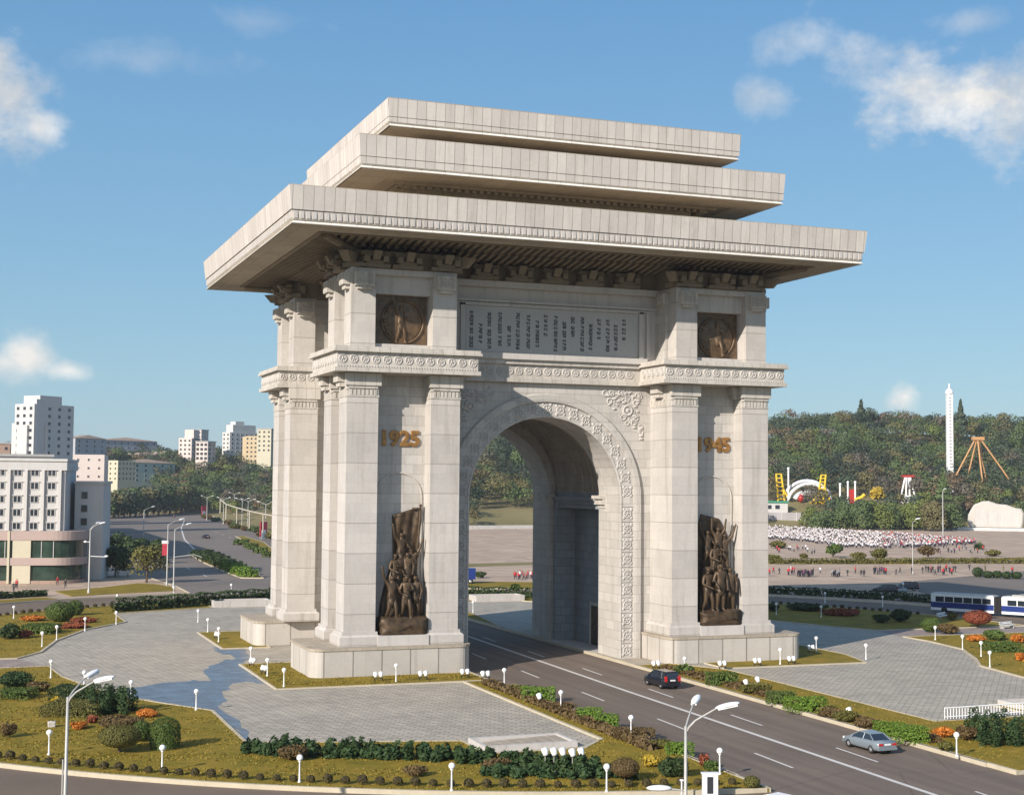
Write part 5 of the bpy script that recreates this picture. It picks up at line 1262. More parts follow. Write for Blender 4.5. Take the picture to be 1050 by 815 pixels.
mb = MB(); mb.ball((0, 0, 0), (.62, .22, .14), 12, 8); mb.xf(Matrix.Translation((q[0]*1.25, q[1]*1.25, zz+.02)) @ Matrix.Rotation(atan2(q[1], q[0]), 4, 'Z')); mb.build('lamp_head', 'paint_white', t2)
p = G(91, 608); t3 = street_lamp('tall grey lamp mast with side arms in front of the left building', p, 11.2, [dirpx((1, .2)), dirpx((.4, .9))], 1.5, r=.16)
mb = MB()
for z, a in ((8.9, (-.7, 0)), (6.4, (2.6, .2))): q = dirpx(a); mb.tube([(0, 0, z), (q[0], q[1], z-.1)], .07, 6); mb.ball((q[0]*1.1, q[1]*1.1, z+.0), (.34, .34, .2), 8, 6)
mb.build('side_arm', 'paint_white', t3)
p = G(171, 600); t4 = street_lamp('street lamp with a red banner beside the spreading green tree', p, 11.4, [dirpx((1, .6))], 2.2, r=.14)
mb = MB(); mb.box(-1.0, .1, -.05, .05, 5.6, 7.8); mb.build('banner', 'banner_red', t4); mb = MB(); mb.box(-1.1, .12, -.08, .08, 7.8, 8.4); mb.build('banner_frame', 'paint_white', t4)
t5 = street_lamp('street lamp with a sign gantry right of the red banner lamp', G(178, 601), 10.6, [dirpx((1, .6))], 2.2, r=.14)
mb = MB(); q = dirpx((5, .8)); mb.tube([(0, 0, 5.4), (q[0]*.7, q[1]*.7, 5.9), (q[0], q[1], 5.4)], .09, 6); mb.build('gantry_arm', 'post_grey', t5)
LB = [((147, 557), 10.4, (1, .6), 'street lamp standing in the building shadow on the boulevard'), ((105, 524), 9, (.9, .5), 'street lamp at the kerb beside the shaded side of the left building'), ((143, 513), 12, (.7, 0), 'double street lamp with a white box at the far side of the boulevard bend'),
      ((168, 500), 11, (.9, 0), 'distant street lamp in front of the trees at the far end of the boulevard'), ((114, 506), 11, (.7, .1), 'distant street lamp in front of the green house')]
for (uv, H, a, l) in LB:
    g = G(uv[0], max(uv[1], 512)); street_lamp(l, g, H, [dirpx(a)] if 'double' not in l else [dirpx(a), dirpx((-a[0], 0))], 2.4, r=.16, group='street lamps of the boulevard')
LE = [(212, 532, 9, 'first'), (229, 537, 11, ''), (248, 539, 11, ''), (272, 550, 11, '')]
for i, (u, v, w) in enumerate([(203, 517, 11.5), (207, 519, 11.5), (212, 533, 11), (229, 537, 11), (222, 522, 12), (248, 539, 11), (272, 551, 11.5), (240, 529, 12), (216, 524, 12), (254, 541, 11)]):
    g = G(u, v); street_lamp('street lamp with white heads in the row along the right kerb of the boulevard', g, w, [dirpx((-1, .1)), dirpx((.9, -.1))], 2.3, r=.17, group='street lamps along the right boulevard kerb')
street_lamp('tall thin mast on the square in front of the crowd', G(936, 588), 11.5, [dirpx((1, 0))], .8, r=.12)
street_lamp('tall thin mast behind the crowd beside the monument stone', G(967, 551, 0), 18, [dirpx((.3, 0))], .5, r=.25)
# banners by the boulevard
for u, v, l in ((209, 530, 'red banner board at the bend of the boulevard'), (270, 553, 'red and white banner board by the right kerb of the boulevard')):
    t = thing('banner_board', l, 'banner', G(u, v), .6); mb = MB(); mb.box(-1.6, 1.6, -.12, .12, 1.0, 6.0); mb.build('board', 'banner_red', t); mb = MB(); mb.box(-1.0, 1.0, -.2, -.12, .2, 3.2); mb.build('panel', 'paint_white', t)
    for x in (-1.4, 1.4): mb = MB(); mb.box(x-.08, x+.08, -.08, .08, -.2, 1.0); mb.build('post', 'post_grey', t)
# white rail climbing the slope beyond the boulevard
mb = MB(); R_ = [(226, 512, 640), (232, 517, 600), (243, 520.5, 560), (256, 524, 520), (270, 527, 480), (284, 529.5, 450)]
P_ = [AT(*q) for q in R_]
for a, c in zip(P_, P_[1:]):
    mb.tube([a, c], .27, 6); 
for a in P_: mb.tube([a, (a.x, a.y, a.z-6)], .25, 5)
tag(mb.build('guard_rail', 'concrete_edge'), 'white rail climbing the slope beyond the boulevard', 'rail')
# low walls, stair parapets
def parapet(label, rect, h, open_=None, steps=True, base=0., rails=False):
    x0, x1, y0, y1 = rect;  t = thing('underpass_stairs', label, 'stairs', ((x0+x1)/2, (y0+y1)/2, base), 0); w = (x1-x0)/2; d = (y1-y0)/2
    for nm, r in (('parapet', (-w, w, -d, -d+.3)), ('parapet', (-w, w, d-.3, d)), ('parapet', (-w, -w+.3, -d+.3, d-.3)), ('parapet', (w-.3, w, -d+.3, d-.3))):
        mb = MB(); mb.box(r[0], r[1], r[2], r[3], 0, h)
        mb.build(nm, 'stone_plain', t)
    mb = MB()
    for k in range(8): mb.box(-w+.35+k*(2*w-.7)/8, -w+.35+(k+1)*(2*w-.7)/8, -d+.35, d-.35, .02, .10+.03*k)
    mb.build('steps', 'stone_cap', t)
parapet('white stone stair parapet at the near edge of the left plaza', (-25.0, -17.6, -62.5, -58.6), .42)
parapet('low white stone wall in front of the long hedge on the far left', (-24.6, -15.6, 64.3, 68.2), 1.0)
parapet('white stone stair parapet seen through the archway', (18.6, 27.2, 64.0, 67.8), 1.0)
parapet('white stone underpass stairs at the right with a railing beside', (27, 33, -59.6, -55.4), .55)
t = thing('stair_railing', 'white metal railing in front of the underpass stairs at the right', 'railing', (17, -60.9, .1), 0); mb = MB()
mb.tube([(0, 0, .95), (9, .3, .95)], .06, 6); mb.tube([(0, 0, .2), (9, .3, .2)], .05, 6); mb.build('rail', 'paint_white', t)
for k in range(30): mb = MB(); mb.tube([(k*.31, k*.01, 0), (k*.31, k*.01, .95)], .035, 5); mb.build('baluster', 'paint_white', t)
# ------------------------------------------------------------------ vehicles
def wheel(parent, x, y, r, w=.22):
    mb = MB(); n = 18
    mb.lathe([(r*.55, -w/2), (r*.93, -w/2), (r, -w*.3), (r, w*.3), (r*.93, w/2), (r*.55, w/2)], n); mb.xf(Matrix.Translation((x, y, r)) @ Matrix.Rotation(pi/2, 4, 'Y')); wh = mb.build('wheel', 'rubber', parent)
    mb = MB(); mb.lathe([(0, w*.42), (r*.3, w*.46), (r*.62, w*.4), (r*.62, -w*.4), (r*.3, -w*.46), (0, -w*.42)], 14); mb.xf(Matrix.Translation((x, y, r)) @ Matrix.Rotation(pi/2, 4, 'Y')); mb.build('rim', 'rim', wh)
def loft(st, mat, parent, name):
    """stations (y, half width, z bottom, z shoulder, z top, top width)"""
    mb = MB(); R_ = []
    for (y, w, zb, zs, zt, wt) in st:
        R_.append([(-w*.88, y, zb), (-w, y, zb+.12), (-w*1.01, y, (zb+zs)/2), (-w, y, zs), (-wt, y, zt), (wt, y, zt), (w, y, zs), (w*1.01, y, (zb+zs)/2), (w, y, zb+.12), (w*.88, y, zb)])
    k = 10; vs = [p for r in R_ for p in r]
    fs = [(i*k+j, i*k+(j+1) % k, (i+1)*k+(j+1) % k, (i+1)*k+j) for i in range(len(R_)-1) for j in range(k)]
    mb.add(vs, fs, 0, True); mb.add(R_[0], [tuple(range(k-1, -1, -1))]); mb.add(R_[-1], [tuple(range(k))])
    return mb.build(name, mat, parent)
def car(label, loc, rz, paint, suv=False, group=None):
    t = thing('parked_car' if 'parked' in label else 'car', label, 'car', loc, rz, group)
    if suv:
        st = [(-2.28, .80, .42, .72, .86, .74), (-2.24, .88, .30, .85, 1.02, .84), (-1.4, .91, .24, .88, 1.04, .86), (0, .92, .24, .88, 1.04, .86), (1.2, .91, .24, .86, 1.0, .84), (2.0, .88, .28, .78, .92, .76), (2.3, .76, .38, .62, .76, .6)]
        rb, r0, r1, fb, zb, zt, wb, wt = -2.22, -1.95, .35, 1.35, 1.0, 1.68, .84, .66; wr = .36
    else:
        st = [(-2.3, .74, .40, .68, .84, .66), (-2.24, .84, .30, .78, .95, .78), (-1.5, .87, .24, .80, .97, .80), (0, .88, .22, .80, .93, .82), (1.2, .87, .22, .76, .90, .80), (2.0, .84, .26, .66, .78, .72), (2.28, .70, .36, .52, .64, .54)]
        rb, r0, r1, fb, zb, zt, wb, wt = -1.72, -.95, .35, 1.28, .9, 1.41, .79, .6; wr = .32
    body = loft(st, paint, t, 'body')
    V = [(-wb, rb, zb), (wb, rb, zb), (wb, fb, zb), (-wb, fb, zb), (-wt, r0, zt-.05), (wt, r0, zt-.05), (wt, r1, zt-.05), (-wt, r1, zt-.05)]
    for nm, f in (('rear_window', (0, 1, 5, 4)), ('side_window', (1, 2, 6, 5)), ('windscreen', (2, 3, 7, 6)), ('side_window', (3, 0, 4, 7))): mb = MB(); mb.add([V[i] for i in f], [(0, 1, 2, 3)]); mb.build(nm, 'glass_dark', t)
    mb = MB(); mb.frustum((-wt-.03, wt+.03, r0-.06, r1+.06), zt-.07, (-wt+.06, wt-.06, r0+.06, r1-.06), zt); 
    for i, j in ((0, 4), (1, 5), (2, 6), (3, 7)): mb.tube([V[i], V[j]], [.06, .045], 6)
    for s in (-1, 1): mb.tube([(s*wb, (rb+fb)/2-.1, zb), (s*wt, (r0+r1)/2-.05, zt-.05)], .045, 6)
    if suv:
        for s in (-1, 1): mb.tube([(s*wb, rb+.75, zb), (s*wt, r0+.6, zt-.05)], .07, 6)
    mb.build('roof', paint, t)
    for y in (-1.38, 1.42):
        for x in (-1, 1): wheel(t, x*(.80 if suv else .77), y, wr)
    for s in (-1, 1):
        mb = MB()
        if suv: mb.box(s*.62, s*.86, -2.32, -2.16, .78, 1.3)
        else: mb.box(s*.42, s*.78, -2.33, -2.2, .68, .84)
        mb.build('tail_light', 'lamp_red', t); mb = MB(); mb.box(s*.45, s*.74, 2.1, 2.3, .56, .70); mb.build('headlight', 'paint_white', t)
        mb = MB(); mb.ball((s*(wb+.13), fb-.45, zb+.06), (.1, .06, .08), 8, 6); mb.build('wing_mirror', paint, t)
    mb = MB(); mb.box(-.26, .26, -2.34, -2.24, .82 if suv else .70, .96 if suv else .82); mb.build('licence_plate', 'plate', t)
    mb = MB(); mb.box(-.82, .82, -2.36, -2.2, .34, .56); mb.box(-.74, .74, 2.18, 2.36, .3, .5); mb.build('bumper', paint if not suv else 'paint_black', t)
    return t
g = G(684, 705, -.15); car('black hatchback car with red tail lights driving away beside the right plinth', (3.6, g.y+1.0, -.15), radians(1.5), 'paint_black', True)
g = G(893, 770, -.15); car('silver saloon car driving away on the right lane at the bottom right', (3.4, g.y+.7, -.15), radians(1.5), 'paint_silver')
g = G(796, 838, -.15); car('white car at the bottom edge of the photo, only its top showing', (g.x, g.y, -.15), radians(20), 'paint_white')
car('small dark red car on the boulevard in the distance', G(211, 552, -.15), radians(8), 'paint_black'); car('tiny dark car farther along the boulevard near the bend', G(178, 530, -.15), radians(-8), 'paint_black')
for i, (u, v, p_) in enumerate(((907, 608, 'paint_black'), (917, 608, 'paint_silver'), (929, 605, 'paint_black'))): car(('black car parked left in the shaded group near the trolleybus', 'pale car parked in the middle of the shaded group near the trolleybus', 'black car parked right in the shaded group near the trolleybus')[i], G(u, v, .02), radians(60), p_, i != 1, 'cars parked near the trolleybus')
for i, u in enumerate(()): car('red and white parked car in the row seen through the archway', G(u, 594, -.04), radians(15), ('paint_red', 'paint_red', 'paint_white', 'paint_red')[i], True, 'cars in the archway view')
# blue lorry behind the left pier
t = thing('lorry', 'blue and white lorry half hidden by the left pier, seen through the archway', 'lorry', G(471, 598, -.04), radians(70)); mb = MB(); mb.box(-1.2, 1.2, -3.2, 1.2, .9, 3.0); mb.build('cargo_box', 'paint_blue', t)
mb = MB(); mb.frustum((-1.1, 1.1, 1.35, 3.0), .6, (-1.05, 1.05, 1.35, 2.7), 2.6); c_ = mb.build('cab', 'paint_white', t); mb = MB(); mb.quad((-.95, 2.93, 1.6), (.95, 2.93, 1.6), (.95, 2.74, 2.4), (-.95, 2.74, 2.4)); mb.build('windscreen', 'glass_dark', c_)
for y in (-2.2, 2.2):
    for x in (-1, 1): wheel(t, x*1.0, y, .48, .3)
# articulated trolleybus
d_ = Vector((.52, -.854)); p0 = G(957, 627, -.15)
T_ = thing('trolleybus', 'blue and white articulated trolleybus on the ring road at the right', 'trolleybus', p0, atan2(d_.y, d_.x))       # front at local x=0, tail along +x
def bus_section(x0, x1, nwin, front):
    W_ = 1.25; mb = MB(); v = []
    nose = .5 if front else 0
    mb.prism([(x0+nose, -W_), (x1, -W_), (x1, W_), (x0+nose, W_), (x0, W_*.75), (x0, -W_*.75)], .45, 3.0); body = mb.build('body', 'paint_white', T_)
    mb = MB(); mb.prism([(x0+nose-.02, -W_-.015), (x1-.02, -W_-.015), (x1-.02, W_+.015), (x0+nose-.02, W_+.015), (x0-.03, W_*.75), (x0-.03, -W_*.75)], .85, 1.72); mb.build('blue_stripe', 'paint_blue', body)
    mb = MB(); mb.prism([(x0+nose+.1, -W_+.15), (x1-.15, -W_+.15), (x1-.15, W_-.15), (x0+nose+.1, W_-.15), (x0+.2, W_*.6), (x0+.2, -W_*.6)], 3.0, 3.16); mb.build('roof', 'render_grey', body)
    w = (x1-x0-1.2)/nwin
    for s in (-1, 1):
        for k in range(nwin): mb = MB(); a = x0+.9+k*w; mb.box(a, a+w-.16, s*(W_-.02), s*(W_+.025), 1.78, 2.62); mb.build('window', 'glass_dark', body)
    if front:
        mb = MB(); mb.box(x0-.03, x0+.1, -.86, .86, 1.7, 2.65); mb.build('windscreen', 'glass_dark', body)
        for s in (-1, 1): mb = MB(); mb.ball((x0-.02, s*.7, .8), (.06, .15, .13), 8, 6); mb.build('headlight', 'globe_white', body)
    return body
bus_section(0, 10.2, 6, True); bus_section(11.4, 20.5, 5, False)
mb = MB()
for k in range(6): mb.box(10.2+k*.2, 10.32+k*.2, -1.15, 1.15, .6, 2.95); mb.box(10.32+k*.2, 10.4+k*.2, -1.02, 1.02, .7, 2.85)
mb.build('bellows', 'rubber', T_)
for x in (2.3, 8.3, 15.8):
    for s in (-1, 1):
        mb = MB(); mb.lathe([(0, -.15), (.5, -.15), (.5, .15), (0, .15)], 16); mb.xf(Matrix.Translation((x, s*1.14, .5)) @ Matrix.Rotation(pi/2, 4, 'X')); mb.build('wheel', 'rubber', T_)
mb = MB(); mb.box(12.8, 15.5, -.6, .6, 3.1, 3.4)
for s in (-1, 1): mb.tube([(13.5, s*.3, 3.35), (18.9, s*.35, 4.6)], .04, 5)
mb.build('trolley_pole', 'post_grey', T_)

# ------------------------------------------------------------------ people
def split_fn(x, y, z): return 2 if z > 1.66 else (3 if z > 1.47 and x < .12 else (3 if x > .27 and z < .78 else (0 if z > .86 else 1)))
WALK = dict(lf=(.12, -.25, .06), lk=(.11, -.2, .5), rf=(-.12, .28, .09), rk=(-.11, .02, .46), la=(.26, .1, 1.15), lh=(.27, .0, .88), ra=(-.26, -.02, 1.13), rh=(-.26, -.22, .95), lean=-.03)
STAND = dict(la=(.25, .02, 1.13), lh=(.24, -.08, .86), ra=(-.25, .02, 1.13), rh=(-.22, -.16, .92))
PM = {}
for nm, (a, c_) in dict(dark=('cloth_dark', 'cloth_dark'), red=('cloth_red', 'cloth_dark'), white=('cloth_white', 'cloth_dark'), olive=('cloth_olive', 'cloth_olive'), violet=('cloth_violet', 'cloth_dark'), grey=('cloth_grey', 'cloth_dark')).items():
    for pn, po in (('w', WALK), ('s', STAND)): PM[nm+pn] = human_mesh('person', po, 1 if pn == 'w' else 0, (a, c_, 'hair', 'skin'), 1.05, split_fn)
def person(u, v, look, label, group=None, rz=None, z=0.):
    o = mesh_obj('person', PM[look], None, G(u, v, z), random.uniform(0, 6.28) if rz is None else rz, random.uniform(.94, 1.04)); tag(o, label, 'person', group); return o
pr = random.Random(12)
for (u, v, lk, l) in ((17, 603, 'reds', 'person in red clothes on the pavement before the left building, by the cream pier'), (14, 607, 'darkw', 'person in dark clothes near the hedge end at the far left'), (59, 600, 'redw', 'person in red walking under the shop windows of the left building'),
    (64, 594, 'whites', 'person in white at the shop windows of the left building'), (70, 597, 'darks', 'person in dark clothes standing left of the tall lamp mast'), (80, 594, 'whitew', 'person in a white top walking just left of the lamp mast'), (67, 603, 'darkw', 'person in dark clothes crouched by carts in front of the left building'),
    (121, 591, 'whitew', 'person in white walking by the white wall near the spreading tree'), (131, 592, 'whites', 'person in a pale top under the spreading tree')): person(u, v, lk, l)
gr_ = 'people walking along the square'
for u, v, lk in [(789, 590, 'redw'), (793, 588, 'redw'), (799, 589, 'darkw')]: person(u, v, lk, {'redw': 'person in red clothes standing close to the right pier on the square', 'darkw': 'person in dark clothes alone between the pier and the red and white cluster'}[lk], gr_ if lk == 'redw' else None)
for i in range(7): person(808+pr.uniform(0, 9), 589+pr.uniform(-5, 2), pr.choice(['reds', 'whites', 'redw']), 'person in the red and white cluster on the square right of the pier', 'red and white cluster of people')
for i in range(11): person(818+i*1.6+pr.uniform(-.5, .5), 590.5+pr.uniform(-1, 1), 'darks' if i % 4 else 'violets', 'person in the tight dark group sitting at the edge of the shade on the square', 'dark group of people at the shade edge')
for i in range(5): person(853+i*1.9, 591+pr.uniform(-1, 1), pr.choice(['darks', 'greys']), 'person in the small grey and dark group in the middle of the square edge', 'small grey group of people')
for (u, v, lk, l) in ((841, 588, 'whitew', 'person in white walking right of the tight dark group'), (869, 591, 'darkw', 'person in dark clothes walking alone in the middle of the square edge'), (877, 588, 'reds', 'person in red beside the lone dark walker'), (883, 591, 'darkw', 'person in dark clothes at the left of a walking pair'), (886, 591, 'darks', 'person in dark clothes at the right of a walking pair'),
    (919, 590, 'darkw', 'person in dark clothes left of the tall thin mast'), (923, 588, 'darkw', 'person walking a step left of the tall thin mast'), (935, 588, 'darks', 'person standing under the tall thin mast'), (946, 588, 'darkw', 'person walking between the mast and the violet group'), (994, 585, 'darkw', 'person in dark clothes before the dark shrubs behind the trolleybus'), (1010, 586, 'olives', 'person in olive behind the dark shrubs near the trolleybus'), (1038, 588, 'reds', 'person in bright red at the right edge of the square'), (1029, 586, 'olives', 'person in olive standing left of the person in bright red')): person(u, v, lk, l)
for i in range(7): person(896+i*2.1+pr.uniform(-.5, .5), 589+pr.uniform(-2, 1.5), pr.choice(['reds', 'darks', 'violets']), 'person in the red and violet group left of the tall thin mast', 'red and violet group of people')
for i in range(14): person(950+i*2.3+pr.uniform(-.7, .7), 588+pr.uniform(-3, 2), pr.choice(['darks', 'violets', 'reds', 'darkw']), 'person in the dark and violet group between the tall mast and the dark shrubs', 'dark and violet group of people')
for i in range(16): person(790+i*3+pr.uniform(-1, 1), 564+pr.uniform(-4, 5), pr.choice(['whites', 'greys', 'reds']), 'person in light clothes strolling between the hedge and the white crowd near the pier', 'strollers between hedge and crowd')
for i in range(18): person(962+i*2.7+pr.uniform(-1, 1), 566+pr.uniform(-5, 3), pr.choice(['reds', 'darks', 'greys', 'violets']), 'person strolling between the low hedge and the right end of the crowd', 'strollers near the right end of the crowd')
for i in range(14): person(527+i*2.1+pr.uniform(-.6, .6), 594+pr.uniform(-2.5, 1), pr.choice(['reds', 'whites', 'redw', 'whitew']), 'person in the red and white group seen through the archway', 'red and white group in the archway view')
# the white crowd: a mass nobody could count
def crowd():
    rng = np.random.default_rng(2)
    me = PM['whites']; co = np.empty(len(me.vertices)*3); me.vertices.foreach_get('co', co); co = co.reshape(-1, 3)
    polys = [list(p.vertices) for p in me.polygons]; mi = [p.material_index for p in me.polygons]
    V = []; F = []; M = []; n = 0
    def band(u):
        top = np.interp(u, [787, 880, 920, 960, 1000], [540.5, 546, 548, 551.5, 555]); bot = np.interp(u, [787, 830, 850, 872, 905, 960, 1000], [553, 556, 560, 562, 563.5, 560.5, 557.5]); return top, bot
    k = 0
    while k < 1500:
        u = rng.uniform(787, 1000); t, bt = band(u); v = rng.uniform(t, bt)
        if u > 960 and rng.random() < .45: continue
        k += 1; p = G(u, v); a = rng.random()*6.28; s = rng.uniform(.92, 1.06); c, sn = cos(a)*s, sin(a)*s
        V.append(np.stack([p.x+co[:, 0]*c-co[:, 1]*sn, p.y+co[:, 0]*sn+co[:, 1]*c, co[:, 2]*s], 1))
        alt = 0 if (u < 905 or rng.random() < .5) else int(rng.integers(4, 7))
        F += [tuple(i+n for i in f) for f in polys]; M += [m if m != 0 else alt for m in mi]; n += len(co)
    V = np.concatenate(V); m = bpy.data.meshes.new('crowd'); m.from_pydata(V.tolist(), [], F)
    for q in ('cloth_white', 'cloth_dark', 'hair', 'skin', 'cloth_violet', 'cloth_red', 'cloth_grey'): m.materials.append(MATS[q])
    m.polygons.foreach_set('material_index', M); m.update(); o = bpy.data.objects.new('crowd', m); COL.objects.link(o)
    tag(o, 'dense crowd of people in white shirts on the far square', 'crowd', kind='stuff')
crowd()
# ------------------------------------------------------------------ buildings
def win_mesh(w, h, frame='render_white', sections=1, y=-.06):
    mb = MB(); e = .09
    mb.box(-w/2, w/2, y-.05, .05, -h/2, -h/2+e, 0); mb.box(-w/2, w/2, y-.05, .05, h/2-e, h/2, 0); mb.box(-w/2, -w/2+e, y-.05, .05, -h/2+e, h/2-e, 0); mb.box(w/2-e, w/2, y-.05, .05, -h/2+e, h/2-e, 0)
    for k in range(1, sections): x = -w/2+w*k/sections; mb.box(x-e*.6, x+e*.6, y-.05, .05, -h/2+e, h/2-e, 0)
    mb.box(-w/2+e, w/2-e, y, .02, -h/2+e, h/2-e, 1)
    return mb.mesh('window', [frame, 'glass_dark'])
def windows(parent, me, xs, zs, face, off):
    """face 'f': local -Y wall at y=off; 's': local +X wall at x=off"""
    for x in xs:
        for z in zs:
            o = bpy.data.objects.new('window', me); link(o, parent)
            o.location = (x, off, z) if face == 'f' else (off, x, z); o.rotation_euler = (0, 0, 0 if face == 'f' else pi/2)
def lin(a, b, n): return [a+(b-a)*(i+.5)/n for i in range(n)]
# hotel-like block at the left edge
B0 = G(74, 598); BR = radians(-11)
HB = thing('office_building', 'pale grey office block with vertical fins above a curved pink podium at the left edge', 'building', (B0.x-1.6, B0.y+2.5, 0), BR)
H1 = 23.6; mb = MB(); mb.box(-60, 0, 0, 16, 9.8, H1-2.2); mb.box(-60.2, .3, -.35, 16.2, H1-2.2, H1-.55); mb.box(-60.5, .4, -.6, 16.5, H1-.5, H1); HW_ = mb.build('wall', 'render_grey', HB)
colx = [-2.5-3.12*k for k in range(18)]
mb = MB()
for k in range(19): x = -.94-3.12*k+.0; mb.box(x-.28, x+.28, -.55, .02, 9.9, H1-2.2)
mb.build('fin', 'render_white', HW_)
wm = win_mesh(1.5, 1.35, 'render_white', 2); windows(HW_, wm, colx, [10.75+2.55*k for k in range(5)], 'f', -.01)
lint = MB(); lint.box(-.95, .95, -.22, .02, .72, .86); lm = lint.mesh('window_hood', 'render_white')
for x in colx:
    for k in range(5): o = bpy.data.objects.new('window_hood', lm); link(o, HW_); o.location = (x, -.01, 10.75+2.55*k)
def podium(e, z0, z1, mat, name, par):
    x1, y0, r = 3.6+e, -2.6-e, 5.5; P = [(-60, y0)]+[(x1-r+r*cos(radians(a)), y0+r+r*sin(radians(a))) for a in range(-90, 1, 9)]+[(x1, 14), (-60, 14)]
    mb = MB(); mb.prism(P, z0, z1); return mb.build(name, mat, par)
pd = podium(.25, 8.15, 9.85, 'band_pink', 'podium_band', HB); podium(-.15, 4.85, 8.15, 'glass_shop', 'shop_glazing', pd); podium(.25, 3.45, 4.85, 'band_pink', 'podium_band', HB); podium(-.25, .55, 3.45, 'glass_shop', 'shop_glazing', pd); podium(0, -.1, .55, 'render_brown', 'podium_base', HB)
for xa, xb in ((-8.9, -5.6), (-24.5, -21.2), (-40, -36.8)):
    mb = MB(); mb.box(xa, xb, -2.75, -2.2, .0, 8.3); mb.box(xa-.9, xa-.5, -3.0, -2.2, 0, 9.9); mb.build('pier', 'render_cream', pd)
mb = MB()
for k in range(24): x = -1.5-2.2*k; mb.box(x-.06, x+.06, -2.55, -2.3, 4.85, 8.15)
mb.build('mullion', 'render_grey', pd)
WG = thing('side_wing', 'plain white shaded wing set back beside the pale grey office block', 'building', (B0.x+.6*cos(BR), B0.y+10, 0), BR); mb = MB(); mb.box(.2, 5.6, 0, 14, 0, 18.9); mb.box(0, 5.9, -.25, 14.2, 18.9, 19.4); ww = mb.build('wall', 'render_white', WG); windows(ww, win_mesh(1.3, 1.5, 'render_blue'), [2.0], [11.4, 14.0, 16.6], 'f', -.01)

def block(name, label, u, dist, w, vtop, d, rot, wall, rows, cf, cs, wsz=(1.3, 1.4), roof=None, h=None, extra=None, z0=None, group=None, floor=3.1):
    p = AT(u, vtop, dist); top = p.z; base = 0 if z0 is None else z0; Hh = top-base
    t = thing(name, label, 'building', (p.x, p.y, base), rot, group); mb = MB(); mb.box(-w/2, w/2, 0, d, -3, Hh)
    for e in (extra or []): mb.box(e[0], e[1], e[2], e[3], e[4]-3 if e[4] == 0 else e[4], Hh+e[5])
    wl = mb.build('wall', wall, t)
    me = win_mesh(wsz[0], wsz[1], wall); zs = [Hh-1.9-floor*k for k in range(rows)]
    if cf: windows(wl, me, lin(-w/2, w/2, cf), zs, 'f', -.01)
    if cs: windows(wl, me, lin(0, d, cs), zs, 's', w/2+.01)
    if roof == 'flat': mb = MB(); mb.box(-w/2-.4, w/2+.4, -.4, d+.4, Hh, Hh+.6); mb.build('roof', 'roof_grey', t)
    if roof == 'gable':
        mb = MB(); e = .6; R_ = [(-w/2-e, -e, Hh), (w/2+e, -e, Hh), (w/2+e, d+e, Hh), (-w/2-e, d+e, Hh), (-w/2+2, d/2, Hh+2.4), (w/2-2, d/2, Hh+2.4)]
        mb.add(R_, [(0, 1, 5, 4), (2, 3, 4, 5), (1, 2, 5), (3, 0, 4), (3, 2, 1, 0)]); mb.build('roof', 'roof_tile', t)
    return t
R5 = radians(-50)
tw = block('tower_block', 'tall white stepped apartment tower at the left, one side in shade', 25.5, 640, 11.5, 414, 22, R5, 'render_white', 14, 3, 4, (1.7, 1.5), None, None, [(-8.5, -5.7, 1, 20, 0, -8), (-4, 5.7, 3, 15, 0, 3.6), (5.7, 6.6, 6.2, 7.2, 0, -9), (-3, 3, -1.2, 3, 0, -9), (0, 5.9, 1, 4, 0, 2)])
block('low_block', 'low pink brown building left of the white tower at the left edge', -2, 660, 10, 455, 12, 0, 'render_brown', 3, 3, 0, roof='flat')
block('apartment_block', 'blue grey apartment block with rows of windows just right of the white tower', 71, 980, 11, 449, 27, R5, 'render_blue', 6, 0, 4, (1.3, 1.4), 'gable')
block('long_block', 'long shaded block with a pale gabled roof behind the pink house', 97, 1080, 9.5, 451, 50, radians(-62), 'render_blue', 7, 0, 9, (1.3, 1.4), 'gable')
block('pink_house', 'pale pink house with small square windows behind the office block wing', 91, 560, 11.4, 466, 12, radians(-12), 'render_pink', 4, 3, 0, (.8, .9), None, None, [(-4.6, -3.7, 1, 8, 0, -6)])
block('cream_house', 'small cream house with a green shaded side at the far end of the street', 116, 930, 8, 472, 16, radians(-48), 'render_cream', 4, 2, 5, (1.2, 1.3), None)
block('green_block', 'long grey green shaded block with a tiled roof behind the boulevard trees', 123, 960, 9, 474, 40, radians(-60), 'render_green', 4, 0, 6, (1.7, 1.4), 'gable')
for i in range(5): block('roof_house', 'small tiled house in the row above the grey green block', 128+9*i, 1040+8*i, 6.8, 468-i*.6, 11, radians(-40), 'render_pink', 1, 1, 1, (.8, .8), 'gable', group='small tiled houses above the green block')
Z = 22
block('hill_block', 'tan stepped apartment block on the hill, leftmost of the hilltop group', 190, 1050, 10, 449, 14, radians(-35), 'render_pink', 7, 3, 3, (1.6, 1.5), None, None, [(-2, 5, 3, 12, 0, 6)], z0=Z)
block('hill_block', 'dark tan apartment tower behind the leftmost hilltop block', 201, 1120, 9, 441, 12, radians(-35), 'render_pink', 8, 3, 3, (1.5, 1.4), 'flat', z0=Z)
block('hill_block', 'small pinkish block with big windows in front of the hilltop group', 207, 1010, 9, 453, 12, radians(-35), 'render_pink', 4, 3, 2, (2.2, 2.), 'flat', z0=Z)
block('hill_block', 'wide white apartment block with many small windows on the hilltop', 232, 1080, 9, 443, 30, radians(-62), 'render_white', 8, 2, 7, (1.7, 1.5), None, None, [(-4, 4, 3, 24, 0, 5.5), (-3, 3, 6, 14, 0, 8)], z0=Z)
block('hill_block', 'ochre yellow apartment block on the hilltop right of the white one', 258, 1040, 9, 447, 12, radians(-30), 'render_ochre', 7, 3, 2, (1.4, 1.4), None, None, [(-7, -4.5, 1, 10, 0, -.5)], z0=Z)
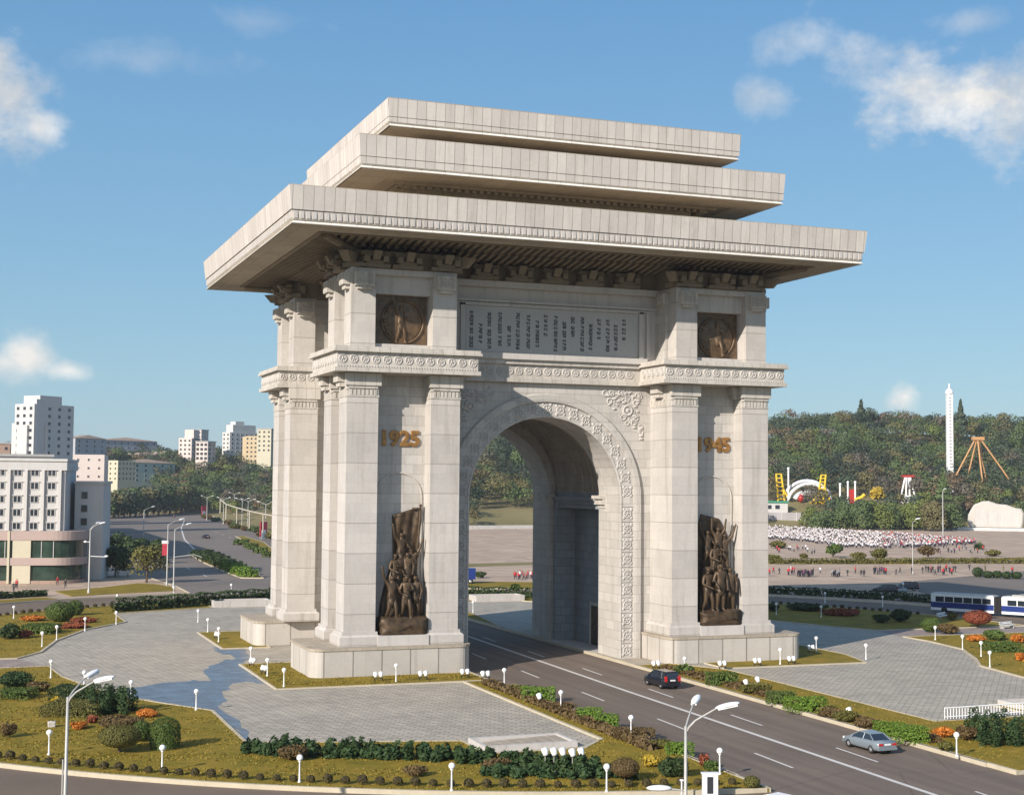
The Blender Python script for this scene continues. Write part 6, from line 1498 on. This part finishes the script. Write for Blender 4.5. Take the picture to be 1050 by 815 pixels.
block('hill_block', 'cream block just left of the arch above the trees', 271, 1000, 10, 440, 12, radians(-30), 'render_cream', 5, 3, 2, (1.4, 1.4), 'flat', z0=Z)
for (u, v, d, R, l) in ((96, 452, 700, 6, 'dark round treetop above the blue grey block roof'), (112, 448, 720, 2.5, 'thin dark treetop beside the long block roof'), (131, 446, 760, 8, 'broad dark treetop above the long block roof'), (165, 453, 800, 8, 'dark treetop left of the hilltop blocks'), (152, 460, 780, 6, 'dark low treetop behind the green block')):
    d += 480; p = AT(u, v, d); Ht = p.z-24; p.z = 24; tree('background_tree', l, p, Ht+1, R*1.5, 'wood_dark', int(u), 1.3, None, 700)
for i, (y0, y1, l) in enumerate(((200, 290, 'long pale apartment row hidden behind the office block, shading the boulevard'), (296, 420, 'farther pale apartment row beyond the first one on the west side of the boulevard'))):
    x = -42+i*.6; t = thing('apartment_row', l, 'building', (x, y0, 0)); mb = MB(); mb.box(-15, 0, 0, y1-y0, -.2, 25-i*1.5); w_ = mb.build('wall', 'render_grey', t); mb = MB(); mb.box(-15.4, .4, -.4, y1-y0+.4, 25-i*1.5, 25.6-i*1.5); mb.build('roof', 'roof_grey', t)
    windows(w_, win_mesh(1.5, 1.4, 'render_white'), lin(0, y1-y0, 10), [22.6-i*1.5-3*k for k in range(7)], 's', .01); windows(w_, win_mesh(1.5, 1.4, 'render_white'), lin(-15, 0, 4), [22.6-i*1.5-3*k for k in range(7)], 'f', -.01)
# wall along the slope foot seen through the archway
mb = MB(); WP_ = [(98, 411), (136, 418), (180, 425.5), (222, 424)]
kw = []
for (x0, y0), (x1, y1) in zip(WP_, WP_[1:]):
    d = Vector((x1-x0, y1-y0)).normalized(); n_ = Vector((-d.y, d.x))*.4
    mb.add([(x0-n_.x, y0-n_.y, -.2), (x1-n_.x, y1-n_.y, -.2), (x1+n_.x, y1+n_.y, -.2), (x0+n_.x, y0+n_.y, -.2), (x0-n_.x, y0-n_.y, 1.5), (x1-n_.x, y1-n_.y, 1.5), (x1+n_.x, y1+n_.y, 1.5), (x0+n_.x, y0+n_.y, 1.5)], [(7, 6, 5, 4), (0, 1, 5, 4), (1, 2, 6, 5), (2, 3, 7, 6), (3, 0, 4, 7)])
tag(mb.build('retaining_wall', 'stone_white'), 'long low white wall at the foot of the slope behind the archway', 'wall')

# monument stone
p = AT(1021, 541, 700); MS = thing('monument_stone', 'huge pale rock with a flat smoothed face on a stepped base, at the right edge', 'monument', p, atan2(RT[1], RT[0])-.25)
k = 700/FPX; ol = [(-24, 0), (-26, 4), (-25.5, 12), (-23, 17), (-20, 22), (-12, 25.5), (-6, 25.8), (2, 23), (10, 22.5), (18, 19.5), (24, 18.5), (26, 14), (25.5, 5), (24, 0)]
mb = MB(); n = len(ol); f = [(x*k, 0, z*k) for x, z in ol]; bk = [(x*k*.96, 4.2, z*k*.97) for x, z in ol]; fr = [(x*k*.94, -.7, .3+z*k*.93) for x, z in ol]
mb.add(fr+f+bk, [tuple(range(n-1, -1, -1))]+[(i, (i+1) % n, n+(i+1) % n, n+i) for i in range(n)]+[(n+i, n+(i+1) % n, 2*n+(i+1) % n, 2*n+i) for i in range(n)]+[tuple(range(2*n, 3*n))]); mb.build('boulder', 'stone_boulder', MS)
mb = MB(); mb.prism([(-19*k, -.78), (22*k, -.78), (22*k, -.5), (-19*k, -.5)], 2.2*k, 17*k); mb.build('smooth_face', 'stone_plain', MS)
for (w, d0, z0, z1) in ((36, -4, -1.2, 0), (50, -8, -2.6, -1.2), (64, -13, -4.6, -2.6)): mb = MB(); mb.box(-w*k, w*k, d0, 8, z0, z1); mb.build('base_step', 'stone_white', MS)

# ------------------------------------------------------------------ amusement park at the foot of the hill
D1 = 742; k = D1/FPX; RZ = atan2(RT[1], RT[0])
def spot(u, v, d=D1): return AT(u, v, d)
def ladder(label, u0, v0, u1, v1, w, name='ride_tower', legs=True):
    b_ = spot(u0, v0); tp = spot(u1, v1); t = thing(name, label, 'ride', b_, 0); q = Vector((RT[0], RT[1], 0)); d = tp-b_; mb = MB()
    for s in (-1, 1): mb.tube([q*s*w*1.25+Vector((0, 0, -6)), q*s*w*1.1, d+q*s*w*.8], .5, 6)
    mb.build('rail', 'paint_yellow', t); mb = MB()
    for i in range(9): c = d*(i/8.); mb.tube([c-q*w, c+q*w], .32, 5)
    mb.tube([d*.55+q*w, q*(w+5.2)+Vector((0, 0, -3))], .5, 6); mb.build('rung', 'paint_yellow', t)
ladder('yellow leaning lattice tower of a fairground ride beside the right pier', 802, 520, 798.5, 486, 1.6); ladder('second yellow lattice tower sticking up behind the white ride arch', 841, 515, 844.5, 487, 1.4)
c = spot(830, 519); t = thing('ride_arch', 'white double ring arch of a fairground ride', 'ride', c, RZ)
for (y, R) in ((0, 22.5), (5, 25.5)):
    mb = MB(); pts = [(R*k*cos(radians(a)), y, R*k*sin(radians(a))) for a in range(0, 181, 10)]; mb.tube([(p_[0], p_[1], p_[2]) for p_ in [(pts[0][0], y, -6)]+pts+[(pts[-1][0], y, -6)]], [.85]*21, 8); mb.build('ring', 'paint_white', t)
mb = MB(); pts = [(12*k*cos(radians(a))-2*k, 2, 6*k+7*k*sin(radians(a))) for a in range(10, 171, 16)]; mb.tube(pts, 1.5, 8); mb.build('sign_arc', 'paint_white', t)
mb = MB()
for a in (-70, -40, 20, 60, 130, 200): mb.tube([(7*k, -1.5, 8*k), (7*k+8*k*sin(radians(a+180)), -2, 8*k+9*k*cos(radians(a+180)))], [.9, .7], 6)
mb.build('claw', 'paint_yellow', t); mb = MB(); mb.ball((-9*k, -1, 8*k), (1.5, 1.5, 2), 10, 8); mb.build('red_figure', 'paint_red', t)
s_ = spot(796, 526, 715); t = thing('park_kiosk', 'small white kiosk with a green roof beside the right pier', 'kiosk', s_, RZ); mb = MB(); mb.box(-6, 5.6, 0, 6, -1, 5); w_ = mb.build('wall', 'render_white', t); mb = MB(); mb.box(-6.4, 6, -.5, 6.5, 5, 5.9); mb.build('roof', 'paint_green', t)
for x in (-3.4, .6): mb = MB(); mb.box(x-1.1, x+1.1, -.06, .02, 2, 3.9); mb.build('window', 'glass_dark', w_)
s_ = spot(805, 537, 705); t = thing('park_fence', 'grey panel fence in front of the white kiosk', 'fence', s_, RZ); mb = MB(); mb.box(-9.5, 9.5, 0, .2, -1, 5.4); mb.build('panel', 'fence_grey', t)
for x in (-9, -1.5, 5.5): mb = MB(); mb.box(x-.25, x+.25, -.2, .3, -1, 5.6); mb.build('post', 'render_white', t)
for u, h in ((808.5, 34), (861.5, 18), (869.5, 20), (877, 20)):
    b_ = spot(u, 515); mb = MB(); mb.tube([(0, 0, -4), (0, 0, h*k)], .45, 7); mb.ball((0, 0, h*k), .7, 8, 6); o = mb.build('white_mast', 'paint_white'); o.location = b_; tag(o, {808.5: 'thin white mast between the yellow tower and the white ride arch', 861.5: 'white mast just right of the white ride arch', 869.5: 'second white mast right of the white ride arch', 877: 'white mast beside the red and yellow slide'}[u], 'mast')
b_ = spot(874, 513); t = thing('slide_ride', 'red and yellow fairground slide right of the white masts', 'ride', b_, RZ); mb = MB(); mb.box(-1.5, 1.5, 0, 3, -3, 5.5); mb.build('tower', 'paint_red', t); mb = MB(); mb.tube([(1, -.5, .2), (4.5, -.5, 1.6), (6, -.5, 3)], .9, 7); mb.build('chute', 'paint_yellow', t)
b_ = spot(931, 512, 760); kk = 760/FPX; t = thing('fairground_ride', 'small white and red fairground frame among the trees', 'ride', b_, RZ)
mb = MB()
for x0, x1 in ((-7, -2.5), (7, 2.5), (-2, -1), (2, 1)): mb.tube([(x0*kk, 0, 2*kk), (x1*kk, 0, 22*kk)], .5, 6)
mb.build('leg', 'paint_white', t); mb = MB(); mb.box(-7*kk, 6.5*kk, -1, 2, -5, 4*kk); mb.build('platform', 'paint_white', t); mb = MB(); mb.box(-5.5*kk, 6*kk, -.6, .6, 22*kk, 24*kk); mb.build('beam', 'paint_red', t)
b_ = spot(974, 478, 800); kk = 800/FPX; b_.z = 8; tz = spot(974, 404, 800).z-8; t = thing('drop_tower', 'tall slim white drop tower with a dotted front rising above the wooded hill', 'ride', b_, RZ)
mb = MB(); mb.box(-1.5, 1.5, -1.4, 1.4, -2, tz); s_ = mb.build('shaft', 'paint_white', t); mb = MB()
for i in range(22): z = tz-2-i*1.75; mb.box(-.62, .62, -1.48, -1.38, z-.5, z+.45)
mb.build('lattice', 'fence_grey', s_); mb = MB(); mb.lathe([(2.0, 0), (2.2, 1.1), (1.6, 2.2), (.5, 3.0), (.3, 5.5), (0, 5.6)], 12, (0, 0, tz)); mb.build('cap', 'paint_white', t)
b_ = spot(1002.5, 450, 790); kk = 790/FPX; t = thing('swing_frame', 'orange legged frame of a giant swing standing above the trees at the right', 'ride', b_, RZ)
for x, y, z in ((-19, -3, -28), (-8, 3, -36), (0, -6, -36), (8, 3, -30), (22, -3, -30)): mb = MB(); mb.tube([(0+x*.12*kk, 0, 0), (x*kk, y, z*kk), (x*kk*1.25, y*1.25, z*kk*1.3)], .45, 7); mb.build('leg', 'paint_orange', t)
mb = MB(); mb.box(-5.5*kk, 6*kk, -1.2, 1.2, -.6, 2*kk); mb.build('hub', 'paint_orange', t)
# trees and shrubs between the crowd and the rides
rt = random.Random(17)
for i in range(34):
    u = 832+i*6.6+rt.uniform(-3, 3); 
    if u > 984: d = 745
    else: d = rt.uniform(672, 705)
    p = AT(u, 537, d); Ht = (9 if u < 865 else 13)*rt.uniform(.8, 1.2); p.z = -.5
    tree('park_tree', 'leafy green tree in the belt between the crowd and the fairground', p, Ht, rt.uniform(4.8, 6.8), rt.choice(['wood_lime', 'wood_green', 'wood_olive', 'wood_green', 'wood_lime']), 300+i, .75, 'park trees behind the crowd', 1100, .12, low=True)
b('yellow_tree', 'small bright yellow tree between the rides and the small white frame', 901, 513, 17, 17, 'leaf_yellow', 'loose', 'tree', dist=700, leaf=.9)
plant('pointed_cypress', 'dark green pointed tree below the drop tower', AT(967, 513, 715), 4.5, 4.5, 15, 'wood_green', 'conifer', 'tree', None, 1.1, 5)
for (u, vt, vb, d, w, l) in ((883, 410, 432, 930, 6.5, 'dark pointed conifer on the skyline left of the small cloud'), (985, 410, 428, 930, 4.5, 'dark pointed conifer on the skyline right of the drop tower')):
    p = AT(u, vb, d); plant('skyline_conifer', l, p-Vector((0, 0, 9)), w, w, (vb-vt)*d/FPX+9, 'wood_dark', 'conifer', 'tree', None, 1.2, int(u))
for cu, cv, cd, rad in ((802, 520, 742, 9), (830, 519, 745, 17), (841, 515, 742, 8), (868, 515, 742, 14), (796, 530, 712, 16), (931, 512, 760, 9), (1021, 541, 702, 20)):
    p = AT(cu, cv, cd); CLEAR.append((p.x, p.y, rad))
for u, v, d in ((1000, 510, 742), (1020, 510, 730), (990, 520, 745)):
    pass
for cu in (106, 118, 130, 143):
    for cd in range(800, 960, 30): p = AT(cu, 500, cd); CLEAR.append((p.x, p.y, 17))
nw = forest(); print('forest', nw)
# ------------------------------------------------------------------ light, sky, clouds
SUN_EL, SUN_DIR = radians(25.), radians(32.4)          # light travels towards +X, turned 32.4 deg to +Y
d = Vector((cos(SUN_EL)*cos(SUN_DIR), cos(SUN_EL)*sin(SUN_DIR), -sin(SUN_EL)))
sl = bpy.data.lights.new('sun', 'SUN'); sl.energy = 4.85; sl.angle = radians(.53); sl.color = (1, .915, .825)
so = bpy.data.objects.new('sun', sl); COL.objects.link(so); so.rotation_euler = d.to_track_quat('-Z', 'Y').to_euler(); so.location = (-200, -150, 200)
W = bpy.data.worlds.new('World'); SC.world = W; W.use_nodes = True; nt = W.node_tree; nt.nodes.clear()
out = N(nt, 'ShaderNodeOutputWorld'); bg = N(nt, 'ShaderNodeBackground'); nt.links.new(bg.outputs[0], out.inputs[0])
bg.inputs['Strength'].default_value = SKY_STRENGTH = .115
sky = N(nt, 'ShaderNodeTexSky', sky_type='NISHITA'); sky.sun_disc = False; sky.sun_elevation = SUN_EL
sky.sun_rotation = atan2(-d.x, -d.y); sky.altitude = 0; sky.air_density = 1.0; sky.dust_density = .1; sky.ozone_density = 2.5
col = sky.outputs['Color']
vec = tc(nt, 'Generated')
def vm(op, a, b): n = N(nt, 'ShaderNodeVectorMath', operation=op); nt.links.new(a, n.inputs[0]); n.inputs[1].default_value = b; return n.outputs['Value' if op == 'DOT_PRODUCT' else 'Vector']
def mt(op, a, b=None, c=None, clamp=False):
    n = N(nt, 'ShaderNodeMath', operation=op); n.use_clamp = clamp
    for i, v in enumerate((a, b, c)):
        if v is None: continue
        if hasattr(v, 'node'): nt.links.new(v, n.inputs[i])
        else: n.inputs[i].default_value = v
    return n.outputs[0]
nv = mapping(nt, vec, (1, 1, 1.35))
n_big = noise(nt, nv, 26., 8, .62); n_soft = noise(nt, nv, 14., 7, .6)
# (u, v, half width, half height, density, raggedness)
CL = [(6, 108, 46, 52, 1.15, .9), (38, 128, 26, 24, .8, .9), (-10, 75, 40, 40, 1., .9), (30, 362, 34, 32, 1.1, .7), (70, 380, 34, 14, .8, .8), (5, 372, 30, 16, .8, .8),
      (1000, 98, 95, 50, 1.15, .9), (945, 84, 60, 34, .9, 1.0), (1040, 110, 60, 60, 1., .9), (880, 62, 60, 30, .5, 1.3), (825, 45, 46, 28, .36, 1.3), (784, 100, 32, 20, .5, 1.0), (995, 22, 40, 16, .3, 1.2),
      (928, 406, 21, 17, .95, .9), (918, 412, 14, 9, .8, .9), (140, 60, 90, 18, .16, 1.2), (270, 22, 60, 14, .14, 1.2)]
total = None
for (cu, cv, sw, shh, den, rag) in CL:
    D = ray(cu, cv); D = D/np.linalg.norm(D); Rr = np.cross(D, (0, 0, 1.)); Rr /= np.linalg.norm(Rr); U_ = np.cross(Rr, D)
    a = mt('MULTIPLY', vm('DOT_PRODUCT', vec, tuple(Rr)), FPX/sw); b = mt('MULTIPLY', vm('DOT_PRODUCT', vec, tuple(U_)), FPX/shh)
    r2 = mt('ADD', mt('MULTIPLY', a, a), mt('MULTIPLY', b, b))
    base = mt('SUBTRACT', 1.0, mt('SQRT', r2))
    w = mt('ADD', base, mt('MULTIPLY', mt('SUBTRACT', n_big, .5), 2.6*rag))
    front = mt('GREATER_THAN', vm('DOT_PRODUCT', vec, tuple(D)), .5)
    m_ = mt('MULTIPLY', mt('MULTIPLY', mt('SMOOTH_MAX', mt('MULTIPLY', w, .95), 0., .15, True), front), den)
    total = m_ if total is None else mt('MAXIMUM', total, m_)
total = mt('MINIMUM', total, .93)
tone = ramp(nt, n_soft, [(.38, (4.3, 4.5, 4.7)), (.52, (6.2, 6.0, 5.7)), (.64, (7.6, 7.2, 6.7))])
sz = N(nt, 'ShaderNodeSeparateXYZ'); nt.links.new(vec, sz.inputs[0])
KS = 6.2
clear = ramp(nt, mt('MAXIMUM', sz.outputs['Z'], 0.), [(0., tuple(x*KS for x in (.325, .535, .68))), (.07, tuple(x*KS for x in (.295, .54, .715))), (.16, tuple(x*KS for x in (.232, .482, .72))), (.32, tuple(x*KS for x in (.146, .38, .69))), (1., tuple(x*KS for x in (.075, .20, .50)))])
glow = mt('POWER', mt('MAXIMUM', vm('DOT_PRODUCT', vec, tuple(-d)), 0.), 1.6)      # the sky is brighter round the sun
clear = mixc(nt, mt('MULTIPLY', glow, .5), clear, tuple(x*KS for x in (1.25, 1.3, 1.3)))
sky_t = mixc(nt, .78, col, clear)
nt.links.new(mixc(nt, total, sky_t, tone), bg.inputs['Color'])
vs_ = SC.view_settings; vs_.view_transform = 'Standard'; vs_.look = 'None'; vs_.gamma = 1; vs_.use_curve_mapping = False; vs_.exposure = EXPOSURE = .35
SC.display_settings.display_device = 'sRGB'
SC.cycles.max_bounces = 6; SC.cycles.diffuse_bounces = 4; SC.cycles.glossy_bounces = 3; SC.cycles.transparent_max_bounces = 4
SC.cycles.use_denoising = True; SC.cycles.sample_clamp_indirect = 8

# ------------------------------------------------------------------ air
HAZE = bpy.data.materials.new('haze_air'); HAZE.use_nodes = True; nt = HAZE.node_tree; nt.nodes.clear()
o_ = N(nt, 'ShaderNodeOutputMaterial'); v_ = N(nt, 'ShaderNodeVolumePrincipled'); v_.inputs['Color'].default_value = (.92, .95, 1, 1); v_.inputs['Density'].default_value = HAZE_D = .0001; v_.inputs['Anisotropy'].default_value = .2
nt.links.new(v_.outputs[0], o_.inputs['Volume']); MATS['haze_air'] = HAZE
mb = MB(); mb.box(-5300, 5300, -5300, 5300, -1.3, 110); tag(mb.build('haze', 'haze_air'), 'thin pale haze that fades the far hill', 'haze', kind='stuff')
SC.cycles.volume_bounces = 0
